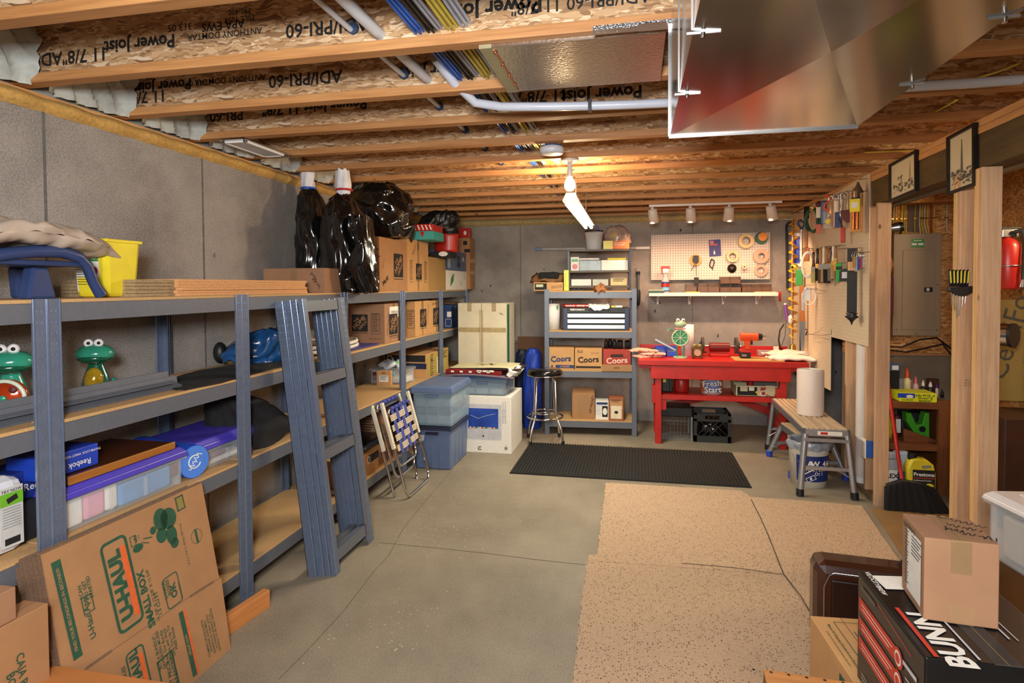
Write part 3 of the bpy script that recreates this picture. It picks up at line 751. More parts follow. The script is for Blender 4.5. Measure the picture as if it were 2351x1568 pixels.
# ------------------------------------------------------------------ cartons on the racks
def arx(x1, bx, by, zb, ty, x0, rx):
    y0 = PX(bx, by, x1).y; return x0, x1, y0, PX(rx, by, x1).y, zb, PX(bx, ty, x1).z
XD = -2.0
a = arx(XD, 746, 673, L1, 615, -2.45, 817)
carton('low wide brown carton on the top shelf in front of the black garbage bags', a, KRAFT3, [('sc', 'F', .33, .15, 4, .07, .03, INK, -.9), ('sc', 'F', .37, -.1, 4, .09, .03, INK, -.9), ('sc', 'R', .25, .1, 5, .10, .025, INK, -.8)], 'tyv')
a = arx(XD, 872, 669, L1, 543, -2.42, 936); hdA = a
carton('large printed moving carton on the top shelf, left one of the two abreast', a, KRAFT, [('hd', 'R', .15, .0, .20, 1), ('sc', 'F', .4, .33, 6, .10, .03, INK, -.8), ('sc', 'F', .42, .2, 6, .10, .03, INK, -.8), ('sc', 'R', -.32, -.3, 7, .12, .05, INK, .5), ('sc', 'R', -.38, 0, 4, .08, .02, INK, 1.2), ('f', 'F', .4, -.1, .06, .18, .003, INK)], 'ty')
x1 = a[1]; yb = a[3]+.004
b = (a[0], x1-.004, yb, PX(985, 667, x1).y, L1, PX(960, 552, x1).z)
carton('printed moving carton with contents lists on the top shelf, right one of the two', b, KRAFT2, [('hd', 'R', .02, -.12, .15, 1), ('f', 'R', -.33, -.12, .075, .2, .003, INK), ('l', 'R', -.33, -.12, 11, .05, .016, INK), ('f', 'R', .34, -.12, .07, .2, .003, INK), ('l', 'R', .34, -.12, 11, .05, .016, INK), ('sc', 'R', -.2, .3, 6, .13, .03, INK, .8)], 'txv')
c = (a[0]+.06, x1-.02, b[3]+.004, PX(1024, 667, x1-.02).y, L1, PX(1005, 592, x1-.02).z)
carton('plain unprinted tan carton on the top shelf between moving carton and leaf box', c, paint('plain_tan_board', '#a88550', .8, 0, .05, 8), [('l', 'R', .36, .25, 6, .03, .012, INK)], '')
x2 = XD
e = (x1-.30, x1-.02, c[3]+.004, PX(1071, 666, x1-.02).y, L1, PX(1050, 622, x1-.02).z)
leaf = [(-.07, -.075), (-.03, -.05), (.01, -.03), (.05, 0), (.045, .03), (.08, .075), (.04, .06), (.03, .075), (0, .045), (-.01, .055), (-.035, .02), (-.045, .03), (-.06, -.02)]
carton('white paper carton with a big green leaf print at the end of the top shelf', e, PAPER, [('p', 'R', -.22, 0, leaf, GRN), ('l', 'R', .2, -.2, 3, .07, .014, GRN), ('l', 'R', .38, .2, 5, .03, .02, GRN)], '')
f = (e[0]+.0, e[1], e[2]-.02, e[3]-.01, e[5]+.002, PX(1050, 578, x1-.02).z)
carton('glossy blue coffee maker carton on top of the leaf box', f, paint('blue_photo_print', '#4a6088', .35, 0, .2, 9), [('d', 'R', .33, .15, .028, paint('dial_print', '#d8d8c8', .4)), ('r', 'R', .12, -.02, .11, .13, paint('machine_print', '#20242c', .4)), ('q', 'R', -.34, -.0, .10, .17, paint('sky_print', '#8ea0bc', .4)), ('l', 'R', -.33, -.1, 4, .07, .015, YEL), ('q', 'F', -.1, .2, .16, .07, WHT), ('l', 'F', -.1, .2, 1, .12, .02, MAR), ('r', 'F', 0, 0, .3, .14, INK), ('d', 'F', .05, .03, .07, WHT, .5)], '', bev=.002)
g = (e[1]-.12, XF+.0, e[3]+.005, min(7.2, e[3]+.30), L1, PY(1070, 546, e[3]+.01).z)
carton('tall brown carton with torn tape behind the leaf box at the row end', g, KRAFT, [('q', 'F', .3, .25, .07, .04, INK), ('q', 'F', .15, .4, .05, .05, INK), ('r', 'F', .25, .05, .2, .045, TAPEC), ('r', 'F', .25, -.18, .2, .04, TAPEC)], '')
# second shelf
a = arx(XD, 884, 793, L2, 698, -2.42, 925)
carton('printed moving carton alone on the second shelf behind the round trays', a, KRAFT3, [('hd', 'F', -.02, .02, .14, 1), ('f', 'F', .31, 0, .075, .17, .003, INK), ('l', 'F', .31, 0, 11, .055, .014, INK), ('t', 'F', .3, -.38, '18 X 18 X 24', .018, INK), ('hd', 'R', -.05, -.03, .17, 1), ('q', 'R', 0, .28, .19, .09, PAPER), ('sc', 'R', 0, .28, 7, .15, .03, INK), ('sc', 'R', -.35, 0, 6, .2, .03, INK, 1.4), ('sc', 'R', .4, .1, 7, .25, .03, INK, 1.5), ('sc', 'R', 0, -.38, 7, .2, .02, INK)], 'tx')
a = arx(XD, 954, 777, L2, 692, -2.42, 986)
carton('left printed moving carton of the touching pair on the second shelf', a, KRAFT2, [('hd', 'R', .05, .0, .17, 1), ('f', 'F', .4, 0, .07, .17, .003, INK), ('l', 'F', .4, 0, 9, .05, .016, INK), ('sc', 'R', .4, .1, 6, .2, .03, INK, 1.4)], 'txv')
b = (a[0], a[1], a[3]+.003, PX(1018, 765, a[1]).y, L2, a[5]-.004)
carton('right printed moving carton of the touching pair on the second shelf', b, KRAFT2, [('hd', 'R', -.05, .0, .17, 1), ('sc', 'R', 0, .4, 8, .28, .03, INK), ('sc', 'R', .42, .1, 7, .25, .03, INK, 1.5)], 'txv')
a = arx(XD, 1036, 757, L2, 700, -2.22, 1053); a = (a[0], a[1], a[2], min(a[3], 6.80), a[4], a[5])
d = carton('dark blue file box with a white spine label on the second shelf', a, paint('navy_board', '#1e3a6c', .5, 0, .06, 12), [('r', 'F', .4, .1, .05, .06, PAPER), ('f', 'F', .36, -.25, .07, .08, .003, PAPER), ('t', 'R', 0, .3, '*', .08, YEL)], '', bev=.002)
m = M().box(-.12, .12, -.1, .12, a[5]-a[4]+.001, a[5]-a[4]+.03, paint('brown_wrap', '#5a4030', .6, 0, .2, 20)).build('folded_brown_packet', None, (d.location.x, d.location.y+.05, d.location.z), bev=.01); tag(m, 'flat brown packet lying on the dark blue file box', 'packet')
# third shelf: printer carton, craft bin
a = arx(XD, 979, 884, L3, 814, -2.44, 1030)
carton('printer carton with black print and yellow side on the third shelf', a, KRAFT2, [('r', 'F', .0, .32, .42, .065, INK), ('r', 'F', .05, -.0, .40, .055, paint('navy_ink', '#182448', .7)), ('f', 'F', -.36, .32, .05, .05, .006, PAPER), ('q', 'R', 0, 0, (a[3]-a[2])*.96, (a[5]-a[4])*.94, paint('ochre_side', '#b39a4c', .75, 0, .1, 20)), ('t', 'R', -.3, .2, '14', .06, INK), ('l', 'R', -.28, -.1, 12, .1, .02, INK), ('l', 'R', .2, .22, 4, .3, .02, INK), ('r', 'R', -.05, -.1, .03, .16, PAPER)], 'tx')
def bin_(name, label, b6, lidh, lidm, bodym, cat='bin', rz=0, taper=.92, contents=(), lip=.018, ribs=2, handles=True, latch=None):
    x0, x1, y0, y1, z0, z1 = b6; w_, dd, h = x1-x0, y1-y0, z1-z0; hb = h-lidh
    d = thing(name, label, cat, ((x0+x1)/2, (y0+y1)/2, z0), rz)
    m = M(); t = .003
    for s in (0, 1):
        W0, D0, W1, D1 = w_*taper-2*t*s, dd*taper-2*t*s, w_-2*lip-2*t*s, dd-2*lip-2*t*s
        V = [(x*W/2, y*D/2, z) for W, D, z in ((W0, D0, t*s), (W1, D1, hb)) for y in (-1, 1) for x in (-1, 1)]
        F_ = [(0, 2, 3, 1), (0, 1, 5, 4), (2, 6, 7, 3), (0, 4, 6, 2), (1, 3, 7, 5)]
        m.add(V, F_ if not s else [f[::-1] for f in F_], bodym)
    o = m.build('bin_body', d, bev=.012)
    mm = M()
    for i in range(ribs):
        u = (i+1)/(ribs+1)-.5
        mm.box(u*w_*.8-.006, u*w_*.8+.006, -dd/2*(taper+1)/2-.001+lip*.4, -dd/2*(taper+1)/2+.006+lip*.5, .02, hb-.03, bodym)
        mm.box(w_/2*(taper+1)/2-lip*.6-.004, w_/2*(taper+1)/2-lip*.4+.001, u*dd*.8-.006, u*dd*.8+.006, .02, hb-.03, bodym)
    stuff(mm.build('ribs', d))
    M().box(-w_/2+lip*.3, w_/2-lip*.3, -dd/2+lip*.3, dd/2-lip*.3, hb-.012, hb, bodym).build('rim', d, bev=.003)
    M().taper(w_, dd, w_-.012, dd-.012, hb, hb+lidh*.55, lidm).taper(w_-.012, dd-.012, w_-.05, dd-.05, hb+lidh*.55, hb+lidh, lidm).build('lid', d, bev=.005)
    if handles:
        for s in (-1, 1): M().box(-.06, .06, s*(dd/2-lip)-.012, s*(dd/2-lip)+.012, hb-.04, hb-.015, latch or lidm).build('latch', d, bev=.004)
    for i, (nm, bb, mt) in enumerate(contents):
        M().box(bb[0]*w_, bb[1]*w_, bb[2]*dd, bb[3]*dd, .008+bb[4]*hb, bb[5]*hb, mt).build(nm, d, bev=.012)
    return d
PNK = paint('pink_card', '#d890a8', .6, 0, .1, 8); LBLUE = paint('light_blue_card', '#4a8cc8', .5, 0, .15, 9)
yq = PX(935, 893, XD-.03).y; a = (PY(846, 893, yq).x, XD-.03, yq, PX(953, 888, XD-.03).y+.05, L3, PY(900, 846, yq).z)
bin_('craft_bin', 'clear plastic craft bin with papers inside on the third shelf', a, .018, CLEAR, CLEAR, contents=[('maroon_folder', (-.42, -.02, -.44, -.38, .1, .85), MAR), ('paper_stack', (-.42, .42, -.3, .4, .02, .5), PAPER), ('paper_stack', (-.1, .44, -.43, -.32, .05, .4), paint('grey_paper', '#a8a8ac', .8))], latch=paint('aqua_latch', '#5cb8d0', .4))
p = PY(880, 870, a[2]-.05)
o = carton('small tan photo box with a printed label in front of the craft bin', (p.x-.07, p.x+.07, a[2]-.04, a[2]-.006, L3, L3+.13), KRAFT2, [('r', 'F', 0, -.05, .09, .06, PAPER), ('l', 'F', 0, -.05, 3, .07, .014, INK), ('r', 'F', 0, .35, .03, .006, INK)], '', flaps=False)
m = loft([(0, 0, 0, .10, .05), (0, 0, .02, .12, .07), (0, 0, .045, .09, .05), (.02, 0, .06, .04, .02)], paint('bag_film_white', '#c8ccd0', .25, 0, .15, 30), 24, .25, 9, 3)
o = m.build('plastic_bag', None, (a[1]-.2, a[2]+.1, a[5]+.002)); tag(o, 'crumpled white plastic bag with green tie on the craft bin', 'bag')
M().box(.03, .08, -.03, .0, .03, .05, paint('lime', '#5ac83c', .5)).build('green_tie', o, bev=.006)
# bottom shelf
carton('open brown carton with two shipping labels on the bottom shelf', (-2.30, -2.0, 3.86, 4.10, L4, L4+.2), KRAFT2, [('r', 'F', -.38, .2, .1, .09, PAPER), ('f', 'F', -.38, .2, .1, .09, .004, REDP), ('t', 'F', -.38, .25, 'D 1434', .026, INK), ('t', 'F', -.38, .1, '7 A4', .022, INK), ('r', 'F', -.18, -.02, .055, .11, PAPER), ('l', 'F', -.18, 0, 6, .04, .012, INK)], '')
p = PX(850, 1128, XF-.03)
carton('orange-brown printer carton with a round logo on the bottom shelf', (XF-.36, XF-.03, 4.13, 4.70, L4, L4+.17), paint('orange_kraft', '#a8743c', .7, 0, .1, 9), [('r', 'R', -.2, .2, .18, .06, INK), ('f', 'R', -.36, .18, .05, .05, .006, PAPER), ('q', 'R', .2, -.1, .28, .1, paint('photo_brown', '#6a3e1c', .5, 0, .3, 20))], '')
o = M().box(XF-.38, XF-.05, 4.15, 4.6, L4+.172, L4+.235, paint('glossy_black', '#101012', .15)).build('electronics_case', bev=.015); tag(o, 'glossy black flat electronics case on the orange printer carton', 'electronics')
carton('dark brown carton with printed list deep on the bottom shelf', (XF-.43, XF-.12, 4.66, 4.84, L4, L4+.42), KRAFT3, [('l', 'F', .1, 0, 12, .1, .022, INK)], '')
# big black bags
BAG = paint('black_bag_film', '#0c0c0d', .16, 0, .2, 20, coat=.6)
def bag(label, keys, folds, famp, seed, amp=.09, name='garbage_bag', mat=BAG, n=54):
    o = loft(smooth_rows(keys, 6), mat, n, amp, 7, seed, True, folds, famp).build(name); return tag(o, label, 'bag')
yb_ = 4.0; x = lambda px, py, yy: PY(px, py, yy).x
def keyrows(rows, yy, ry): return [(PY((l+r)/2, y, yy).x, yy, PY((l+r)/2, y, yy).z, (PY(r, y, yy).x-PY(l, y, yy).x)/2, ry_) for (l, r, y), ry_ in zip(rows, ry)]
yb_ = 3.80
k = keyrows([(690, 742, 668), (688, 750, 630), (686, 758, 560), (686, 752, 500), (690, 735, 455), (694, 722, 436), (690, 724, 420), (688, 722, 396)], yb_+.22, (.12, .12, .12, .11, .08, .05, .05, .04))
k0 = k[:6]; o = bag('tall narrow black garbage bag at the left, tied below a white sack neck', [(*k0[0][:2], L1+.002, k0[0][3], k0[0][4])]+k0[1:], 7, .07, 1.3)
kk = k[5:]; m = loft(smooth_rows([(r_[0], r_[1], r_[2], r_[3]*.8, r_[4]) for r_ in kk], 4), paint('white_sack', '#d8d8dc', .5, 0, .1, 12), 24, .12, 9, 2, True, 6, .08).build('sack_neck', o)
M().torus((kk[0][0], kk[0][1], kk[0][2]+.01), .05, .008, paint('blue_tie', '#2454c0', .4)).build('blue_tie', o)
k = keyrows([(742, 850, 668), (740, 846, 640), (742, 830, 560), (748, 832, 500), (758, 815, 465), (772, 803, 448), (768, 806, 430), (768, 803, 393)], yb_+.12, (.13, .15, .15, .14, .1, .05, .05, .045))
k0 = k[:6]; o = bag('second tall black garbage bag, tied with a red string below a printed white neck', [(*k0[0][:2], L1+.002, k0[0][3], k0[0][4])]+k0[1:], 9, .08, 4.1)
kk = k[5:]; loft(smooth_rows([(r_[0], r_[1], r_[2], r_[3]*.85, r_[4]) for r_ in kk], 4), MATS['white_sack'], 24, .12, 9, 5, True, 6, .08).build('sack_neck', o)
M().torus((kk[0][0]+.01, kk[0][1], kk[0][2]+.035), .055, .008, REDP).build('red_string', o)
k = keyrows([(828, 868, 662), (800, 862, 620), (822, 856, 560), (806, 850, 500)], yb_+.02, (.05, .10, .1, .1))
bag('black plastic skirt of the bags hanging beside the large moving carton', [(*k[0][:2], L1+.002, k[0][3], k[0][4])]+k[1:], 5, .06, 9)
zt = hdA[5]
yb2 = (hdA[2]+hdA[3])/2+.08
k = keyrows([(850, 935, 545), (820, 945, 520), (806, 942, 480), (812, 930, 445), (835, 905, 425), (860, 885, 420)], yb2, (.12, .2, .22, .2, .15, .05))
k = [(*r[:2], max(r[2], zt+.004+.004*i), *r[3:]) for i, r in enumerate(k)]
bag('huge rounded shiny black garbage bag lying on the large moving carton', k, 5, .05, 6.2)
k = keyrows([(915, 946, 554), (905, 950, 540), (908, 949, 510), (925, 940, 488)], hdA[3]+.1, (.06, .08, .08, .03)); zt2 = b and PX(960, 552, x1).z
k = [(*r[:2], max(r[2], zt+.004+.004*i), *r[3:]) for i, r in enumerate(k)]
bag('smaller translucent dark bag corner hanging off the second moving carton', k, 5, .06, 2.2, mat=paint('grey_bag_film', '#24221e', .2, 0, .5, 14))
ytop = 5.15
# gift boxes, red tub, crumpled bag
def boxpx(l, r, t, bt, Y, dep, z0=None): return front(l, r, t, bt, Y, dep, z0)
gz = PX(960, 552, x1).z+.004
G1 = front(950, 990, 553, 562, 5.30, .30, gz); 
GB = paint('teal_board', '#3f9c94', .6, 0, .06, 12)
zz = gz
c0 = carton('flat red and white striped gift box on top of the teal one', (G1[0], G1[1]+.02, 5.28, 5.58, gz+.082, gz+.145), REDP, [('r', 'F', (i-2)*.2, 0, .012, .05, PAPER, .4) for i in range(5)], '', flaps=False, name='gift_box')
c0 = carton('teal gift box with a small red bow lying on the moving cartons', (G1[0]-.01, G1[1]+.03, 5.27, 5.585, gz, gz+.08), GB, [('p', 'F', 0, .1, [(-.02, .02), (0, .03), (.02, .02), (.004, -.03)], REDP)], '', flaps=False, name='gift_box')
tz = c[5]+.003
a = front(992, 1050, 537, 579, 6.05, .3)
sh = carton('black shoe box with white oval print under the red tub', (a[0]+.02, a[1]-.04, 5.90, 6.15, tz, a[4]-.002), paint('black_card', '#141416', .5), [('d', 'F', .2, .1, .05, PAPER, .5)], '', flaps=False, name='shoe_box')
d = thing('red_tub', 'ribbed red plastic party tub between the gift boxes and the wall', 'tub', ((a[0]+a[1])/2, 6.10, a[4]))
hh = a[5]-a[4]; r0 = (a[1]-a[0])/2
m = M().lathe([(0, 0), (r0*.86, 0)]+[(r0*(.86+.12*i/8)+(.003 if i % 2 else 0), hh*i/8) for i in range(1, 8)]+[(r0, hh), (r0*1.05, hh), (r0*1.05, hh-.012)], REDP, 32, squash=.62); m.build('tub_wall', d)
M().lathe([(r0*.9, hh-.004), (r0*.8, hh*.25), (0, hh*.25)], REDP, 32, squash=.62).build('tub_inside', d)
k = keyrows([(962, 1046, 538), (960, 1050, 520), (972, 1049, 500), (990, 1045, 490), (1000, 1035, 487)], 6.10, (.16, .18, .17, .12, .05))
k = [(*r[:2], max(r[2], a[5]+.012+.004*i), *r[3:]) for i, r in enumerate(k)]
bag('crumpled matte black bag heaped on the red tub', k, 7, .06, 8.8, .16, mat=paint('dull_bag', '#18181a', .38, 0, .3, 30))
a2 = front(1051, 1074, 515, 538, 6.3, .05)
d = carton('small red card box with a white oval above the tall brown carton', (g[0]+.02, g[1]-.01, g[2]+.02, g[2]+.12, g[5]+.002, g[5]+.12), REDP, [('d', 'F', .1, 0, .018, PAPER, 1.4)], '', flaps=False)

# ------------------------------------------------------------------ left foreground shelf contents
BST = paint('navy_stool_plastic', '#2c3d66', .35, 0, .08, 10)
d = thing('step_stool', 'dark blue moulded plastic step stool standing on the top shelf at left', 'stool', (0, 0, L1))
q0 = PX(0, 690, -2.03); 
m = M(); xs = -2.06
pz = [PX(x_, y_, xs) for x_, y_ in ((-90, 610), (-30, 590), (20, 582), (80, 577), (140, 578), (180, 590), (200, 610), (215, 650), (232, 688))]
m.tube([(p.x, p.y, max(0.012, p.z-L1)) for p in pz], [.02, .021, .022, .022, .022, .021, .02, .019, .022], BST, 10)
m.build('arched_edge', d)
m = M()
for pl, pr_ in (((52, 115, 688, 610)), ) and ((60, 108),):
    a_ = PX(pl, 690, xs-.06); b_ = PX(pr_, 690, xs-.06)
    T_ = TR((a_.x+b_.x)/2, (a_.y+b_.y)/2, 0)
    m.taper(.06, b_.y-a_.y+.03, .05, (b_.y-a_.y)*.75, .0, .115, BST, T_)
m.build('leg', d, bev=.01)
a_ = PX(-20, 600, xs); b_ = PX(190, 600, xs)
M().box(xs-.30, xs+.0, a_.y, b_.y, .118, .138, BST).build('stool_top', d, bev=.01)
for yy in (a_.y+.05, b_.y-.03): M().taper(.04, .05, .05, .06, 0, .12, BST, TR(xs-.26, yy, 0)).build('leg', d, bev=.01)
SG = paint('beige_vinyl', '#b5a494', .38, 0, .08, 9)
kp = [(-90, 505, 572, .16), (-20, 498, 560, .17), (40, 503, 566, .17), (100, 512, 572, .16), (150, 525, 577, .15), (200, 540, 583, .13), (240, 556, 592, .10), (280, 575, 603, .06), (312, 599, 609, .02)]
V = []; n_ = 28; rws = []
for px_, t_, b_, hw in kp: A_ = PX(px_, t_, -2.10); B_ = PX(px_, b_, -2.10); rws.append((A_.y, (A_.z+B_.z)/2, (A_.z-B_.z)/2, hw))
rws = smooth_rows(rws, 6)
def pil(u, v):
    k_ = min(len(rws)-1.001, u*(len(rws)-1)); i_ = int(k_); f_ = k_-i_; y_, zc_, hz, hw = [p+(q-p)*f_ for p, q in zip(rws[i_], rws[i_+1])]
    t_ = 2*pi*v; w1 = mn.noise(Vector((u*7, cos(t_)*1.6, sin(t_)*1.6))); sx_ = abs(cos(t_))**.8*(1 if cos(t_) > 0 else -1); sz_ = abs(sin(t_))**.9*(1 if sin(t_) > 0 else -1)
    return (-2.16+hw*sx_*(1+.15*w1), y_, zc_+hz*sz_*(1+.5*w1)+.010*mn.noise(Vector((u*16, v*9, 2))))
o = M().grid(pil, 70, 36, SG).build('vinyl_cushion'); tag(o, 'deflated beige vinyl cushion draped over the blue stool', 'cushion')
a_ = PX(238, 684, -2.10); b_ = PX(318, 684, -2.10)
d = thing('sharps_container', 'yellow plastic disposal container with white label on the top shelf', 'container', (-2.18, (a_.y+b_.y)/2+.01, L1))
hY = PX(270, 551, -2.10).z-L1; wY = b_.y-a_.y
M().taper(.15, wY*.86, .175, wY*1.04, 0, hY, YEL, open_top=True).build('container_body', d, bev=.018)
M().box(-.092, .092, -wY*.54, wY*.54, hY-.012, hY+.002, YEL).build('rim', d, bev=.004)
m = M(); T_ = TR(-.01, -wY*.47, hY*.42) @ RX(pi/2+radians(5))
m.rect(.115, .15, PAPER, T_).rect(.115, .02, paint('navy_band', '#16264a', .6), T_ @ TR(0, .068, .0008)).rect(.115, .008, GRN, T_ @ TR(0, .052, .001)).disc(.016, REDP, T_ @ TR(.035, .01, .001)).text('*', .03, T_ @ TR(.035, .006, .0016), INK)
for i in range(9): m.rect(.05, .0025, INK, T_ @ TR(-.032, .035-i*.010, .001))
m.build('label', d)
# stack of particle boards
for i in range(6):
    y0_ = PX(415, 680, XF-.03).y+random.uniform(-.012, .012); y1_ = PX(706, 680, XF-.03).y+random.uniform(-.012, .012)
    if i > 2: y0_ += 0
    o = M().box(XF-.42, XF-.035+random.uniform(-.008, .008), y0_, y1_, L1+.001+i*.0128, L1+.0132+i*.0128, paint('shelf_board_edge', '#d09a66', .8, 0, .12, 90)).build('loose_shelf_board'); tag(o, ('bottom', 'second lowest', 'third', 'fourth', 'second highest', 'top')[i]+' loose particle board of the long stack on the top shelf', 'board', 'stack of loose particle boards')
for i in range(5):
    y0_ = PX(318, 680, XF-.05).y; y1_ = PX(412, 680, XF-.05).y
    o = M().box(XF-.44, XF-.06, y0_, y1_, L1+.001+i*.0148, L1+.0142+i*.0148, paint('old_board_edge', '#9c8460', .85, 0, .25, 120)).build('loose_shelf_board'); tag(o, ('bottom', 'second lowest', 'middle', 'second highest', 'top')[i]+' darker short particle board beside the yellow container', 'board', 'darker short particle boards')
# frogs
FG = paint('frog_green_glaze', '#2f8f74', .18, 0, .25, 5, coat=.5); FGD = paint('frog_dark_glaze', '#12503a', .2, 0, .15, 8, coat=.5); EYW = paint('eye_white', '#ece8e4', .15, coat=.5)
AMB = paint('amber_glass', '#a8861c', .12, .2, .25, 30, coat=.6); REDG = paint('red_orange_glass', '#b03a14', .14, .1, .5, 9, coat=.6)
def frog(label, px, py, zb, s, body):
    p = PX(px, py, -2.28); d = thing('frog_figurine', label, 'figurine', (p.x, p.y, zb), radians(28))
    M().lathe([(0, 0), (.055, 0), (.06, .01), (.055, .05), (.045, .09), (.03, .13), (.024, .155), (0, .156)], FGD if body is None else FG, 24, squash=.9).build('frog_body', d)
    if body is None: M().ball((0, -.026, .065), .042, AMB, 16, sc=(.9, .8, 1.45)).build('glass_belly', d)
    M().ball((0, -.01, .182), .062, FG, 22, sc=(1.18, 1, .68)).build('frog_head', d)
    M().ball((0, -.014, .165), .060, FGD, 22, sc=(1.12, 1, .42)).build('frog_jaw', d)
    for sx in (-1, 1):
        e_ = M().ball((sx*.019, -.022, .229), .0185, EYW, 14).ball((sx*.019+.005, -.0385, .230), .007, INK, 10).build('eye', d)
        M().ball((sx*.06, -.02, .012), .022, paint('leaf_green', '#6fae6a', .25, 0, .3, 9), 12, sc=(1.2, 1.4, .55)).build('foot', d)
    if body:
        M().ball((0, -.03, .06), .062, REDG, 24, sc=(1.05, .5, 1.05)).build('glass_belly', d)
        M().torus((0, -.052, .06), .06, .007, paint('cream_rim', '#c8d0bc', .3), 1, 28).build('belly_rim', d)
        for i, (u, v) in enumerate(((.03, .03), (-.03, -.02), (.02, -.035), (-.02, .035), (.0, .0))): M().ball((u, -.062, .06+v), .012, (MAR, FG, YEL)[i % 3], 8, sc=(1, .4, 1)).build('flower', d)
        M().tube([(-.06, -.02, .09), (-.075, -.05, .06), (-.03, -.075, .045)], .012, FG, 8).build('arm', d)
    else: M().tube([(.05, .0, .05), (.068, -.01, .06), (.07, -.012, .075)], .008, FG, 8).build('arm', d)
    d.scale = (s, s, s); return d
frog('green glazed frog figurine with big eyes and amber glass belly', 222, 893, L2, 1.0, None)
frog('frog figurine with a round red and orange glass belly at the left edge', 28, 930, L2, 1.05, 1)
# loose beams lying on the second shelf
for i, (dx, dz, e_) in enumerate(((0, 0, 0), (-.055, 0, -.06), (-.02, .024, -.03))):
    y1_ = PX(428, 885, XF-.07).y+e_
    m = M().prism([(0, 0), (.05, 0), (.052, .006), (.012, .02), (.008, .055), (.0, .055)], 1.0, y1_, 1, GREYM)
    o = m.build('loose_shelf_beam', None, (XF-.13+dx, 0, L2+.001+dz)); tag(o, ('front loose steel shelf beam lying on the second shelf before the frog', 'rear loose steel shelf beam lying on the second shelf before the frog', 'upper loose steel shelf beam lying across the other two')[i], 'shelf beam')
# blue plastic bag and black cloth
BLUF = paint('blue_bag_film', '#1c4f86', .25, 0, .35, 12, coat=.4)
p = PZ(575, 835, L2); r_ = lambda y_: PY(575, y_, p.y).z
o = loft(smooth_rows([(p.x, p.y, L2+.022, .17, .13), (p.x, p.y, L2+.06, .18, .14), (p.x+.05, p.y, L2+.13, .15, .12), (p.x+.11, p.y, L2+.19, .10, .08), (p.x+.14, p.y, L2+.21, .05, .04)], 5), BLUF, 44, .12, 7, 5, True, 5, .06).build('blue_bag'); tag(o, 'blue plastic bag heap with a dark opening on the second shelf', 'bag')
M().ball((p.x-.17, p.y-.05, L2+.07), .05, BLK, 14, sc=(.8, .8, 1.3)).build('dark_bundle', o)
M().ball((p.x+.05, p.y-.13, L2+.06), .05, BLK, 14, sc=(1.2, .5, .4)).build('dark_bundle', o)
CLB = paint('black_cloth', '#141416', .9, 0, .3, 40)
A = PZ(425, 858, L2); Bq = PZ(735, 830, L2)
def clo(u, v):
    y = 2.32+1.02*u; w_ = .36*sin(pi*min(.97, .15+.75*u))**.6
    return (XF-.015-w_*v+.02*sin(u*7), y, L2+.004+.022*sin(pi*u)*sin(pi*v)+.010*abs(mn.noise(Vector((u*9, v*5, 2)))) - (.02 if v < .04 and .35 < u < .8 else 0)*0)
o = M().grid(clo, 60, 20, CLB).build('black_cloth', solid=.004); tag(o, 'black cloth spread flat along the second shelf under the blue bag', 'cloth')
# round white trays
p = PZ(775, 808, L2)
for i, (lb, r1, zz_) in enumerate((('lower white oval tray on the second shelf before the moving carton', .24, 0), ('upper white rimmed oval tray with tan top', .235, .03))):
    d = thing('oval_tray', lb, 'tray', (XF-.20, 3.86, L2+.012+zz_)) if False else thing('oval_tray', lb, 'tray', (XF-.255, 3.93, L2+.014+zz_))
    M().lathe([(0, 0), (r1, 0), (r1+.006, .012), (r1, .024), (r1-.012, .024), (r1-.012, .016), (0, .016)], WHT, 44, Matrix.Diagonal((.85, 1.75, 1, 1))).build('tray_rim', d)
    if i: M().lathe([(0, .018), (r1-.014, .018)], paint('tan_tray_top', '#a08a74', .7, 0, .1, 12), 44, Matrix.Diagonal((.85, 1.75, 1, 1))).build('tray_surface', d); M().cyl((.03, .0, .03), (.10, .12, .03), .011, WHT).cyl((.09, .10, .03), (.12, .15, .03), .014, WHT).build('white_peg', d)
o = M().box(XF-.30, XF-.04, 3.90, 4.45, L2+.001, L2+.013, paint('violet_print_box', '#3a3478', .5, 0, .1, 10)).build('flat_box', bev=.002); tag(o, 'flat dark violet printed box under the white oval trays', 'box')
# violet-lidded bins on third shelf
xa = XF-.018
y0_, y1_ = PX(150, 1140, xa).y, PX(434, 1050, xa).y
zt = PX(434, 1022, xa).z
bn = bin_('storage_bin', 'long clear bin with violet lid holding pink and blue packs, third shelf', (xa-.37, xa, y0_-.02, y1_, L3, zt), .045, PURL, CLEAR,
     contents=[('blue_packages', (.2, .42, -.05, .38, .02, .82), LBLUE), ('red_package', (.22, .43, .385, .45, .3, .85), MAR), ('pink_package', (.22, .42, -.30, -.16, .05, .9), PNK), ('white_package', (.2, .42, -.45, -.31, .02, .9), PAPER), ('white_package', (.2, .41, -.15, -.06, .05, .9), PAPER), ('white_package', (-.4, .1, -.4, .4, .02, .6), PAPER)])
fz = zt+.002
o = M().box(xa-.36, xa-.02, PX(165, 1105, xa).y, PX(408, 1005, xa).y, fz, fz+.03, wood('walnut_board', '#3a1c0c', '#5a3016', 1, .3, False)).build('framed_board', bev=.004); tag(o, 'dark brown glossy wooden framed board lying on the violet bin lid', 'board')
M().box(xa-.022, xa-.012, PX(165, 1105, xa).y, PX(408, 1005, xa).y, fz, fz+.032, wood('oak_edge', '#8c5420', '#b4752f', 1, .35, False)).build('light_edge', o, bev=.003)
RB = paint('blue_shoe_box', '#1d3fae', .45, 0, .05, 12)
ya, yb3 = PX(150, 1085, xa-.08).y, PX(212, 1075, xa-.08).y
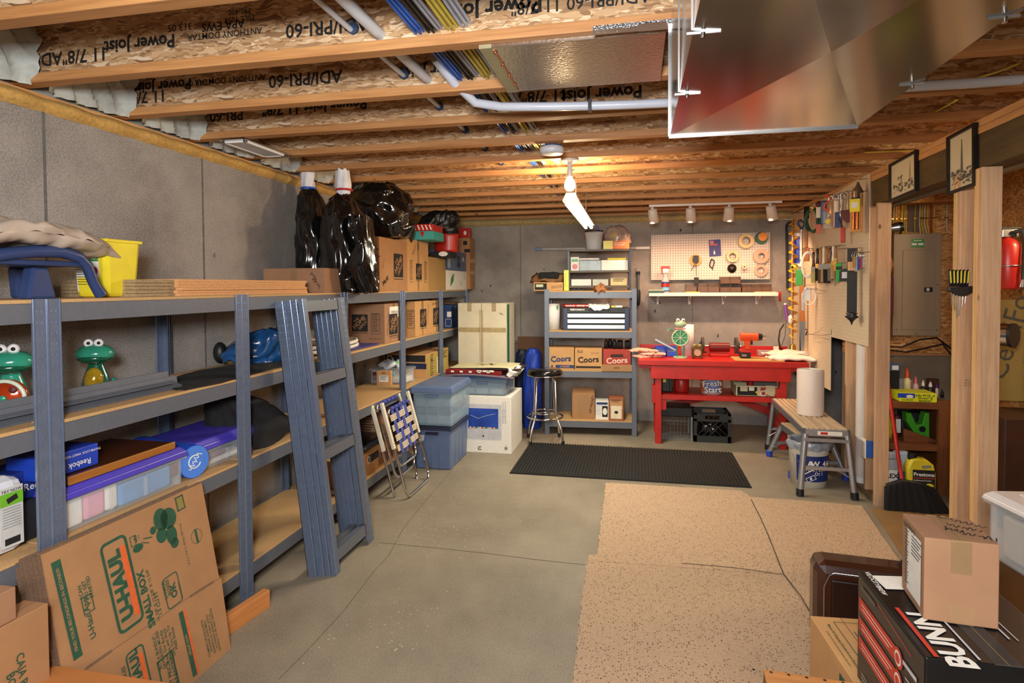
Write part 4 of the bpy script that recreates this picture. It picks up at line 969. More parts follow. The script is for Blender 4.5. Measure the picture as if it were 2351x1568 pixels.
carton('blue sport equipment box with upside-down lettering on the brown board', (xa-.20, xa-.05, ya-.12, yb3, fz+.034, fz+.115), RB, [('t', 'R', .15, -.2, 'Reebok', .03, PAPER, pi, .01), ('t', 'R', .15, .25, 'THUMB-LOCK WRIST WEIGHTS', .0125, PAPER, pi)], '', flaps=False)
y0_ = PX(42, 1085, xa-.12).y
carton('dark blue sport box standing at the left behind the paper towel pack', (xa-.28, xa-.12, y0_-.02, y0_+.30, fz-.03, fz+.07), paint('navy_card', '#1a2c78', .5, 0, .05, 12), [('t', 'R', -.22, -.1, 'Reebok', .036, PAPER, 0, .01), ('t', 'F', 0, 0, 'Reebok', .03, PAPER, 0, .01)], '', flaps=False)
o = M().box(xa-.30, xa-.10, y0_-.05, y0_+.32, L3, fz-.032, paint('dark_bin', '#22242a', .5)).build('dark_crate', bev=.006); tag(o, 'dark crate under the navy sport box in the nearest bay', 'crate')
xb = XF-.05
y0_, y1_ = PX(418, 1055, xb-.06).y, PX(640, 1030, xb).y
bin_('storage_bin', 'shorter clear bin with violet lid holding papers, beside the black bag', (xb-.36, xb, y0_+.02, y1_, L3, PX(640, 952, xb).z), .05, PURL, CLEAR,
     contents=[('paper_pile', (-.4, .4, -.4, .42, .02, .35), PAPER), ('mauve_cloth', (-.3, .42, -.42, -.1, .35, .7), paint('mauve', '#8a6474', .8)), ('white_box', (-.44, -.2, -.45, -.1, .3, .85), PAPER)])
p = PX(468, 1070, XF-.02)
d = thing('foam_roller', 'blue foam exercise roller lying endwise on the third shelf', 'roller', (XF-.10, p.y-.02, L3+.078), (0, 0, 0))
T_ = RZ(radians(18)) @ RY(pi/2)
M().cyl((-.34, 0, 0), (0.06, 0, 0), .076, paint('roller_blue', '#1f50c8', .5, 0, .05, 10), n=30).build('foam_cylinder', d, rot=radians(-14), bev=.004)
m = M(); T_ = RZ(radians(-14)) @ TR(.0615, 0, 0) @ RZ(pi/2) @ RX(pi/2)
m.disc(.074, paint('roller_end', '#4a80dc', .5, 0, .05, 10), T_, 30).tube([(.03*cos(t), .03*sin(t), 0) for t in [2*pi*k/20+1 for k in range(17)]], .003, PAPER, 5, T=T_ @ TR(0, 0, .001)); T_ = T_ @ TR(0, 0, .0015) @ RZ(.9)
for i in range(9): m.rect(.004, .014+.008*(i % 3), PAPER, T_ @ TR(-.04+i*.010, .003*(i % 2), 0) @ RZ(.4*(-1)**i))
for i in range(0): pass
m.build('printed_end', d)
o = M().box(XF-.16, XF-.10, p.y+.07, p.y+.15, L3+.001, L3+.13, paint('cream_box', '#d8cca8', .7)).build('cream_box', bev=.002); tag(o, 'cream coloured slim box behind the blue foam roller', 'box')
o = loft(smooth_rows([(XF-.22, 3.02, L3+.004, .19, .22), (XF-.2, 3.02, L3+.10, .19, .24), (XF-.22, 2.98, L3+.2, .16, .20), (XF-.24, 2.9, L3+.28, .10, .12), (XF-.24, 2.82, L3+.31, .04, .05)], 5), CLB, 40, .10, 6, 3, True, 4, .05).build('duffel_bag'); tag(o, 'slumped black fabric bag on the third shelf behind the leaning uprights', 'bag')
# paper towel pack in the nearest bay
y1_ = 1.655
d = thing('paper_towel_pack', 'tall film wrapped pack of white paper towels in the nearest bay', 'paper towels', (XF-.15, y1_-.17, L3+.001))
hP = PX(40, 1092, XF-.06).z-L3
M().box(-.11, .09, -.18, .16, 0, hP, paint('towel_film', '#dcdde4', .2, 0, .05, 18, .2)).build('wrapped_rolls', d, bev=.045)
LG0 = paint('small_print_grey', '#8c8c8c', .6); m = M(); dm = (.18, .34, hP)
m.rect(.075, .20, paint('label_grey', '#d0d0cc', .5), face(dm, 'R', .10, -.0, 0, .003)).rect(.075, .042, paint('lime_label', '#74b82c', .5), face(dm, 'R', .10, .06, 0, .004)).text('TRY NOW', .014, face(dm, 'R', .10, .087, 0, .004), INK, .01).rect(.035, .018, INK, face(dm, 'R', .10, .06, .3, .006))
for i in range(8): m.rect(.06, .0025, LG0, face(dm, 'R', .10, .03-i*.009, 0, .004))
m.rect(.05, .022, INK, face(dm, 'R', .10, -.08, 0, .004)).build('label', d)
o = carton('brown carton corner standing on the floor at the left picture edge', (-1.93, -1.835, .95, 1.535, 0, .62), KRAFT, [('t', 'R', .36, .10, 'CAJA PARA LIBROS', .034, GRINK, -pi/2+.1, .01), ('t', 'R', .30, .12, 'BOOK BOX', .034, GRINK, -pi/2+.1, .01)], '')
o = carton('narrow tan carton end poking up at the far left edge before the towel pack', (-1.90, -1.84, 1.02, 1.44, .622, .72), KRAFT3, (), '', flaps=False)

# ------------------------------------------------------------------ knocked-down uprights leaning on the rack
d = thing('loose_rack_frame', 'blue knocked-down shelf frame of nested uprights leaning against the racks', 'shelf parts', (-1.65, 3.0, .002), (0, -radians(6.9), 0))
Hh = 1.565
for i, (dx, dy, sy, sx) in enumerate(((-.10, .0, 1, -1), (-.062, .018, 1, -1), (-.036, .034, 1, -1))):
    m = M(); w_ = .052
    m.box(dx-w_, dx, dy, dy+.0022, 0, Hh, BLUEM).box(dx-.0022, dx, dy, dy+.034, 0, Hh, BLUEM).cyl((dx, dy, 0), (dx, dy, Hh), .0042, LIP, n=8).box(dx-w_, dx-w_+.003, dy, dy+.009, 0, Hh, BLUEM)
    for k in range(41):
        z = .02+k*.038
        for xx in (.35, .72): m.box(dx-w_*xx-.0024, dx-w_*xx+.0024, dy-.003, dy, z, z+.005, TAB)
    m.build('upright', d)
m = M(); m.box(-.030, 0, .04, .0422, 0, Hh, BLUEM).box(-.0022, 0, .04, .085, 0, Hh, BLUEM).cyl((0, .04, 0), (0, .04, Hh), .004, LIP, n=8)
for k in range(41): m.box(-.015, -.011, .038, .04, .02+k*.038, .024+k*.038, TAB)
m.build('upright', d)
for i, dx in enumerate((-.175, -.145, -.115, -.085, -.05)):
    m = M(); w_ = .034; dy = .47+.008*i
    m.box(dx-.0, dx+.0022, dy, dy+w_+.012, 0, Hh, BLUEM).cyl((dx, dy, 0), (dx, dy, Hh), .0035, LIP, n=8).box(dx-.028, dx, dy, dy+.0022, 0, Hh, BLUEM)
    for k in range(41): m.box(dx-.018, dx-.013, dy-.003, dy, .02+k*.038, .026+k*.038, TAB)
    m.build('upright', d)
m = M(); m.box(-.002, 0, .47, .53, 0, Hh, BLUEM).box(-.034, -.002, .528, .530, 0, Hh, BLUEM).box(-.002, .003, .468, .472, 0, Hh, GREYM)
for k in range(41):
    for yy in (.49, .51): m.box(0, .003, yy, yy+.005, .02+k*.038, .026+k*.038, TAB)
m.build('upright', d)
m = M().box(-.001, .001, .445, .47, 0, Hh, GREYM); m.build('upright', d)
for z in (1.553, 1.126, .70, .125):
    m = M().prism([(-.012, z-.062), (-.004, z-.062), (-.004, z), (-.05, z), (-.05, z-.01), (-.012, z-.012)], .045, .47, 1, GREYM); m.build('beam', d)
    M().prism([(-.085, z-.05), (-.078, z-.05), (-.078, z), (-.12, z), (-.12, z-.01), (-.085, z-.012)], .045, .47, 1, GREYM).build('beam', d)
# ------------------------------------------------------------------ flattened moving cartons leaning on the rack
# plane through the floor line and the rack face
def upt(px, py, off=0):
    """pixel -> (s along y, t up the slope) on the leaning plane x = xb - k z"""
    q = fw + rt*((px-CXP)/F_PX) + dn*((py-CYP)/F_PX); k = tan_; n_ = Vector((1, 0, k)); o_ = Vector((0, 0, EYE))
    t = (n_.dot(Vector((XB, 0, 0))-o_))/n_.dot(q); p = o_+q*t
    return p
tan_ = .20; XB = -1.785
C_ = [upt(*p) for p in ((98, 1270), (464, 1106), (504, 1323), (509, 1326), (532, 1492), (455, 1572), (380, 1640), (180, 1640), (148, 1550))]
sl = sqrt(1+tan_*tan_)
def loc2(p): return (p.y-C_[0].y, p.z*sl)
frm = Matrix.Translation((XB, C_[0].y, 0)) @ Matrix(((0, -tan_/sl, 1/sl, 0), (1, 0, 0, 0), (0, 1/sl, tan_/sl, 0), (0, 0, 0, 1)))
outl = [loc2(p) for p in C_]
zmin = .004
outl = [(x_, max(zmin, y_)) for x_, y_ in outl]
GI = M(); d = None
for i in range(7):
    nm = 'flattened_carton'
    T_ = frm @ TR(random.uniform(-.006, .003)-.0085*i, random.uniform(-.006, .004), -.0085*i)
    o = bpy.data.objects.new(nm, M().add([(x_, y_, z_) for z_ in (-.006, 0) for x_, y_ in outl], [tuple(range(len(outl)))[::-1], tuple(range(len(outl), 2*len(outl)))]+[(k, (k+1) % len(outl), len(outl)+(k+1) % len(outl), len(outl)+k) for k in range(len(outl))], KRAFT if i == 0 else CUTK).mesh(nm))
    COL.objects.link(o); o.matrix_world = T_
    tag(o, 'front flattened moving carton with green and orange print leaning on the rack' if i == 0 else ('second', 'third', 'fourth', 'fifth', 'sixth', 'rearmost')[i-1]+' plain flattened carton counted behind the printed front one', 'box', None if i == 0 else 'flattened cartons behind the printed one')
    if i == 0: d = o
m = M(); inv = frm.inverted()
def at2(px, py): q = inv @ upt(px, py); return q
# direction of the writing: it runs from bottom to top, tilted with the sheet
A_, B_ = at2(300, 1425), at2(258, 1245); wr = atan2(B_.y-A_.y, B_.x-A_.x)
def TT(px, py, z=.0014): q = at2(px, py); return TR(q.x, q.y, z) @ RZ(wr)
ue = lambda a, b: (at2(*a)-at2(*b)).length
K = ue((300, 1425), (258, 1245))/1.0
m.text('U-HAUL', K*.235, TT(279, 1340), GRINK, .055); m.rect(K*.88, K*.085, ORINK, TT(296, 1330) @ TR(0, -K*.02, 0))
m.rframe(K*1.12, K*.38, K*.036, GRINK, TT(282, 1336), K*.08)
m.text('SMALL BOX', K*.14, TT(337, 1372), GRINK, .04); m.text('16 3/8" X 12 5/8" X 12 5/8"', K*.062, TT(352, 1363), GRINK, .01); m.text('1.5 CU FT', K*.075, TT(364, 1382), GRINK, .02)
m.rect(K*1.12, K*.11, GRINK, TT(155, 1396, .0012)); m.text('FIND YOUR BELONGINGS IN SECONDS!', K*.053, TT(155, 1396, .002), KRAFT, .02)
m.text('SCAN\nTO GET\nSTARTED', K*.062, TT(197, 1350), GRINK, .02); m.frame(K*.2, K*.14, K*.012, GRINK, TT(203, 1383)); m.text('U-Haul App', K*.10, TT(206, 1415), GRINK, .02)
m.rframe(K*.42, K*.27, K*.014, GRINK, TT(397, 1352), K*.05); m.text('U-HAUL\nBOXES', K*.07, TT(384, 1352) @ TR(.02*K, 0, 0), GRINK, .02); m.text('OK', K*.13, TT(400, 1352), GRINK, .04); m.text('FOR SHIPPING', K*.04, TT(415, 1352), GRINK, .01)
m.text('Proudly Made in the U.S.A.', K*.055, TT(425, 1248) @ RZ(pi), GRINK); m.frame(K*.2, K*.15, K*.018, GRINK, TT(414, 1152)); m.rect(K*.15, K*.1, paint('faded_green', '#8a7c3c', .8), TT(414, 1152, .001))
T_ = TT(452, 1228); m.rect(K*.2, K*.04, GRINK, T_)
for i in range(22): m.rect(K*.03, K*.006, GRINK, T_ @ RZ(i*2*pi/22) @ TR(0, K*.10, 0))
for px, py, r_, sy_ in ((370, 1190, .15, .8), (387, 1187, .14, 1), (372, 1226, .10, .9), (395, 1225, .13, .7), (402, 1243, .07, 1), (318, 1255, .05, 1.6), (352, 1215, .05, 1)): m.disc(K*r_, GRINK, TT(px, py), 20, sy_)
m.text('*', K*.22, TT(322, 1228), GRINK, .02); m.frame(K*.13, K*.08, K*.01, GRINK, TT(306, 1240)); m.rect(K*.14, K*.015, GRINK, TT(340, 1232) @ RZ(1.3)); m.rect(K*.12, K*.012, GRINK, TT(335, 1243) @ RZ(1.1))
# lower flaps
m.rect(K*.9, K*.07, GRINK, TT(432, 1475)); m.rect(K*.9, K*.035, ORINK, TT(440, 1470)); m.text('uhaul.com', K*.07, TT(432, 1478, .002), KRAFT, .02)
m.text('"BUY A BUNDLE"-\nSAVE EVEN MORE!\nReal. Our Bundle\nPrices and We\'ll\nGive You Up To\nFREE Boxes', K*.062, TT(382, 1478), GRINK, .015)
m.text('COMPRE UN PAQUETE-\nAHORRE AUN MAS!\nBeneficios en mejor precio\nun nuestro paquete Y le\ndaremos 1/3 de cajas GRATIS', K*.052, TT(484, 1452), GRINK, .012)
m.text('U-HAUL', K*.17, TT(318, 1545), GRINK, .04); m.rect(K*.5, K*.06, ORINK, TT(333, 1540)); m.rframe(K*.66, K*.27, K*.02, GRINK, TT(322, 1545), K*.06); m.text('BEST PRICE\nGUARANTEED', K*.08, TT(398, 1545), GRINK, .02); m.text('HANDLES', K*.07, TT(290, 1555), GRINK, .02)
m.frame(K*.5, K*.26, K*.02, GRINK, TT(388, 1545))
m.build('printing', d)
m = M()
def slot(p, q, w_=.006):
    a_, b_ = at2(*p), at2(*q); t_ = (b_-a_).normalized(); n_ = Vector((-t_.y, t_.x, 0))*w_/2
    m.add([(a_.x-n_.x, a_.y-n_.y, .0012), (b_.x-n_.x, b_.y-n_.y, .0012), (b_.x+n_.x, b_.y+n_.y, .0012), (a_.x+n_.x, a_.y+n_.y, .0012)], [(0, 1, 2, 3)], CUTK)
slot((196, 1533), (258, 1490), .010); slot((436, 1367), (490, 1333), .010); slot((258, 1490), (436, 1367), .002); slot((490, 1333), (505, 1325), .003)
m.build('flap_slots', d)
o = M().box(-.02, .02, -.18, .18, 0, .09, wood('offcut', '#b06a34', '#d08c50', 1)).build('lumber_offcut', None, (XF+.11, 2.50, 0), radians(-8), bev=.003); tag(o, 'short offcut of orange-brown lumber on the floor under the rack edge', 'lumber')
o = carton('brown carton lying at the bottom left corner under the flattened stack', (PZ(-120, 1545, .38).x, PZ(400, 1562, .38).x, 1.08, PZ(200, 1538, .38).y, 0, .38), paint('warm_kraft', '#b4733c', .7, 0, .06, 9), (), '')
# ------------------------------------------------------------------ folded lawn chair
d = thing('lawn_chair', 'folded chrome lawn chair with blue and cream woven webbing leaning on the rack', 'chair', (-1.70, 4.235, .004), (0, -radians(15.5), 0))
def loop(y0, y1, x, zb, zt, r=.011, nm='tube_frame', rr=.07):
    p = [(x, y0, zt)]
    for k in range(7): a = pi/2*k/6; p.append((x, y0+rr*(1-cos(a)), zb+rr*(1-sin(a))))
    for k in range(7): a = pi/2*k/6; p.append((x, y1-rr*(1-sin(a)), zb+rr*(1-cos(a))))
    p.append((x, y1, zt)); M().tube(p, r, CHR, 10).build(nm, d)
loop(.0, .50, 0, .012, .46); loop(.03, .52, -.115, .012, .62); loop(.06, .44, -.03, .24, .60); loop(.05, .46, -.075, .16, .6)
IV = paint('ivory_plastic', '#dfd6c2', .4, 0, .04, 14); WB = paint('webbing_blue', '#3c4698', .7, 0, .12, 60); WC = paint('webbing_cream', '#d6c8a8', .75, 0, .1, 60)
for y_, x_ in ((-.012, .004), (.512, .004), (-.006, -.085), (.518, -.085)):
    m = M().box(x_-.011, x_+.011, y_-.016, y_+.016, .40, .76, IV)
    for z in (.44, .56, .735): m.cyl((x_-.013, y_, z), (x_+.014, y_, z), .004, STEEL, n=8)
    m.build('armrest', d, bev=.006)
for x_, z in ((.012, .69), (-.07, .745)):
    M().tube([(x_, .03, z-.05), (x_, .04, z-.01), (x_, .07, z), (x_, .43, z), (x_, .46, z-.01), (x_, .47, z-.05)], .010, CHR, 8).build('tube_frame', d)
    for k in range(5): M().cyl((x_, .085+k*.075, z), (x_, .135+k*.075, z), .0155, WB, n=10).build('webbing_wrap', d)
for k in range(4):
    y_ = .085+k*.085; M().box(.012, .0145, y_, y_+.052, .34, .69, WB).box(.0146, .0150, y_+.023, y_+.029, .34, .69, paint('webbing_stripe', '#5a66b8', .7)).build('webbing_strap', d)
for r_ in range(4):
    z = .365+r_*.078; m = M()
    for k in range(5):
        y_ = .04+k*.085; over = (k+r_) % 2; xo = .0165 if over else .009
        for q in range(4): m.box(xo, xo+.002, y_, y_+.085, z+q*.0125, z+q*.0125+.0085, WC)
    m.build('woven_strap', d)
for y_ in (.03, .47): M().box(-.02, .02, y_-.012, y_+.02, .325, .345, STEEL).cyl((.0, y_, .335), (.03, y_, .335), .008, CHR, n=8).build('hinge', d)
# ------------------------------------------------------------------ totes, computer carton, rugs
TB = paint('tote_blue_grey', '#5c6f92', .4, 0, .06, 8); TBC = paint('tote_clear_blue', '#9db6c8', .15, 0, .05, 8, alpha=.42); NAV = paint('tote_dark_lid', '#1c2238', .4, 0, .06, 8)
FAB = paint('folded_pale_fabric', '#b8c4cc', .9, 0, .15, 12); FABD = paint('folded_mauve_fabric', '#7c6878', .9, 0, .2, 14)
ca = PZ(1037, 1083); y1_ = PZ(1081, 1041).y; xt0 = -1.962
zA = PY(1037, 990, ca.y).z; 
t1 = bin_('storage_tote', 'large grey-blue tote with a dark lid on the floor, lower of the two', (xt0, ca.x+.005, ca.y, y1_, 0, zA+.03), .035, NAV, TB, taper=.86, ribs=3)
m = M(); m.poly([(-.022, .03), (.022, .03), (.018, -.01), (.0, -.035), (-.018, -.012)], paint('torn_label', '#b8b8c0', .7), TR(-.09, -(y1_-ca.y)/2*.94-.004, zA*.78) @ RX(pi/2)); m.build('torn_label', t1)
zB = PY(1045, 886, ca.y+.05).z
bin_('storage_tote', 'clear tote with grey-blue lid full of folded fabric, stacked on the large tote', (xt0-.0, ca.x+.02, ca.y-.01, y1_+.02, zA+.032, zB), .06, TB, TBC, taper=.9, contents=[('folded_fabric', (-.42, .42, -.42, .42, .03, .3), FAB), ('folded_fabric', (-.4, .4, -.41, .41, .31, .52), FABD), ('folded_fabric', (-.42, .40, -.42, .42, .53, .8), FAB)])
q = PZ(1174, 1043); qy = PZ(1186, 1006).y; hI = PY(1170, 912, q.y).z
ib = (q.x-.47, q.x, q.y, qy-.05, 0, hI)
MACB = paint('screen_blue', '#2648a4', .25, 0, .35, 4); LG_ = paint('light_grey_print', '#c4c4c8', .4)
o = carton('white computer carton with a printed blue screen standing on the floor', ib, PAPER, [('r', 'F', -.09, .05, .36, .34, LG_), ('q', 'F', -.09, .05, .37, .35, paint('silver_print', '#dcdce0', .35)), ('r', 'F', -.09, .11, .30, .195, MACB), ('d', 'F', -.09, -.20, .009, INK), ('d', 'F', .39, -.40, .016, paint('apple_grey', '#8c8c90', .5), 1.05), ('d', 'F', .403, -.355, .005, MATS['apple_grey'], .6), ('t', 'F', -.17, -.42, 'C', .05, INK, 0, .03)] +
       [('sc', 'F', .33+i*.05, .22, 9, .22, .022, INK, -pi/2) for i in range(2)], 'y', bev=.004)
m = M(); dm = (.47, qy-.05-q.y, hI)
for i in range(14): m.rect(.016, .012, (PAPER, ORG, YEL, GRN, LG_)[i % 5], face(dm, 'F', -.09*.47-.13+i*.02, .11*hI-.09, 0, .004))
m.tube([(x_, 0, z_) for x_, z_ in ((-.13, .03), (-.05, .0), (.03, .03), (.12, .05))], .002, LG_, 4, T=face(dm, 'F', -.04, .06, 0, .0035) @ RX(-pi/2))
m.build('printed_icons', o)
ty0 = q.y+.02; a = front(1048, 1166, 864, 905, ty0, .42, hI+.003)
bin_('storage_tote', 'clear blue tote with folded linens standing on the computer carton', (a[0], a[1], ty0, ty0+.42, hI+.003, a[5]), .035, TB, TBC, taper=.88, contents=[('folded_fabric', (-.4, .4, -.42, .42, .03, .45), PAPER), ('folded_fabric', (-.38, .38, -.42, .42, .46, .75), FABD)])
rz_ = a[5]+.004; cx_, cy_ = (a[0]+a[1])/2-.02, ty0+.18
RM = paint('red_rug', '#7c1414', .9, 0, .1, 20); CRM = paint('cream_mat', '#cdc49c', .7, 0, .06, 14); DRM = paint('dark_rug', '#2a1614', .9, 0, .2, 20)
def lay(w0, w1, d0, d1, z, h, mat, sag=.0, seed=0):
    def f(u, v): x_ = w0+(w1-w0)*u; y_ = d0+(d1-d0)*v; return (x_, y_, z+.006*sin(u*5+seed)-sag*abs(u-.5)**2*4*.25)
    return M().grid(f, 20, 12, mat)
rugs = (('grey folded blanket at the bottom of the rug pile', FABD, -.36, .34, .0, .018), ('dark red patterned rug folded under the cream mat', RM, -.34, .22, .020, .045), ('dark brown rug edge between the red rug and the cream mat', DRM, -.20, .40, .068, .010), ('cream printed mat lying on top of the folded rugs', CRM, -.30, .33, .082, .008))
for i, (lb, mt, w0, w1, dz, th) in enumerate(rugs):
    o = lay(w0, w1, -.22+.01*i, .20, dz+th, th, mt, .05, i).build('folded_rug' if i != 3 else 'printed_mat', None, (cx_, cy_, rz_), 0, solid=th, bev=.003); tag(o, lb, 'rug')
    if i == 1:
        m = M()
        for k in range(5): m.box(-.28+k*.09, -.25+k*.09, -.2235, -.221, .035, .052, PAPER)
        for k in range(3): m.box(-.02+k*.06, .03+k*.06, -.2235, -.221, .045, .062, PAPER)
        m.build('white_motif', o)
    if i == 3:
        m = M()
        for k in range(7): m.disc(.02+.006*(k % 3), (INK, RM, GRN, MATS['faded_green'])[k % 4], TR(-.02+.03*k-.05, .02*sin(k*2), .096) @ RZ(k), 8, .5)
        m.build('printed_flowers', o)
m = loft(smooth_rows([(cx_+.30, cy_-.05, rz_+.004, .06, .16), (cx_+.33, cy_-.05, rz_+.05, .07, .17), (cx_+.30, cy_-.05, rz_+.078, .05, .15)], 4), PAPER, 30, .12, 6, 4, True, 5, .08)
o = m.build('white_towel'); tag(o, 'folded white towel hanging at the right end of the rug pile', 'towel')
# tall white cartons behind
Yc = 6.22; zt_ = PY(1110, 696, Yc).z
CRW = paint('old_white_board', '#cfc6ac', .7, 0, .06, 8); GST = paint('green_stripe', '#1f6b58', .6)
for i, (l, r, lb) in enumerate(((1052, 1105, 'left tall off-white carton behind the rug pile'), (1106, 1163, 'right tall off-white carton with a green stripe on its side'))):
    x0_, x1_ = PY(l, 800, Yc).x, PY(r, 800, Yc).x
    it = [('q', 'F', 0, .30, .0+(x1_-x0_)*.96, .05, paint('aged_tape', '#a8966c', .4, 0, .15, 20)), ('r', 'F', .46 if i == 0 else -.46, 0, .02, zt_*.9, TAPEC)]
    if i: it += [('r', 'R', -.3, 0, .10, zt_*.98, GST), ('f', 'R', -.28, -.2, .16, .3, .012, GST), ('sc', 'F', .3, .42, 3, .05, .03, INK, -.4)]
    carton(lb, (x0_, x1_, Yc, Yc+.42, 0, zt_), CRW, it, 'ty')
# camp chair bags, brown panel
o = M().box(PY(1186, 800, 7.1).x, PY(1250, 800, 7.1).x, 7.16, 7.18, 0, PY(1215, 773, 7.15).z, paint('hardboard', '#6a4526', .6, 0, .1, 6)).build('hardboard_panel', bev=.002); tag(o, 'brown hardboard sheet leaning on the back wall behind the blue bags', 'panel')
NB = paint('navy_nylon', '#16203c', .6, 0, .2, 14); BB = paint('bright_blue_nylon', '#1b3fae', .5, 0, .18, 12)
for nm_lb, (px, pw, Yq, mt, tpy) in (('navy blue carry bag standing behind the bright blue one', (1197, .085, 6.95, NB, 803)), ('bright blue nylon carry bag of a folding chair beside the stool', (1222, .10, 6.72, BB, 800))):
    x_ = PY(px, 900, Yq).x; zt2 = PY(px, tpy, Yq).z
    o = loft(smooth_rows([(x_, Yq, .003, pw, pw*.9), (x_, Yq, .3, pw*1.12, pw), (x_+.01, Yq, zt2*.75, pw*1.0, pw*.9), (x_+.012, Yq, zt2*.93, pw*.85, pw*.8), (x_+.014, Yq, zt2, pw*.5, pw*.5)], 6), mt, 30, .05, 6, pw*50, True, 7, .05).build('carry_bag')
    tag(o, nm_lb, 'bag'); M().tube([(x_+.03, Yq-pw*.9, zt2*.95), (x_+.01, Yq-pw*1.25, zt2*.8), (x_+.02, Yq-pw*1.3, zt2*.55), (x_+.04, Yq-pw*1.15, .3)], .012, mt, 6).build('strap', o)
# ------------------------------------------------------------------ bar stool
cs = Vector((-.935, 6.13, 0)); st = PY(1251, 846, cs.y).z
d = thing('bar_stool', 'chrome bar stool with a round black padded seat before the grey shelf unit', 'stool', cs, radians(14))
M().lathe([(0, st-.075), (.165, st-.075), (.178, st-.068), (.182, st-.045), (.18, st-.02), (.16, st-.004), (0, st)], paint('black_vinyl', '#0d0d0e', .22, 0, .1, 10, coat=.4), 36).build('seat', d)
M().torus((0, 0, st-.066), .181, .006, CHR, 2, 36).build('chrome_band', d)
for k in range(4):
    a_ = pi/4+k*pi/2; c_, s_ = cos(a_), sin(a_)
    M().tube([(c_*.10, s_*.10, st-.075), (c_*.135, s_*.135, st-.13), (c_*.15, s_*.15, .30), (c_*.16, s_*.16, .27), (c_*.215, s_*.215, .15), (c_*.235, s_*.235, .03)], .011, CHR, 10).build('leg', d)
    M().cyl((c_*.235, s_*.235, .008 if k != 3 else .016), (c_*.235, s_*.235, .045), .016, BLK, n=12).build('rubber_tip', d)
M().torus((0, 0, .265), .185, .010, CHR, 2, 40).build('foot_ring', d); M().torus((0, 0, .31), .135, .007, CHR, 2, 32).build('inner_ring', d)
# ------------------------------------------------------------------ things on the freestanding unit
def gb(l, r, t, b, lv, dep, Y=6.50, dz=0): 
    a_ = front(l, r, t, b, Y, dep, LG[lv]+.014+dz); return a_
zt_ = LG[0]+.014
WALN = paint('dark_shelf_wood', '#4c3f30', .5, 0, .1, 8)
a = gb(1302, 1447, 571, 668, 0, .3, 6.55)
d = thing('small_shelf_rack', 'small dark shelf rack standing on the freestanding steel unit', 'shelving', ((a[0]+a[1])/2, 6.70, zt_), ang); W2 = (a[1]-a[0])/2; hh = a[5]-zt_
for x_ in (-W2, W2-.02):
    for y_ in (-.15, .13): M().box(x_, x_+.02, y_, y_+.02, 0, hh, paint('dark_steel', '#34363c', .4, .4)).build('upright', d)
zs = [0, 0, 0, 0]; zs = [PY(1375, py_, 6.55).z-zt_ for py_ in (572, 621, 656)]
for z in zs: M().box(-W2+.002, W2-.002, -.15, .15, z-.022, z, WALN).build('shelf_board', d, bev=.002)
def onrack(l, r, t, k, lb, mt, items=(), nm='small_box', cat='box', dep=.2, Y=6.60):
    z0 = (zt_+zs[k]+.0015) if k < 3 else zt_+.001
    x0_, x1_ = PY(l, 600, Y).x, PY(r, 600, Y).x; return carton(lb, (x0_, x1_, Y, Y+dep, z0, PY((l+r)/2, t, Y).z), mt, items, '', flaps=False, name=nm, cat=cat, rz=ang)
onrack(1309, 1328, 590, 1, 'white and green small box on the upper rack shelf', PAPER, [('r', 'F', 0, .25, .07, .03, GRN), ('d', 'F', 0, -.2, .03, REDP)])
onrack(1329, 1378, 598, 1, 'pale stack of filter papers on the upper rack shelf', FAB, nm='paper_stack', cat='papers')
o = onrack(1379, 1440, 597, 1, 'white blank carton on the upper rack shelf', PAPER)
o = M().box(-.12, .12, -.08, .08, 0, .03, paint('plastic_sleeve', '#a08c7c', .3, 0, .3, 30)).build('plastic_sleeve', None, (PY(1352, 590, 6.7).x, 6.7, PY(1352, 598, 6.6).z+.002), ang, bev=.008); tag(o, 'clear plastic packet lying on the paper stack', 'packet')
o = M().box(-.1, .1, -.06, .06, 0, .025, YEL).build('yellow_packet', None, (PY(1415, 590, 6.7).x, 6.7, PY(1410, 597, 6.6).z+.002), ang, bev=.008); tag(o, 'yellow and red packet lying on the blank white carton', 'packet')
onrack(1310, 1356, 641, 2, 'white open parts tray on the lower rack shelf', PAPER, nm='parts_tray'); onrack(1359, 1395, 641, 2, 'white tray of small jars on the lower rack shelf', paint('off_white', '#c8c4b4', .6), nm='parts_tray')
onrack(1400, 1438, 638, 2, 'cream labelled carton on the lower rack shelf', paint('cream_board', '#d0b884', .7), [('l', 'F', 0, .1, 2, .12, .02, INK)])
for i in range(3):
    x_ = PY(1315+i*9.5, 662, 6.58).x; o = M().lathe([(.019, 0), (.023, 0), (.023, .2), (.019, .2), (.019, 0)], paint('grey_pipe_piece', '#7c7c80', .5), 18).build('pipe_piece', None, (x_, 6.57, zt_+.025), (-pi/2, 0, ang)); tag(o, ('left grey pipe piece under the rack', 'middle grey pipe piece under the rack', 'right grey pipe piece under the rack')[i], 'pipe', 'pipe pieces under the rack')
o = loft([(0, 0, 0, .05, .04), (0, 0, .02, .065, .045), (.01, 0, .045, .05, .035), (.02, 0, .055, .02, .02)], paint('tan_leather', '#a0683c', .7, 0, .15, 20), 22, .3, 8, 3).build('leather_glove', None, (PY(1376, 665, 6.47).x, 6.48, zt_+.001)); tag(o, 'crumpled tan leather glove on the edge of the freestanding unit', 'glove')
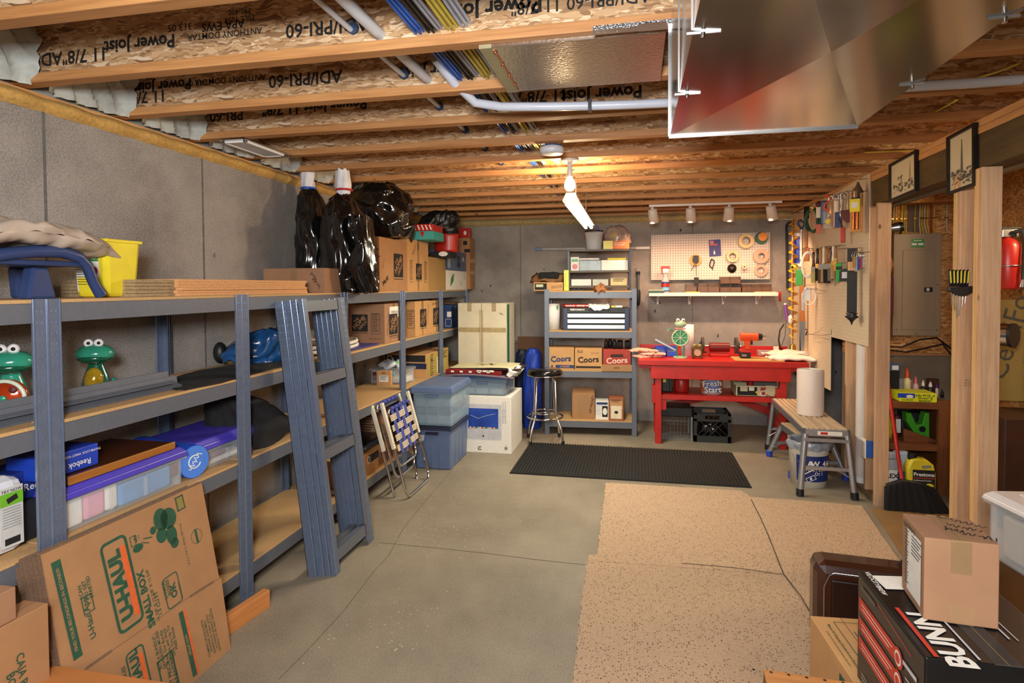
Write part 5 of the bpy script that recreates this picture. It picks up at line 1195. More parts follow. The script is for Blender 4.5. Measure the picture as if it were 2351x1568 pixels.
# bucket on top of the small rack
zr = zt_+zs[0]+.002
def pail(label, cx, cy, z, r0, r1, h, mt, rimt=None, band=None, handle=CHR, nm='bucket', hr=None, fill=None):
    d = thing(nm, label, 'bucket', (cx, cy, z))
    M().lathe([(0, 0), (r0, 0), (r0+(r1-r0)*.85, h*.85), (r0+(r1-r0)*.86+.004, h*.86), (r1+.003, h*.9), (r1+.003, h), (r1-.002, h), (r0-.002, .005), (0, .005)], mt, 36).build('bucket_wall', d)
    if handle: 
        hr = hr or .9; M().tube([((r1+.006)*cos(pi+pi*k/16), -.5*0-(r1+.006)*sin(pi*k/16)*.55, h*.86-(r1*hr)*sin(pi*k/16)) for k in range(17)], .0035, handle, 6).build('bail_handle', d)
    return d
a = front(1342, 1384, 532, 571, 6.62, .2, zr); r_ = (a[1]-a[0])/2
d = pail('white plastic pail with red bail handle on top of the small rack', (a[0]+a[1])/2, 6.68, zr, r_*.88, r_, a[5]-zr, WHT, handle=REDP); M().cyl((0, 0, a[5]-zr+.001), (0, 0, a[5]-zr+.014), r_*1.02, NAV, n=28).build('dark_lid', d)
M().box(.03, .05, -.02, .02, a[5]-zr+.014, a[5]-zr+.07, BLU).build('blue_brush', d, bev=.006)
a = front(1384, 1443, 553, 571, 6.58, .25, zr)
carton('orange and yellow open carton on top of the small rack', a, paint('orange_card', '#dc7840', .6), [('q', 'F', -.33, 0, .10, .09, YEL), ('l', 'F', .15, 0, 2, .13, .02, PAPER)], '', flaps=False, rz=ang)
m = loft(smooth_rows([((a[0]+a[1])/2+.02, 6.72, a[5]-.02, .13, .1), ((a[0]+a[1])/2+.01, 6.72, a[5]+.07, .14, .1), ((a[0]+a[1])/2, 6.72, a[5]+.15, .10, .07), ((a[0]+a[1])/2-.01, 6.72, a[5]+.17, .05, .04)], 4), paint('clear_bag', '#c8b0a0', .2, 0, .2, 14, alpha=.5), 30, .1, 8, 7)
o = m.build('plastic_bag'); tag(o, 'translucent plastic bag bulging out of the orange carton', 'bag')
o2 = M().ball(((a[0]+a[1])/2-.03, 6.70, a[5]+.065), .05, YEL, 14, sc=(1.2, 1, .95)).build('yellow_sponge'); tag(o2, 'round yellow sponge inside the translucent bag', 'sponge')
# left of the rack
c_ = front(1224, 1291, 648, 668, 6.47, .25, zt_)
carton('kraft shoe box with black panel at the left end of the unit top', c_, KRAFT2, [('r', 'F', -.26, 0, .13, .07, INK), ('r', 'F', -.3, .1, .08, .03, paint('sage', '#b8c0a0', .6)), ('t', 'F', .28, 0, 'BONE', .045, KRAFT3, pi+.1, .03)], '', flaps=False, name='shoe_box', rz=ang)
o = loft(smooth_rows([((c_[0]+c_[1])/2-.01, 6.58, c_[5]+.002, .17, .1), ((c_[0]+c_[1])/2, 6.58, c_[5]+.06, .18, .1), ((c_[0]+c_[1])/2+.02, 6.58, c_[5]+.10, .15, .08)], 4), paint('brown_paper', '#7c5430', .8, 0, .2, 16), 26, .14, 9, 2).build('paper_bag'); tag(o, 'crumpled brown paper bag with black cloth on the shoe box', 'bag')
M().box(-.10, .12, -.12, .02, .04, .11, CLB).build('black_cloth', o, ((c_[0]+c_[1])/2, 6.58, c_[5]), bev=.02)
c_ = front(1293, 1304, 620, 668, 6.44, .22, zt_); carton('thin bright yellow upright box beside the shoe box', c_, YEL, [('l', 'F', 0, 0, 1, .15, .016, GRN, pi/2)], '', flaps=False, rz=ang)
# white tube behind
a_, b_ = PY(1229, 572, 7.275), PY(1492, 569, 7.275)
o = M().cyl(a_, b_, .017, paint('bag_grey_tube', '#b8b6b4', .4), n=16).cyl(a_, a_+Vector((.09, 0, 0)), .019, paint('tube_label_blue', '#8098b8', .5), n=16).cyl(b_-Vector((.16, 0, 0)), b_, .019, PAPER, n=16).build('blind_tube'); tag(o, 'long white packaged tube lying level behind the small rack', 'tube')
# second level: towel roll, toolbox
d = thing('paper_towel_roll', 'upright white paper towel roll on the second shelf of the unit', 'paper towels', (PY(1270, 755, 6.6).x, 6.62, LG[1]+.014))
hh = PY(1270, 697, 6.6).z-LG[1]-.014
M().lathe([(.015, 0), (.072, 0), (.072, hh), (.015, hh), (.015, 0)], paint('towel_paper', '#e4e0dc', .9, 0, .03, 40, .2), 30).build('roll', d); M().box(-.066, -.05, -.06, -.045, .02, .05, GRN).box(.045, .06, -.062, -.05, hh-.06, hh-.02, GRN).build('print', d)
a = gb(1291, 1443, 707, 757, 1, .28, 6.50); W_, Hh = a[1]-a[0], a[5]-a[4]
d = thing('tool_chest', 'black tool chest with three brushed steel drawers on the second shelf', 'toolbox', ((a[0]+a[1])/2, 6.64, a[4]), ang)
M().box(-W_/2, W_/2, -.14, .14, 0, Hh, BLK).build('chest_body', d, bev=.004)
for i in range(3):
    z0 = Hh*(.08+.25*i); dr_ = M().box(-W_/2+.05, W_/2-.05, -.150, -.14, z0, z0+Hh*.23, STEEL); dr = dr_.build('drawer', d); M().prism([(-.160, z0+Hh*.23), (-.147, z0+Hh*.23), (-.147, z0+Hh*.16), (-.154, z0+Hh*.17)], -W_/2+.05, W_/2-.05, 0, CHR).build('drawer_pull', dr)
for s in (-1, 1): M().box(s*(W_/2-.025)-.02, s*(W_/2-.025)+.02, -.147, -.14, .0, Hh, paint('chest_corner', '#202c4c', .4)).build('corner_guard', d)
M().text('PERFORMAX', .028, TR(-W_*.28, -.1415, Hh*.92) @ RX(pi/2), PAPER, .02).build('lettering', d)
zc_ = a[5]+.003; xc_ = PY(1328, 700, 6.6).x
d = thing('red_tray', 'oval red tray with white lettering on the tool chest', 'tray', (xc_, 6.62, zc_), ang)
M().lathe([(0, 0), (.17, 0), (.19, .035), (.183, .035), (.165, .006), (0, .006)], REDP, 36, squash=.5).build('tray_body', d)
m = M()
for i, ch in enumerate('MOUNTAIN SPRING WATER'):
    t_ = radians(-90-48+i*4.8); m.text(ch, .026, TR(.183*cos(t_), .183*.5*sin(t_)-.002, .018) @ RZ(atan2(sin(t_)*2, cos(t_))+pi/2) @ RX(pi/2), PAPER, .03)
m.build('lettering', d)
def cl(u, v): return (-.11+.22*u, -.17+.2*v-.02*sin(u*6), .012+.02*mn.noise(Vector((u*5, v*5, 0)))-(.06*(1-v/.25)*(1-abs(u-.5)) if v < .25 else 0)+.02)
o = M().grid(cl, 24, 16, PAPER).build('white_rag', None, (PY(1375, 705, 6.6).x, 6.60, zc_), ang, solid=.004); tag(o, 'crumpled white rag hanging over the front of the tool chest', 'cloth')
o = M().box(-.02, .02, -.01, .01, 0, .02, YEL).box(.022, .10, -.012, .012, 0, .022, PAPER).build('tape_measure_box', None, (PY(1408, 703, 6.6).x, 6.55, zc_), ang, bev=.003); tag(o, 'small yellow and white packet on the right of the tool chest', 'packet')
# beer cartons
BLI = paint('blue_print_ink', '#243c6c', .7); BRI = paint('brown_print_ink', '#2a2018', .7); RDI = paint('red_print_panel', '#a4382c', .7, 0, .08, 12)
for l, r, t, mt, ink, lb, its in ((1256, 1316, 798, KRAFT2, BLI, 'kraft beer carton with blue script lettering, left on the third shelf', [('t', 'F', -.34, -.36, '4', .05, BLI, 0, .02), ('r', 'F', .15, -.36, .2, .035, BLI), ('t', 'F', .15, -.36, '6 PACKS', .026, KRAFT2, 0, .02), ('t', 'R', .0, .36, 'COORS', .02, BLI)]),
                              (1318, 1380, 800, KRAFT2, BRI, 'kraft beer carton with handwriting on top edge, middle of the third shelf', [('r', 'F', 0, -.36, .27, .022, BRI), ('t', 'F', -.3, .36, 'ELE', .04, INK), ('sc', 'F', .25, .3, 4, .09, .03, KRAFT3)]),
                              (1383, 1446, 803, RDI, PAPER, 'red fronted beer carton with bottles standing in it, right on the third shelf', [('q', 'F', 0, -.36, .32, .07, KRAFT), ('t', 'F', 0, -.36, 'ARIA', .028, INK), ('t', 'F', .33, .3, '^', .04, KRAFT), ('r', 'F', 0, .22, .13, .03, BRI)])):
    a = gb(l, r, t, 850, 2, .26, 6.47); s_ = (a[1]-a[0])*.30
    T2 = [('t', 'F', .0, -.02, 'Coors', s_, ink if ink != PAPER else paint('pale_pink_ink', '#e0b8a4', .7), .06, .03)]
    o = carton(lb, a, mt if mt != RDI else RDI, its+T2, 'x', rz=ang, name='beer_carton')
    last = a
xm = (last[0]+last[1])/2
for i, (dx, dy, rr, mt) in enumerate(((-.11, .12, .022, BLK), (-.07, .18, .03, BLK), (-.02, .1, .025, BLK), (.04, .12, .032, CLB), (.12, .12, .032, CLB))):
    o = M().lathe([(0, 0), (rr, 0), (rr, .06), (rr*.6, .085), (rr*.55, .1), (0, .1)] if i < 3 else [(rr*.75, 0), (rr, 0), (rr, .09), (rr*.75, .09), (rr*.75, 0)], mt, 18).build('bottle' if i < 3 else 'dark_pipe', None, (xm+dx, last[2]+dy, last[5]+.002), (0, 0, 0) if i < 3 else (radians(22), 0, 0)); tag(o, ('left dark bottle top above the red beer carton', 'middle dark bottle top above the red beer carton', 'right dark bottle top above the red beer carton', 'left short dark pipe end above the red beer carton', 'right short dark pipe end above the red beer carton')[i], 'bottle' if i < 3 else 'pipe')
a = gb(1312, 1364, 905, 966, 3, .22, 6.55); o = carton('brown carry carton with a gable handle on the bottom shelf', a, KRAFT, [('q', 'F', -.05, .0, .12, (a[5]-a[4])*.9, TAPEC), ('sc', 'F', .36, .1, 7, .2, .04, INK, 1.4)], '', flaps=False, rz=ang, name='carry_carton')
W_ = a[1]-a[0]; hC = a[5]-a[4]; M().prism([(-W_/2, hC), (W_/2, hC), (W_/2-.04, hC+.045), (W_*.15, hC+.06), (W_*.15, hC+.05), (-W_*.15, hC+.05), (-W_*.15, hC+.06), (-W_/2+.04, hC+.045)], -.015, .015, 1, KRAFT3).prism([(-.11, hC), (.11, hC), (0, hC+.055)], -W_/2+.004, W_/2-.004, 0, KRAFT).build('gable_handle', o)
a = gb(1366, 1396, 921, 968, 3, .18, 6.52); carton('white box with black oval picture on the bottom shelf', a, PAPER, [('r', 'F', .22, -.05, .06, .12, INK), ('d', 'F', .22, -.05, .024, PAPER, 1.6), ('l', 'F', -.25, .0, 8, .06, .014, LG_), ('r', 'F', 0, .38, .12, .025, BLI)], '', flaps=False, rz=ang)
a = gb(1397, 1430, 914, 970, 3, .2, 6.49); carton('tan and red-edged box with a white panel on the bottom shelf', a, paint('rust_card', '#a4603c', .7), [('r', 'F', 0, -.12, .115, .14, paint('cream_panel', '#e0d4b4', .7)), ('d', 'F', .0, -.12, .02, INK, .8), ('l', 'F', 0, .35, 3, .1, .012, BRI), ('q', 'F', 0, .2, .13, .09, KRAFT2)], '', flaps=False, rz=ang)
# work light on the wall
pw = PY(1465, 660, 7.2)
d = thing('work_light', 'hand work light with hook hanging on the back wall beside the grey unit', 'lamp', (pw.x, 7.268, PY(1465, 703, 7.2).z))
hh = PY(1465, 614, 7.2).z-PY(1465, 703, 7.2).z
M().lathe([(0, 0), (.014, .01), (.024, .04), (.028, .06), (.028, hh*.38), (.022, hh*.42), (0, hh*.42)], BLK, 18).build('handle', d); M().cyl((0, 0, hh*.42), (0, 0, hh*.82), .016, paint('lamp_cage', '#6c6c70', .4, .6), n=12).build('lamp_cage', d); M().cyl((0, 0, hh*.82), (0, 0, hh*.90), .024, BLK, n=16).build('top_cap', d)
M().tube([(0, 0, hh*.9), (0, 0, hh*.95), (-.02, 0, hh*.99), (-.035, 0, hh*.96), (-.03, 0, hh*.93)], .004, STEEL, 6).build('hook', d)
# ------------------------------------------------------------------ back pegboard
PEG = paint('pegboard_white', '#d8ccc0', .6, 0, .03, 8); HOLE = paint('peg_hole', '#6c5c50', .9)
Yp = 7.24; a = PY(1495, 538, Yp); b = PY(1767.5, 641, Yp)
d = thing('back_pegboard', 'white pegboard panel with tape rolls on the back wall', 'pegboard', ((a.x+b.x)/2, Yp, b.z)); W_ = b.x-a.x; Hh = PY(1630, 536.5, Yp).z-b.z
M().box(-W_/2, W_/2, 0, .006, 0, Hh, PEG).build('panel', d, bev=.001); M().box(-W_/2+.02, W_/2-.02, .006, .05, .02, .05, PINE).box(-W_/2+.02, W_/2-.02, .006, .05, Hh-.05, Hh-.02, PINE).build('batten', d)
m = M(); nx, nz = 45, 18
for i in range(nx):
    for j in range(nz): 
        x_ = -W_/2+.016+i*(W_-.032)/(nx-1); z_ = .016+j*(Hh-.032)/(nz-1); m.rect(.0085, .0085, HOLE, TR(x_, -.0006, z_) @ RX(pi/2) @ RZ(pi/4))
stuff(m.build('peg_holes', d))
def px_on(px, py, off=.03): return PY(px, py, Yp-off)
sc_ = lambda p: (PY(1600+p, 600, Yp).x-PY(1600, 600, Yp).x)
def hookp(x_, z_): return M().tube([(x_, Yp+.0, z_+.012), (x_, Yp-.012, z_+.012), (x_, Yp-.07, z_), (x_, Yp-.075, z_+.015)], .0022, STEEL, 6)
CRT = paint('masking_tape', '#dcc494', .8, 0, .06, 20); TNT = paint('tan_tape', '#d8a866', .7, 0, .08, 20); TRT = paint('clear_tape_roll', '#c8a890', .3, 0, .06, 14)
for i, (px, py, ro, ri, th, mt, lb) in enumerate(((1597, 597, 13.5, 8, .025, TNT, 'tan masking tape roll with a black cord hanging on the pegboard'), (1713, 553, 17, 9.5, .05, CRT, 'large wide cream masking tape roll, top of the pegboard'), (1682, 588.5, 13.5, 8, .04, CRT, 'medium beige tape roll left of the large translucent ones'),
                       (1748, 588, 17, 7.5, .045, TRT, 'large translucent packing tape roll at the pegboard edge'), (1747.5, 621, 14.5, 8, .02, TRT, 'thin translucent tape roll lowest at the pegboard edge'))):
    c_ = px_on(px, py, .03+th/2); Ro, Ri = sc_(ro), sc_(ri)
    d = thing('tape_roll', lb, 'tape', (c_.x, Yp-.008, c_.z)); M().ring(Ri, Ro, 0, th, mt, 32, RX(pi/2)).build('tape', d); M().ring(Ri-.004, Ri, -.001, th+.001, KRAFT3, 28, RX(pi/2)).build('core', d)
    o = hookp(c_.x, c_.z+Ri*.7).build('peg_hook'); tag(o, 'wire peg hook carrying the '+lb.split(' on ')[0].split(' at ')[0].split(' with')[0].split(',')[0].split(' lowest')[0].split(' left')[0], 'hook')
c_ = px_on(1748, 546); d = thing('tape_roll', 'green tape roll with an orange disc label, top right of the pegboard', 'tape', (c_.x, Yp-.008, c_.z)); R_ = sc_(14)
M().ring(R_*.4, R_, 0, .04, paint('dark_green_tape', '#1c5a3c', .5), 30, RX(pi/2)).build('tape', d); M().disc(R_*.72, TR(.012, -.043, .012) @ RX(pi/2), 24) if False else M().cyl((.012, -.04, .012), (.012, -.044, .012), R_*.72, paint('orange_label', '#e0903c', .6), n=26).build('orange_label', d)
c_ = px_on(1681, 616); o = M().lathe([(.012, 0), (.05, 0), (.05, .012), (.03, .016), (.03, .03), (.012, .034)], paint('dark_olive_plastic', '#241c10', .4), 24, RX(pi/2)).build('wire_spool', None, (c_.x, Yp-.004, c_.z)); tag(o, 'dark brown wire spool below the beige tape roll', 'spool')
c_ = px_on(1708, 613); o = M().lathe([(.012, 0), (.026, 0), (.026, .07), (.012, .07), (.012, 0)], paint('cream_spool', '#e0ccb0', .5), 20, RX(pi/2)).build('thread_spool', None, (c_.x, Yp-.004, c_.z)); tag(o, 'small cream spool between the brown spool and the translucent tape', 'spool')
c_ = px_on(1642, 569); o = M().box(-.065, .065, -.003, 0, -.095, .095, paint('navy_card_print', '#2c2f74', .5)).build('tool_card', None, (c_.x, Yp-.006, c_.z), (0, radians(-3), 0)); tag(o, 'navy blister card with a small bit hanging on the pegboard', 'card')
M().box(-.055, -.01, -.005, -.003, .05, .085, paint('pink_print', '#c07080', .5)).box(-.055, .03, -.005, -.003, .03, .046, REDP).lathe([(0, 0), (.012, 0), (.012, .03), (.005, .035), (.005, .05), (0, .05)], WHT, 10, TR(-.01, -.008, -.075)).build('print', o)
c_ = px_on(1635, 605); o = M().tube([(.022*cos(t)+.005*sin(3*t), 0, .05*sin(t)) for t in [2*pi*k/20 for k in range(20)]], .006, BRI, 6, True).tube([(0, 0, -.05), (.01, -.002, -.075)], .004, BRI, 5).build('cable_loop', None, (c_.x, Yp-.014, c_.z)); tag(o, 'small looped brown cord hanging below the navy card', 'cord')
c_ = px_on(1597, 597); o = M().tube([(0, -.05, .02), (.002, -.055, -.02), (.004, -.05, -.10), (.006, -.05, -.19)], .003, BLK, 6).box(-.018, .03, -.07, -.04, -.29, -.20, paint('olive_black', '#20200f', .5)).box(-.03, .03, -.065, -.05, -.03, .05, BLK).tube([(-.01, -.05, -.05), (-.05, -.05, -.12)], .004, BLK, 6).build('charger_cord', None, (c_.x, Yp, c_.z)); tag(o, 'black cord with a small dark block hanging through the tan tape roll', 'cord')
# ------------------------------------------------------------------ white wall shelf with brackets
Ys = 7.04; a = PY(1490, 669, Ys); b = PY(1787, 679, Ys)
SW = paint('shelf_white', '#eae0d2', .5, 0, .03, 8)
d = thing('wall_shelf', 'long white wall shelf on brackets under the back pegboard', 'shelf', (a.x, Ys, 0)); L_ = b.x-a.x; zs_ = PY(1640, 671.5, Ys).z; zb_ = PY(1640, 680, Ys).z
M().box(0, L_, 0, .25, zb_, zs_, SW).build('board', d, bev=.003)
for px in (1512, 1587, 1667, 1747):
    x_ = PY(px, 690, Ys).x-a.x; zz = PY(px, 700, Ys).z
    M().box(x_-.012, x_+.012, .245, .257, zz, zb_, SW).prism([(.246, zb_), (.04, zb_), (.04, zb_-.015), (.235, zz+.03), (.246, zz+.02)], x_-.004, x_+.004, 0, SW).build('bracket', d)
zs_ += .0015
o = M().box(-.07, .1, -.06, .06, 0, .02, paint('teal_book', '#2c5c5a', .5)).box(-.072, .102, -.06, .06, .021, .03, CRT).build('box_of_blades', None, (PY(1504, 668, Ys).x, Ys+.05, zs_), bev=.002); tag(o, 'flat teal box with a cream lid at the left end of the wall shelf', 'box')
x_ = PY(1528, 665, Ys).x; hh = PY(1528, 611, Ys+.05).z-zs_
d = thing('spray_bottle', 'window cleaner spray bottle with red trigger and blue label on the wall shelf', 'bottle', (x_, Ys+.07, zs_))
M().lathe([(0, 0), (.042, 0), (.045, .01), (.045, hh*.42), (.036, hh*.52), (.018, hh*.62), (.014, hh*.72), (0, hh*.72)], paint('bottle_clear_blue', '#c8ccd4', .15, alpha=.6), 24).build('bottle_body', d)
M().lathe([(.0455, .012), (.0458, hh*.40)], paint('navy_label', '#223a78', .4), 24).lathe([(.0462, hh*.08), (.0462, hh*.2)], paint('sky_label', '#7cb4d8', .4), 24).lathe([(.0466, hh*.22), (.0466, hh*.34)], REDP, 24).build('label', d)
M().box(-.028, .03, -.012, .012, hh*.74, hh*.92, WHT).box(-.05, .05, -.013, .013, hh*.90, hh, REDP).box(-.045, -.03, -.008, .008, hh*.70, hh*.92, REDP).build('trigger_head', d, bev=.004)
BRN = paint('smoky_tray', '#6c5240', .3, 0, .15, 14, alpha=.85)
def tray(l, r, t, bt, lb, cells=3, z0=None):
    a_ = front(l, r, t, bt, Ys+.02, .12, zs_ if z0 is None else z0); W_, H_ = a_[1]-a_[0], a_[5]-a_[4]
    d = thing('parts_organizer', lb, 'organizer', ((a_[0]+a_[1])/2, Ys+.09, a_[4]))
    M().box(-W_/2, W_/2, -.06, .06, 0, .004, BRN).box(-W_/2, W_/2, -.06, -.056, 0, H_*.6, BRN).box(-W_/2, W_/2, .056, .06, 0, H_, BRN).build('tray', d)
    for i in range(cells+1): x_ = -W_/2+W_*i/cells; M().box(max(-W_/2, x_-.002), min(W_/2, x_+.002), -.06, .06, 0, H_, BRN).build('divider', d)
    m = M()
    for i in range(cells): x_ = -W_/2+W_*(i+.5)/cells; m.box(x_-W_/cells*.32, x_+W_/cells*.32, -.04, .04, .005, .03+.01*(i % 3), (paint('copper_bits', '#a0603c', .4, .5), GRN, CRT, BLK)[i % 4])
    stuff(m.build('small_parts', d)); return a_
tray(1575, 1600, 652, 667, 'small grey parts tray near the spray bottle on the wall shelf', 1); tray(1602, 1652, 650, 668, 'left smoky parts organizer on the wall shelf', 2)
aa = tray(1653, 1702, 652, 668, 'central smoky parts organizer with dark cells on the wall shelf', 2); tray(1654, 1701, 635, 651, 'upper smoky parts organizer stacked on the central one', 2, aa[5]+.002)
tray(1704, 1772, 652, 668, 'right smoky parts organizer on the wall shelf', 3)
o = M().box(-.08, .08, -.02, .02, 0, .008, YEL).build('utility_tool', None, (PY(1590, 668, Ys).x, Ys-.0+.022, zs_), .05, bev=.002); tag(o, 'yellow flat tool on the front edge of the wall shelf', 'tool')
o = M().box(-.22, .0, -.012, .012, 0, .006, CRT).build('wooden_strip', None, (PY(1783, 668, Ys).x, Ys+.03, zs_), -.05); tag(o, 'thin wooden slat at the right end of the wall shelf', 'slat')
x_ = b.x+.03; d = thing('red_handled_tool', 'red handled tool hanging at the right end of the wall shelf', 'tool', (x_, Ys+.06, PY(1794, 692, Ys).z)); M().lathe([(0, 0), (.012, .004), (.013, .1), (.008, .11), (0, .11)], REDP, 14).build('handle', d); M().tube([(0, 0, .11), (.01, 0, .125), (.10, 0, .14), (.14, .02, .17)], .004, STEEL, 6).build('shaft', d)
# ------------------------------------------------------------------ red workbench
BX0, BY0 = .075, 6.20; zt_ = PY(1640, 829, BY0).z; bR = PY(1858, 842, BY0).x; BXL = .01
bback = 6.93
d = thing('workbench', 'red painted wooden workbench along the back wall', 'workbench', (0, 0, 0)); RED2 = RED; th = PY(1640, 829, BY0).z-PY(1640, 842, BY0).z
M().box(BXL, bR, BY0, bback, zt_-th, zt_, RED).build('bench_top', d, bev=.006)
M().box(BXL+.02, bR-.03, bback, bback+.03, zt_-.05, zt_+.085, RED).build('backboard', d, bev=.003)
lx0, lx1 = PY(1494, 860, BY0+.04).x, PY(1815, 870, BY0+.04).x; za = PY(1640, 872, BY0+.04).z
M().box(BXL+.01, bR-.02, BY0+.05, BY0+.09, zt_-th-.04, zt_-th, RED).build('front_cleat', d)
M().box(lx0, lx1, BY0+.02, BY0+.05, za, zt_-th, RED).build('front_apron', d, bev=.003)
M().box(lx0, lx1, bback-.10, bback-.07, za, zt_-th, RED).build('rear_apron', d)
lw = .062
for x_ in (PY(1504, 900, BY0+.07).x, PY(1790, 900, BY0+.07).x):
    M().box(x_, x_+lw, BY0+.055, BY0+.13, 0, za+.05, RED).build('leg', d, bev=.003)
    M().box(x_, x_+lw, bback-.15, bback-.105, 0, za+.05, RED).build('leg', d, bev=.003)
    M().prism([(BY0+.13, .10), (bback-.15, .24), (bback-.15, .32), (BY0+.13, .18)], x_+.01, x_+.045, 0, RED).build('side_brace', d)
    M().box(x_-.03, x_, BY0+.06, BY0+.12, .42, .60, RED).build('side_cleat', d)
xl_, xr_ = PY(1504, 900, BY0+.07).x, PY(1790, 900, BY0+.07).x; zsf = PY(1640, 909, BY0+.10).z
M().box(xl_+lw-.02, xr_+.02, BY0+.09, bback-.12, zsf-.05, zsf, RED).build('lower_shelf', d, bev=.003)
M().box(xl_+lw, xl_+lw+.05, BY0+.10, BY0+.13, zsf-.16, zsf-.05, RED).build('shelf_cleat', d)
M().prism([(xl_+lw, .32), (xl_+lw+.55, zsf-.06), (xl_+lw+.75, zsf-.06), (xl_+lw+.10, .26), (xl_+lw, .26)], bback-.2, bback-.17, 1, RED).build('diagonal_brace', d)
M().prism([(xr_, .32), (xr_-.4, zsf-.06), (xr_-.55, zsf-.06), (xr_, .24)], bback-.2, bback-.17, 1, RED).build('diagonal_brace', d)
zb = zt_+.0015
def bx(px, Y=6.5): return PY(px, 815, Y).x
# things on the bench
for i, (px, dz, rz) in enumerate(((1478, 0, .2), (1488, .028, -.1), (1470, .056, .1))):
    o = loft(smooth_rows([(0, 0, 0, .11, .06), (0, 0, .012, .12, .065), (.01, 0, .026, .10, .05)], 3), paint('glove_tan', '#d8a890', .8, 0, .08, 16), 26, .1, 8, i).build('work_glove', None, (bx(px), 6.42, zb+dz), rz)
    for k in range(3): M().tube([(.09, -.045+k*.03, .012), (.15, -.05+k*.035, .012), (.18, -.05+k*.035, .010)], [.014, .013, .008], MATS['glove_tan'], 7).build('finger', o)
    tag(o, ('bottom pinkish work glove on the left of the bench', 'middle pinkish work glove on the left of the bench', 'top pinkish work glove on the left of the bench')[i], 'glove')
for i, (l, r) in enumerate(((1504, 1529), (1530, 1553))):
    x0_, x1_ = bx(l, 6.55), bx(r, 6.55); W_ = x1_-x0_; d = thing('parts_bin', 'blue plastic parts bin on the bench, '+('left' if i == 0 else 'right')+' of the pair', 'bin', ((x0_+x1_)/2, 6.6, zb))
    M().box(-W_/2, W_/2, -.08, .08, 0, .004, BLU).box(-W_/2, -W_/2+.004, -.08, .08, 0, .09, BLU).box(W_/2-.004, W_/2, -.08, .08, 0, .09, BLU).box(-W_/2, W_/2, .076, .08, 0, .10, BLU).box(-W_/2, W_/2, -.08, -.076, 0, .05, BLU).build('bin_shell', d); M().box(-W_/2+.01, W_/2-.01, -.06, .06, .005, .05, paint('steel_bits', '#8c8c94', .4, .6)).build('small_parts', d)
o = M().box(-.13, .13, -.012, .012, -.012, .012, STEEL).build('steel_bar', None, (bx(1530, 6.5), 6.58, zb+.115), (0, radians(28), 0), bev=.003); tag(o, 'steel bar lying slanted across the blue parts bins', 'bar')
o = M().box(-.14, .14, -.1, .1, 0, .05, BLK).build('black_tray', None, (bx(1490, 6.75), 6.80, zb+.0), bev=.004); tag(o, 'dark tray of small tools at the back left of the bench', 'tray')
# frog with wheel
p = Vector((bx(1562, 6.42), 6.42, 0)); k_ = (PY(1565, 729, p.y).z-zb)/.40
d = thing('garden_frog', 'painted garden frog figure with a glass wheel belly on the bench', 'figurine', (p.x, p.y, zb))
M().cyl((0, 0, 0), (0, 0, .012), .07, paint('pale_green_cer', '#a8c49c', .4, 0, .1, 14), n=24).build('base_plate', d)
for s in (-1, 1): M().tube([(s*.03, 0, .01), (s*.034, 0, .10), (s*.03, 0, .15)], .008, FG, 8).build('leg', d)
M().torus((0, -.005, .20), .078, .008, paint('cream_green', '#c4d0a8', .4), 1, 26).build('wheel_rim', d); M().cyl((0, 0, .20), (0, .012, .20), .074, paint('green_glass', '#4c9c74', .15, 0, .2, 12), n=26).build('glass_disc', d)
for a_ in range(8): M().tube([(0, -.008, .20), (.072*cos(a_*pi/4), -.008, .20+.072*sin(a_*pi/4))], .0035, MATS['cream_green'], 5).build('spoke', d)
M().ball((0, -.005, .335), .045, MATS['pale_green_cer'], 16, sc=(1.3, .9, .8)).build('frog_head', d)
for s in (-1, 1): M().ball((s*.025, -.02, .375), .018, WHT, 10).ball((s*.025, -.036, .376), .006, INK, 8).build('eye', d)
M().tube([(-.07, 0, .26), (-.10, -.01, .29), (-.12, -.01, .27)], .007, FG, 6).build('arm', d); M().box(-.05, .05, -.025, .0, .285, .30, paint('pink_bow', '#e09898', .5)).build('bow_tie', d, bev=.004)
d.scale = (k_,)*3
x_ = bx(1578, 6.65); d = thing('paper_towel_roll', 'pinkish white paper towel roll behind the garden frog on the bench', 'paper towels', (x_, 6.66, zb)); hh = PY(1578, 746, 6.6).z-zb
M().lathe([(.015, 0), (.068, 0), (.068, hh), (.015, hh), (.015, 0)], MATS['towel_paper'], 30).build('roll', d)
x_ = bx(1600, 6.45); d = thing('frog_candle_holder', 'small brown frog shaped tin with round front beside the grinder', 'figurine', (x_, 6.42, zb)); BRZ = paint('bronze_tin', '#6c5430', .35, .6, .15, 12)
M().box(-.055, .055, -.035, .035, .012, .12, BRZ).build('tin_body', d, bev=.012); M().cyl((0, -.037, .06), (0, -.04, .06), .036, paint('pale_disc', '#c8a080', .5), n=20).torus((0, -.038, .06), .038, .004, BRZ, 1, 20).build('round_window', d)
for s in (-1, 1): M().ball((s*.028, -.01, .13), .016, paint('olive_eye', '#8c9440', .3), 10).build('eye', d); M().ball((s*.045, -.03, .010), .012, BRZ, 8).build('foot', d)
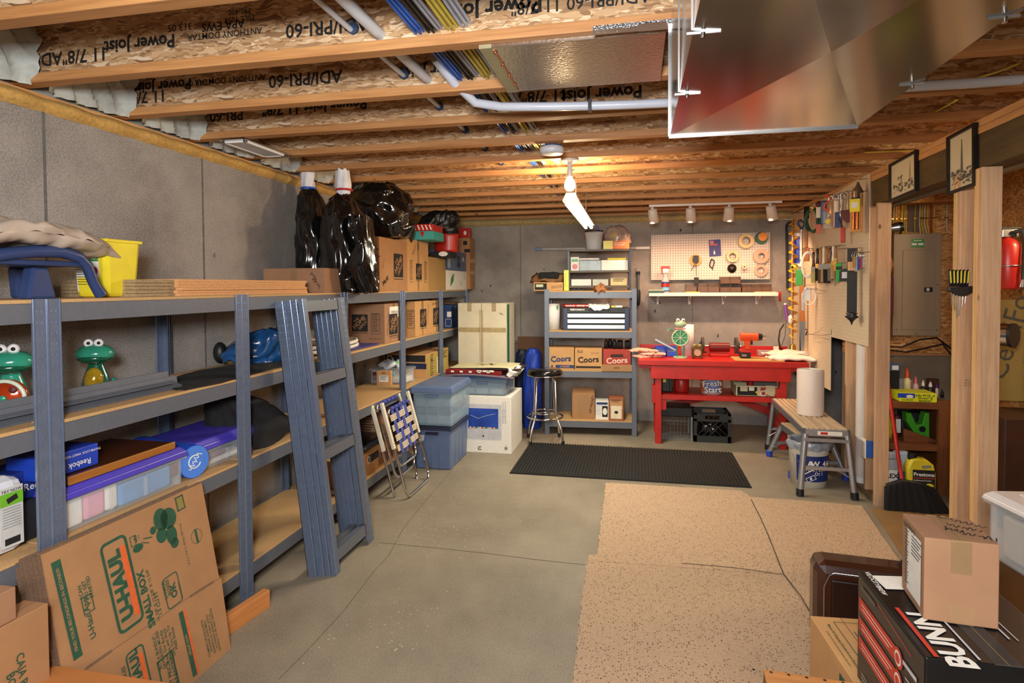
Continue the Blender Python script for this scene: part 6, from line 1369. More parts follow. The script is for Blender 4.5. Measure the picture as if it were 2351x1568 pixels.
# bench grinder
xg = bx(1652, 6.62); d = thing('bench_grinder', 'red bench grinder with two dark wheels on the workbench', 'grinder', (xg, 6.64, zb))
M().box(-.10, .10, -.06, .06, 0, .03, RED).build('base', d, bev=.006); M().cyl((-.10, 0, .095), (.10, 0, .095), .048, paint('grinder_red', '#6c1a14', .4), n=26).build('motor_housing', d)
for s in (-1, 1):
    xw = s*.17; M().cyl((xw-.012, 0, .115), (xw+.012, 0, .115), .085, paint('grinding_wheel', '#4a4038', .85), n=30).build('grinding_wheel', d); M().cyl((s*.11, 0, .105), (s*.22, 0, .105), .012, STEEL, n=12).cyl((s*.19, 0, .115), (s*.20, 0, .115), .035, BLK, n=16).build('arbor', d)
    M().box(xw-.03, xw+.03, -.12, -.09, .04, .06, BLK).build('tool_rest', d)
# cordless drill
pd = PZ(1760, 818, zb); x_ = bx(1712, 6.42); k_ = (PY(1720, 766, 6.42).z-zb)/.23
d = thing('cordless_drill', 'orange and red cordless drill standing on the workbench', 'drill', (x_, 6.40, zb+.014)); 
M().box(-.055, .035, -.045, .045, .0, .05, BLK).build('battery', d, bev=.008); M().box(-.05, .03, -.04, .04, .05, .075, paint('battery_red', '#c03028', .4)).box(-.045, .0, -.046, .046, .015, .04, STEEL).build('battery_top', d, bev=.005)
M().taper(.04, .04, .05, .045, .075, .16, ORG, TR(.012, 0, 0)).build('grip', d, bev=.008); M().cyl((-.05, 0, .19), (.10, 0, .19), .038, ORG, r1=.034, n=20).build('motor_body', d, bev=.006)
M().cyl((.10, 0, .19), (.135, 0, .19), .034, BLK, r1=.028, n=20).cyl((.135, 0, .19), (.17, 0, .19), .022, STEEL, r1=.010, n=16).build('chuck', d); M().box(.035, .055, -.01, .01, .12, .155, BLK).build('trigger', d)
d.scale = (k_,)*3
o = M().box(bx(1687, 6.25), bx(1800, 6.25), 6.215, 6.52, 0, .012, wood('pine_board', '#c88c4c', '#e4b070', 0)).build('cutting_board', None, (0, 0, zb), bev=.002); tag(o, 'flat tan wooden board lying at the front of the workbench', 'board')
o = M().box(bx(1740, 6.75), bx(1800, 6.75), 6.72, 6.82, 0, .055, paint('silver_case', '#b8a8a4', .4, .3)).build('metal_case', None, (0, 0, zb), bev=.004); tag(o, 'long silver-grey metal case at the back of the workbench', 'case')
o = M().box(-.025, .025, -.02, .02, 0, .04, IV).build('outlet_adapter', None, (bx(1780, 6.8), 6.77, zb+.058), bev=.004); tag(o, 'cream plug adapter on the silver case', 'adapter'); M().tube([(.02, 0, .02), (.06, 0, .06), (.10, .05, .15), (.12, .10, .3)], .003, BLK, 5).build('cord', o)
def tw(u, v): return (-.21+.42*u, -.10+.22*v, .018+.022*mn.noise(Vector((u*5, v*4, 3)))+.03*sin(pi*u)*sin(pi*v))
for i, (px, Y_, rz, lb) in enumerate(((1815, 6.34, .0, 'white towel folded on the right front of the bench'), (1806, 6.60, .3, 'second white towel crumpled behind the front one on the bench'))):
    o = M().grid(tw, 26, 16, paint('bright_towel', '#f0e6d8', .9, 0, .03, 20, .2)).build('white_towel', None, (bx(px, Y_)-.0, Y_, zb+.014+.018*i), rz, solid=.022); tag(o, lb, 'towel')
# under the bench
zu = zsf+.0015
a = front(1519, 1545, 853, 902, 6.42, .2, zu); d = carton('black power tool case with a yellow tag standing on the bench shelf', a, BLK, [('r', 'F', -.25, .12, .03, .06, YEL)], '', flaps=False, name='tool_case', bev=.012); 
m = M().box(.02, .026, -.104, -.1, .01, a[5]-a[4]-.01, CLB); m.build('case_seam', d)
a = front(1547, 1584, 856, 905, 6.42, .2, zu); r_ = (a[1]-a[0])/2; hh = min(a[5], za-.01)-zu
d = thing('water_jug', 'round red plastic jug on the bench shelf beside the white pail', 'jug', ((a[0]+a[1])/2, 6.50, zu)); M().lathe([(0, 0), (r_*.93, 0), (r_, .012), (r_, hh*.86), (r_*.9, hh*.93), (r_*.9, hh), (0, hh)], REDP, 30).build('jug_body', d); M().frame(.07, .10, .004, REDP, TR(-.02, -r_-.002, hh*.5) @ RX(pi/2)).build('moulded_panel', d)
a = front(1608, 1665, 866, 907, 6.34, .2, zu); r_ = (a[1]-a[0])/2; hh = a[5]-zu
d = pail('white detergent pail with orange and blue label on the bench shelf', (a[0]+a[1])/2, 6.34+r_, zu, r_*.86, r_, hh, WHT, handle=WHT, hr=.75)
m = M(); m.lathe([(r_*.892, hh*.12), (r_*.985, hh*.78)], paint('label_orange', '#d87840', .5, 0, .1, 10), 20, RZ(pi), ang=pi); m.lathe([(r_*.897, hh*.12), (r_*.990, hh*.78)], paint('label_periwinkle', '#7890d0', .5, 0, .1, 10), 10, RZ(pi*1.28), ang=pi*.42); m.build('label', d)
T_ = TR(0, -r_*1.0, hh*.48) @ RX(pi/2+.1); m = M()
for dx, dy, mt, b_ in ((.0, 0, BLI, .06), (0, 0, PAPER, .02)): m.text('Fresh', .085, T_ @ TR(-.01, .03, .006+.002*(mt is PAPER)) @ RZ(.1), mt, b_).text('Start', .085, T_ @ TR(.0, -.035, .006+.002*(mt is PAPER)) @ RZ(.05), mt, b_)
m.build('lettering', d); M().cyl((0, 0, hh*.98), (0, 0, hh*.99), r_*.95, BLK, n=24).build('dark_contents', d)
a = front(1688, 1787, 886, 917, 6.34, .3, zu); W_, hh = a[1]-a[0], a[5]-zu
d = thing('fruit_tray_box', 'open cardboard tray with red and black print on the bench shelf', 'box', ((a[0]+a[1])/2, 6.49, zu)); 
M().box(-W_/2, W_/2, -.15, -.145, 0, hh, CRM).box(-W_/2, W_/2, .145, .15, 0, hh, CRM).box(-W_/2, -W_/2+.005, -.15, .15, 0, hh, CRM).box(W_/2-.005, W_/2, -.15, .15, 0, hh, CRM).box(-W_/2, W_/2, -.15, .15, 0, .004, CRM).build('tray_walls', d)
prints(d, (W_, .3, hh), [('r', 'F', -.22, -.02, W_*.46, hh*.78, INK), ('r', 'F', .27, -.02, W_*.36, hh*.78, RDI), ('d', 'F', .15, -.2, .03, PAPER), ('d', 'F', .155, -.2, .02, RDI), ('d', 'F', .42, .2, .03, PAPER), ('d', 'F', .422, .2, .02, RDI), ('d', 'F', .26, .05, .03, CRM), ('d', 'F', .0, -.1, .012, YEL), ('r', 'F', -.12, .22, .05, .04, PAPER), ('p', 'F', .33, .0, [(-.05, .06), (.03, .06), (.05, 0), (.02, -.05), (-.04, -.03)], CRM), ('r', 'F', -.3, .2, .07, .05, CRM)])
o = M().torus((0, 0, .05), .07, .012, BLK, 2).cyl((.03, 0, 0), (.03, 0, .13), .035, REDP, n=18).box(-.05, .10, -.03, .03, .12, .15, REDP).build('red_air_tool', None, (d.location.x-.06, 6.5, zu+.006), .3); tag(o, 'red and black air tool lying in the cardboard tray', 'tool')
o = M().box(-.12, .12, -.06, .06, 0, hh+.03, paint('grey_cloth_box', '#6c6460', .8)).build('grey_box', None, (d.location.x+.10, 6.55, zu+.006), bev=.006); tag(o, 'grey box sitting in the cardboard tray on the bench shelf', 'box')
# crates on the floor
a = front(1515, 1588, 937, 1009, 6.42, .33, 0); W_, hh = a[1]-a[0], a[5]
d = thing('wire_crate', 'metal wire crate on the floor under the workbench', 'crate', ((a[0]+a[1])/2, 6.585, .002)); WR = paint('galv_wire', '#9a9a98', .35, .8)
m = M()
for z in (.01, hh*.25, hh*.5, hh*.7): m.tube([(-W_/2, -.16, z), (W_/2, -.16, z), (W_/2, .16, z), (-W_/2, .16, z)], .003, WR, 5, True)
for i in range(10): x_ = -W_/2+W_*i/9; m.cyl((x_, -.16, .0), (x_, -.16, hh*.7), .0022, WR, n=5, caps=False).cyl((x_, .16, .0), (x_, .16, hh*.7), .0022, WR, n=5, caps=False)
for i in range(8): y_ = -.16+.32*i/7; m.cyl((-W_/2, y_, 0), (-W_/2, y_, hh*.7), .0022, WR, n=5, caps=False).cyl((W_/2, y_, 0), (W_/2, y_, hh*.7), .0022, WR, n=5, caps=False).cyl((-W_/2, y_, .01), (W_/2, y_, .01), .0022, WR, n=5, caps=False)
stuff(m.build('wire_mesh', d))
for sx in (-1, 1):
    for sy in (-1, 1): M().box(sx*W_/2-.008, sx*W_/2+.008, sy*.16-.008, sy*.16+.008, 0, hh*.74, STEEL).build('corner_post', d)
M().box(-W_/2-.004, W_/2+.004, -.168, .168, hh*.74, hh, BLK).build('dark_box', d, bev=.006)
a = front(1593, 1678, 952, 1014, 6.405, .33, 0); W_, hh = a[1]-a[0], PY(1640, 950, 6.405).z
d = thing('milk_crate', 'black plastic milk crate with diamond lattice sides under the workbench', 'crate', ((a[0]+a[1])/2, 6.57, .002), 0); CRB = paint('crate_plastic', '#22221f', .5, 0, .1, 16)
def lattice(W_, H_, T):
    m = M(); m.box(-W_/2, W_/2, -.006, .006, 0, H_*.22, CRB, T).box(-W_/2, W_/2, -.006, .006, H_*.72, H_*.80, CRB, T).box(-W_/2, W_/2, -.006, .006, H_*.93, H_, CRB, T)
    for s in (-1, 1): m.box(*sorted((s*W_/2, s*(W_/2-.03))), -.006, .006, 0, H_, CRB, T)
    n = 5
    for i in range(-2, n+2):
        for s in (-1, 1):
            x0 = -W_/2+.03+(W_-.06)*i/n; 
            P0 = Vector((x0, 0, H_*.22)); P1 = Vector((x0+s*H_*.5, 0, H_*.72))
            if not (-W_/2+.02 < P0.x < W_/2-.02 and -W_/2+.01 < P1.x < W_/2-.01): continue
            m.cyl(P0, P1, .0045, CRB, n=4, T=T)
    for s in (-1, 1): m.box(*sorted((s*.07, s*(W_/2-.03))), -.006, .006, H_*.80, H_*.93, CRB, T)
    return m
dd = .33
for T in (TR(0, -dd/2, 0), TR(0, dd/2, 0), TR(-W_/2+.006, 0, 0) @ RZ(pi/2), TR(W_/2-.006, 0, 0) @ RZ(pi/2)): stuff(lattice(W_ if abs(T[1][1]) > .5 else dd, hh, T).build('lattice_side', d))
M().box(-W_/2+.01, W_/2-.01, -dd/2, dd/2, .0, .008, CRB).build('crate_floor', d)
o = loft(smooth_rows([(0, 0, 0, .15, .1), (0, 0, .08, .16, .11), (0, 0, .17, .12, .08), (0, 0, .2, .05, .04)], 4), BAG, 28, .15, 8, 3).build('plastic_bag', None, (d.location.x, 6.57, .012)); tag(o, 'dark plastic bag lying inside the black milk crate', 'bag')
# ------------------------------------------------------------------ side pegboard and its tools
PS = PWX; PEGS = paint('pegboard_cream', '#d6c4a6', .6, 0, .03, 8)
yA, yB = PX(1997, 395, PS).y, 7.27; zT = 2.452; zU = PX(1998, 797, PS).z; yC = PX(1907, 775, PS).y; zL = PX(1907, 897, PS).z
d = thing('side_pegboard', 'large cream pegboard on the right stud wall full of hanging tools', 'pegboard', (PS, 0, 0))
M().prism([(yA, zU), (yC, zU), (yC, zT-.03), (yA, zT)], 0, .006, 0, PEGS).build('panel', d); M().prism([(yC+.001, zL), (yB, zL), (yB, zT-.045), (yC+.001, zT-.03)], 0, .006, 0, PEGS).build('panel', d)
m = M(); st_ = .0315; y_ = yA+.02
HOL2 = paint('peg_hole_tan', '#9c8468', .9)
while y_ < yB-.01:
    z_ = (zL if y_ > yC else zU)+.02
    while z_ < zT-.05: m.add([(-.0006, y_-.0035, z_), (-.0006, y_, z_-.0035), (-.0006, y_+.0035, z_), (-.0006, y_, z_+.0035)], [(0, 1, 2, 3)], HOL2); z_ += st_
    y_ += st_
stuff(m.build('peg_holes', d))
def sp(px, py, off=.03): return PX(px, py, PS-off)
def fit(px, t, b, off=.03):
    """top point and height of something hanging on the side board"""
    a_ = sp(px, t, off); return a_, a_.z-PX(px, b, PS-off).z
def hang(label, cat, name, px, t, b, off=.03):
    off = max(off, .03)+.025; a_, h_ = fit(px, t, b, off); d_ = thing(name, label, cat, (PS-off, a_.y, a_.z), radians(58)); k_ = off-.002; M().tube([(.0, 0, .0), (k_*cos(radians(58)), -k_*sin(radians(58)), .004)], .003, STEEL, 5).build('hanging_peg', d_); return d_, h_
WH_ = wood('tool_handle_wood', '#8a4e1e', '#c07c3a', 2, .4, False, 10, 8); WHD = wood('dark_handle_wood', '#3c1c0c', '#6a3414', 2, .35, False, 10, 8)
BRASS = paint('brass', '#b08a44', .3, .9, .15, 14); BRISB = paint('black_bristle', '#14120f', .9, 0, .3, 90, sc=(1, 1, .1)); BRIST = paint('tan_bristle', '#a8845c', .9, 0, .2, 90, sc=(1, 1, .1))
# wire hooks and rods
def rod(label, p, q, off=.02, L=.09):
    a_, b_ = sp(*p, off), sp(*q, off); o = M().tube([(PS, a_.y, a_.z+.01), (PS-off, a_.y, a_.z+.005), (PS-L, a_.y, a_.z), (PS-L-.01, a_.y, a_.z+.02)], .003, STEEL, 6).tube([(PS-off, a_.y, a_.z), (PS-off, b_.y, b_.z)], .003, STEEL, 6).build('wire_hook'); return tag(o, label, 'hook')
rod('wire tool rail near the top of the side pegboard', (1868, 456), (1940, 447)); rod('wire rail at the upper left corner of the side pegboard', (1818, 490), (1855, 488))
rod('middle wire rail carrying the paint brushes', (1862, 572), (1960, 570)); rod('wire peg with hooked end above the bare board area', (1872, 664), (1896, 668))
o = M().tube([sp(1856, 767, .03), sp(1889, 770, .10), sp(1909, 767, .12), sp(1909, 755, .12)], .003, STEEL, 6).tube([sp(1858, 768, .03), sp(1880, 762, .03), sp(1888, 752, .03)], .003, STEEL, 6).build('double_hook'); tag(o, 'empty double wire hook low on the side pegboard', 'hook')
o = M().tube([sp(1822, 503, .0), (sp(1800, 503, .1).x-.06, sp(1822, 503, .0).y, sp(1822, 503, .0).z), (sp(1800, 503, .1).x-.09, sp(1822, 503).y, sp(1822, 503).z+.03)], .006, IV, 8).build('white_hook'); tag(o, 'ivory coated hook at the far corner of the side pegboard', 'hook')
# spiral spinner
p0, p1 = sp(1822, 502, .10), sp(1821, 780, .10)
d = thing('spiral_spinner', 'long yellow and rust twisted hanging spiral with a brass bell near the bench corner', 'decoration', (p0.x, p0.y, p0.z)); Ls = p0.z-p1.z
SPY = paint('spinner_yellow', '#d8a01c', .4, 0, .3, 26)
def hel(u, v):
    t = u*2*pi*13; r_ = .008+.040*v*(1 if u < .93 else max(.2, (1-u)/.07)); return (r_*cos(t), r_*sin(t), -Ls*u-.012*v)
M().grid(hel, 260, 3, SPY).build('spiral_ribbon', d, solid=.002); M().cyl((0, 0, 0), (0, 0, -Ls), .005, paint('spinner_rust', '#8a3c14', .6), n=8).build('core_rod', d)
M().ball((0, -.02, -Ls*.40), .032, YEL, 14).ball((-.02, -.045, -Ls*.40), .014, BLK, 10).build('yellow_ball', d)
M().cyl((0, 0, -Ls), (0, 0, -Ls-.05), .004, BRASS, n=8).lathe([(0, -Ls-.045), (.02, -Ls-.05), (.03, -Ls-.07), (.033, -Ls-.125), (.038, -Ls-.135), (.0, -Ls-.135)], BRASS, 20).cyl((0, 0, -Ls-.135), (0, 0, -Ls-.165), .006, BRASS, n=8).build('bell', d)
# black hose / pole on back wall beside
a_ = PY(1806, 512, 7.26); b_ = PY(1808, 665, 7.26)
o = M().tube([(a_.x+.10, 7.27, a_.z+.01), (a_.x+.02, 7.26, a_.z), (a_.x, 7.26, a_.z-.03), (b_.x, 7.26, b_.z)], .014, BLK, 8).build('black_pipe'); tag(o, 'black vertical pipe bracket in the far right wall corner', 'pipe')
# left group of hanging things
d, h = hang('blue handled pliers hanging beside the yellow spiral', 'pliers', 'pliers', 1836, 505, 560); NVY = paint('navy_grip', '#1c3468', .4)
M().tube([(0, 0, 0), (0, .02, -h*.15), (0, -.02, -h*.4)], .011, NVY, 8).tube([(0, .0, 0), (0, -.05, -h*.15), (0, -.02, -h*.4)], .011, NVY, 8).cyl((0, -.02, -h*.38), (0, .0, -h), .010, STEEL, .003, n=8).build('handles', d)
d, h = hang('blue and white glue tube pack hanging beside the yellow spiral', 'tube', 'glue_tube', 1830, 535, 612); M().box(-.006, 0, -.05, .05, -h, 0, PAPER).box(-.012, -.006, -.03, .03, -h*.9, -h*.1, BLU).build('blister', d)
d, h = hang('green tube behind the yellow spiral', 'tube', 'green_tube', 1836, 618, 656); M().box(-.02, 0, -.035, .035, -h, 0, GRN).build('body', d, bev=.006)
d, h = hang('long thin hand saw blade hanging under the pliers', 'saw', 'hand_saw', 1843, 655, 806); M().prism([(-.03, -h*.55), (.03, -h*.55), (.03, 0), (-.01, 0)], -.004, 0, 0, WH_).prism([(-.02, -h), (.01, -h), (.03, -h*.55), (-.03, -h*.55)], -.004, -.001, 0, STEEL).build('blade_and_handle', d)
d, h = hang('dark metal caulking rod at the lower left of the side pegboard', 'tool', 'caulking_rod', 1838, 740, 805); M().cyl((0, 0, 0), (0, 0, -h), .009, BLK, n=8).tube([(0, 0, -h*.2), (0, -.07, -h*.25), (0, -.05, -h*.45)], .006, BLK, 6).build('rod', d)
d, h = hang('tall dark-bladed wooden brush hanging at the far end of the board', 'brush', 'dust_brush', 1853, 474, 600); M().box(-.03, 0, -.022, .022, -h*.22, 0, BRISB).box(-.025, -.003, -.014, .014, -h*.75, -h*.22, WH_).box(-.02, -.004, -.03, .03, -h, -h*.75, WH_).build('brush', d, bev=.003)
d, h = hang('coil of white extension cord hanging left of the brushes', 'cord', 'extension_cord', 1856, 576, 640, .04)
for i in range(4): M().tube([(.004*i-.02, (.045+.006*i)*cos(t), -h*.5+h*(.42+.02*i)*sin(t)) for t in [2*pi*k/22 for k in range(22)]], .0045, WHT, 6, True).build('cord_loop', d)
d, h = hang('white cable with plug and adapter bundled under the cord coil', 'cord', 'white_charger', 1856, 655, 700, .04); M().box(-.03, 0, -.03, .03, -h*.8, -h*.1, WHT).box(-.02, 0, .03, .06, -h*1.3, -h*.4, paint('pale_grey_plug', '#b8bcc4', .4)).build('adapter', d, bev=.006)
for i in range(3): M().tube([(-.03-.004*i, -.02+(.05+.006*i)*cos(t), -h*.55+h*.45*sin(t)) for t in [2*pi*k/18 for k in range(18)]], .004, WHT, 5, True).build('cord_loop', d)
d, h = hang('violet and white glue tube tied near the bench corner', 'tube', 'glue_tube', 1803, 700, 735, .12); M().cyl((0, 0, 0), (-.02, -.03, -h), .016, paint('violet_label', '#6c3c8c', .4), .020, n=12).cyl((0, 0, 0), (0, 0, .02), .014, WHT, n=12).build('tube', d)
d, h = hang('white plastic clip hanging beside the violet tube', 'clip', 'white_clip', 1815, 722, 745, .1); M().lathe([(0, 0), (.02, -.02), (.024, -h*.7), (0, -h)], WHT, 12).build('clip_body', d)
d, h = hang('black cable loop drooping from the corner to the bench', 'cable', 'black_cable', 1800, 750, 800, .12); M().tube([(0, 0, .03), (-.04, .03, -.04), (-.07, .03, -h*.6), (-.05, .02, -h), (.02, 0, -h-.02)], .008, BLK, 7).build('cable_run', d)
d, h = hang('green coiled garden hose bundle hanging on the side pegboard', 'hose', 'green_hose', 1866, 478, 533, .045); GH = paint('hose_green', '#1c4c2c', .4)
for i in range(5): M().tube([(-.012*i+.02, (.055+.01*sin(i*2))*cos(t)+.01*sin(t*2+i), -h*.5+h*(.48+.03*cos(i))*sin(t)) for t in [2*pi*k/24 for k in range(24)]], .007, GH, 7, True).build('hose_loop', d)
M().box(-.03, .02, -.02, .02, -h*.12, h*.05, BRASS).build('hose_end', d, bev=.006)
d, h = hang('dark red screw clamp head above the green hose', 'clamp', 'red_clamp', 1880, 462, 500, .04); M().ball((0, 0, -.03), .03, MAR, 12, sc=(.8, 1, 1)).box(-.01, .01, -.02, .02, -h, -.05, IV).build('clamp_body', d)
d, h = hang('red plastic tag hanging beneath the hose', 'tag', 'red_tag', 1880, 515, 536); M().box(-.006, 0, -.022, .022, -h, 0, REDP).build('tag', d)
d, h = hang('blue plastic handled tool left of the orange hook', 'tool', 'blue_tool', 1891, 462, 515, .04); M().box(-.02, .01, -.028, .022, -h, 0, paint('mid_blue', '#1f5088', .35)).build('body', d, bev=.010)
d, h = hang('orange S shaped hanger hook', 'hook', 'orange_hook', 1900, 448, 484, .05); M().tube([(0, .02, -.02), (0, 0, 0), (0, -.025, -.02), (0, -.02, -h*.35), (0, .02, -h*.55), (0, .028, -h*.8), (0, 0, -h), (0, -.03, -h*.85)], .010, ORG, 8).build('hook_body', d)
for px, t_, b_, lb, mt in ((1908, 450, 500, 'first chrome spanner right of the orange hook', CHR), (1914, 452, 520, 'tan wooden rule right of the first chrome spanner', WH_), (1920, 455, 520, 'clear packet of bits between wooden rule and shears', PAPER)):
    d, h = hang(lb, 'tool', 'spanner' if mt is CHR else ('wooden_rule' if mt is WH_ else 'bit_packet'), px, t_, b_, .04)
    if mt is CHR: M().box(-.006, .0, -.010, .010, -h*.85, -h*.15, CHR).torus((-.003, 0, -h*.1), .018, .007, CHR, 0, 14).torus((-.003, 0, -h*.9), .016, .006, CHR, 0, 14).build('spanner_body', d)
    else: M().box(-.008, .0, -.016, .016, -h, 0, mt).build('body', d)
d, h = hang('clear packet with a yellow disc inside at the top rail', 'packet', 'yellow_disc_packet', 1902, 485, 524, .03); M().box(-.004, 0, -.04, .04, -h, 0, CLEAR).cyl((-.012, 0, -h*.6), (-.004, 0, -h*.6), .022, YEL, n=16).build('packet_body', d)
d, h = hang('large steel shears with looped handles hanging at the top rail', 'shears', 'shears', 1926, 444, 522, .05)
for s in (-1, 1): M().torus((0, s*.022, -.03), .024, .006, STEEL, 0, 16).build('handle_loop', d); M().prism([(s*.02, -.05), (s*.032, -.05), (s*.006, -h), (s*.0, -h)], -.005, .0, 0, STEEL).build('blade', d)
M().box(-.02, .006, -.025, .025, -h, -h*.55, paint('navy_sleeve', '#28386c', .5)).build('sleeve', d)
d, h = hang('pair of curved steel tongs beside the shears', 'tongs', 'tongs', 1939, 440, 505, .05)
for s in (-1, 1): M().tube([(0, s*.012, -.005), (0, s*.03, -.02), (0, s*.022, -h*.5), (0, s*.03, -h*.8), (0, s*.005, -h)], .006, STEEL, 7).build('tong_arm', d)
d, h = hang('red bladed garden weeder with dark neck below the tongs', 'garden tool', 'red_weeder', 1945, 482, 512, .05); M().prism([(-.05, -h*.2), (-.01, 0), (.05, -.0), (.04, -h*.6), (.0, -h), (-.05, -h*.9)], -.004, 0, 0, MAR).build('blade', d)
d, h = hang('long knife with a bright red handle hanging below the shears', 'knife', 'red_handled_knife', 1935, 500, 557, .05); M().tube([(0, .03, 0), (0, 0, -h*.4)], .006, BLK, 6).build('shank', d); M().box(-.012, .012, -.018, .014, -h, -h*.38, REDP).build('handle', d, bev=.005)
d, h = hang('yellow labelled spray gun pack with brass tubes at the top right corner', 'tool', 'sprayer_pack', 1968, 440, 532, .05)
M().box(-.03, .0, -.04, .04, -h, -.02, paint('tan_card', '#c0864c', .7)).build('backing_card', d); M().cyl((-.035, 0, -.0), (-.035, 0, -h*.16), .028, CHR, n=18).cyl((-.035, 0, -h*.16), (-.035, 0, -h*.2), .03, BLK, n=18).build('cap', d); M().box(-.062, -.03, -.034, .034, -h*.52, -h*.2, YEL).box(-.0635, -.06, -.02, .02, -h*.42, -h*.28, PAPER).build('label', d)
for s in (-1, 1): M().cyl((-.04, s*.013, -h*.52), (-.04, s*.013, -h*.95), .010, paint('copper_tube', '#a85c30', .25, .9), n=10).build('tube', d)
d, h = hang('brown whisk brush top with wire loop above the sprayer pack', 'brush', 'whisk_brush', 1970, 412, 442, .045); M().torus((0, 0, -.01), .012, .002, STEEL, 0, 12).lathe([(.006, -.02), (.012, -.04), (.04, -h), (0, -h)], paint('whisk_brown', '#5c4630', .9), 18).build('whisk', d)
o = M().tube([sp(1960, 430, .02), sp(1955, 445, .05), sp(1958, 470, .05), sp(1966, 478, .03)], .0025, BRASS, 5).tube([sp(1958, 470, .05), sp(1950, 480, .05), sp(1955, 497, .05)], .003, WH_, 5).build('twine_bundle'); tag(o, 'bundle of tan twine between the tongs and the sprayer pack', 'twine')
# brushes
BR = ((1868, 578, 650, .035, WHD, paint('pale_bristle', '#c0b06c', .9), 'yellow-bristled flat brush at the left end of the brush rail'), (1877, 570, 645, .03, BLK, BRISB, 'black handled narrow brush on the rail, second from left'), (1884, 568, 650, .034, WH_, paint('brown_bristle', '#5a4430', .9, 0, .2, 80), 'amber handled brush with dark bristles, third on the rail'),
      (1891, 566, 648, .036, IV, BRIST, 'cream handled brush with tan-brown bristles, fourth on the rail'), (1899, 566, 650, .05, WH_, BRISB, 'widest amber handled brush with black bristles on the rail'), (1907, 567, 645, .036, WHD, paint('grey_bristle', '#6c6258', .9, 0, .2, 80), 'dark brown handled brush right of the widest brush'),
      (1913, 564, 640, .03, IV, BRIST, 'cream handled brush with tan bristles near the rail end'), (1919, 565, 622, .022, WH_, BRASS, 'narrow orange-brown handled brush at the right end of the rail'))
for px, t_, b_, w_, hm, bm2, lb in BR:
    d, h = hang(lb, 'paint brush', 'paint_brush', px, t_, b_, .05); 
    M().lathe([(0, 0), (.010, -.006), (.012, -.03), (.008, -h*.25), (.013, -h*.42), (w_*.42, -h*.48), (0, -h*.48)], hm, 14, squash=1).build('handle', d); M().box(-.013, .013, -w_*.5, w_*.5, -h*.62, -h*.47, CHR if w_ > .03 else BRASS).build('ferrule', d, bev=.002)
    M().taper(.03, w_*1.0, .026, w_*1.1, -h, -h*.62, bm2).build('bristles', d)
d, h = hang('bright green plastic level end hanging right of the brushes', 'tool', 'green_level', 1927, 604, 647, .04); M().box(-.02, 0, -.022, .022, -h, -h*.35, paint('vivid_green', '#1f9c40', .4)).box(-.02, 0, -.022, .022, -h*.35, -h*.2, BLK).box(-.02, 0, -.022, .022, -h*.2, 0, paint('vivid_green', '#1f9c40', .4)).build('level_body', d, bev=.004)
d, h = hang('black luggage tag with clear window beside the black strap', 'tag', 'luggage_tag', 1943, 617, 646, .04); M().prism([(-.05, -h), (.05, -h), (.05, -.02), (.02, 0), (-.03, 0), (-.05, -.02)], -.005, 0, 0, BLK).box(-.007, -.005, -.03, .03, -h*.75, -h*.25, paint('tag_window', '#c8c8cc', .3)).build('tag_body', d)
d, h = hang('long black leather strap with a carved end and pointed tip', 'strap', 'black_strap', 1957, 570, 748, .045); M().box(-.006, .006, -.034, .034, -h*.83, 0, BLK).build('strap_band', d); M().lathe([(0, -h*.82), (.045, -h*.84), (.03, -h*.86), (.05, -h*.885), (.03, -h*.91), (.014, -h*.94), (.006, -h*.97), (0, -h)], BLK, 16).build('carved_end', d)
d, h = hang('small square wooden tag on the black strap', 'tag', 'wooden_tag', 1956, 601, 621, .07); M().box(-.005, 0, -.028, .028, -h, 0, wood('tag_wood', '#c89868', '#e0b888', 2, .6, False)).build('tag_body', d)
d, h = hang('bunch of keys and coloured fobs at the right end of the middle rail', 'keys', 'key_bunch', 1973, 580, 628, .05)
for i in range(4): M().torus((-.01*i, .01*(i-1.5), -.02), .020+.003*i, .002, CHR, 0, 16).build('key_ring', d)
for i, mt in enumerate((STEEL, REDP, BLU, STEEL, BRASS)): M().box(-.01*i, -.01*i+.003, -.03+.012*i, -.012+.012*i, -h*(.7+.07*(i % 4)), -.03, mt).build('key', d, bev=.002)
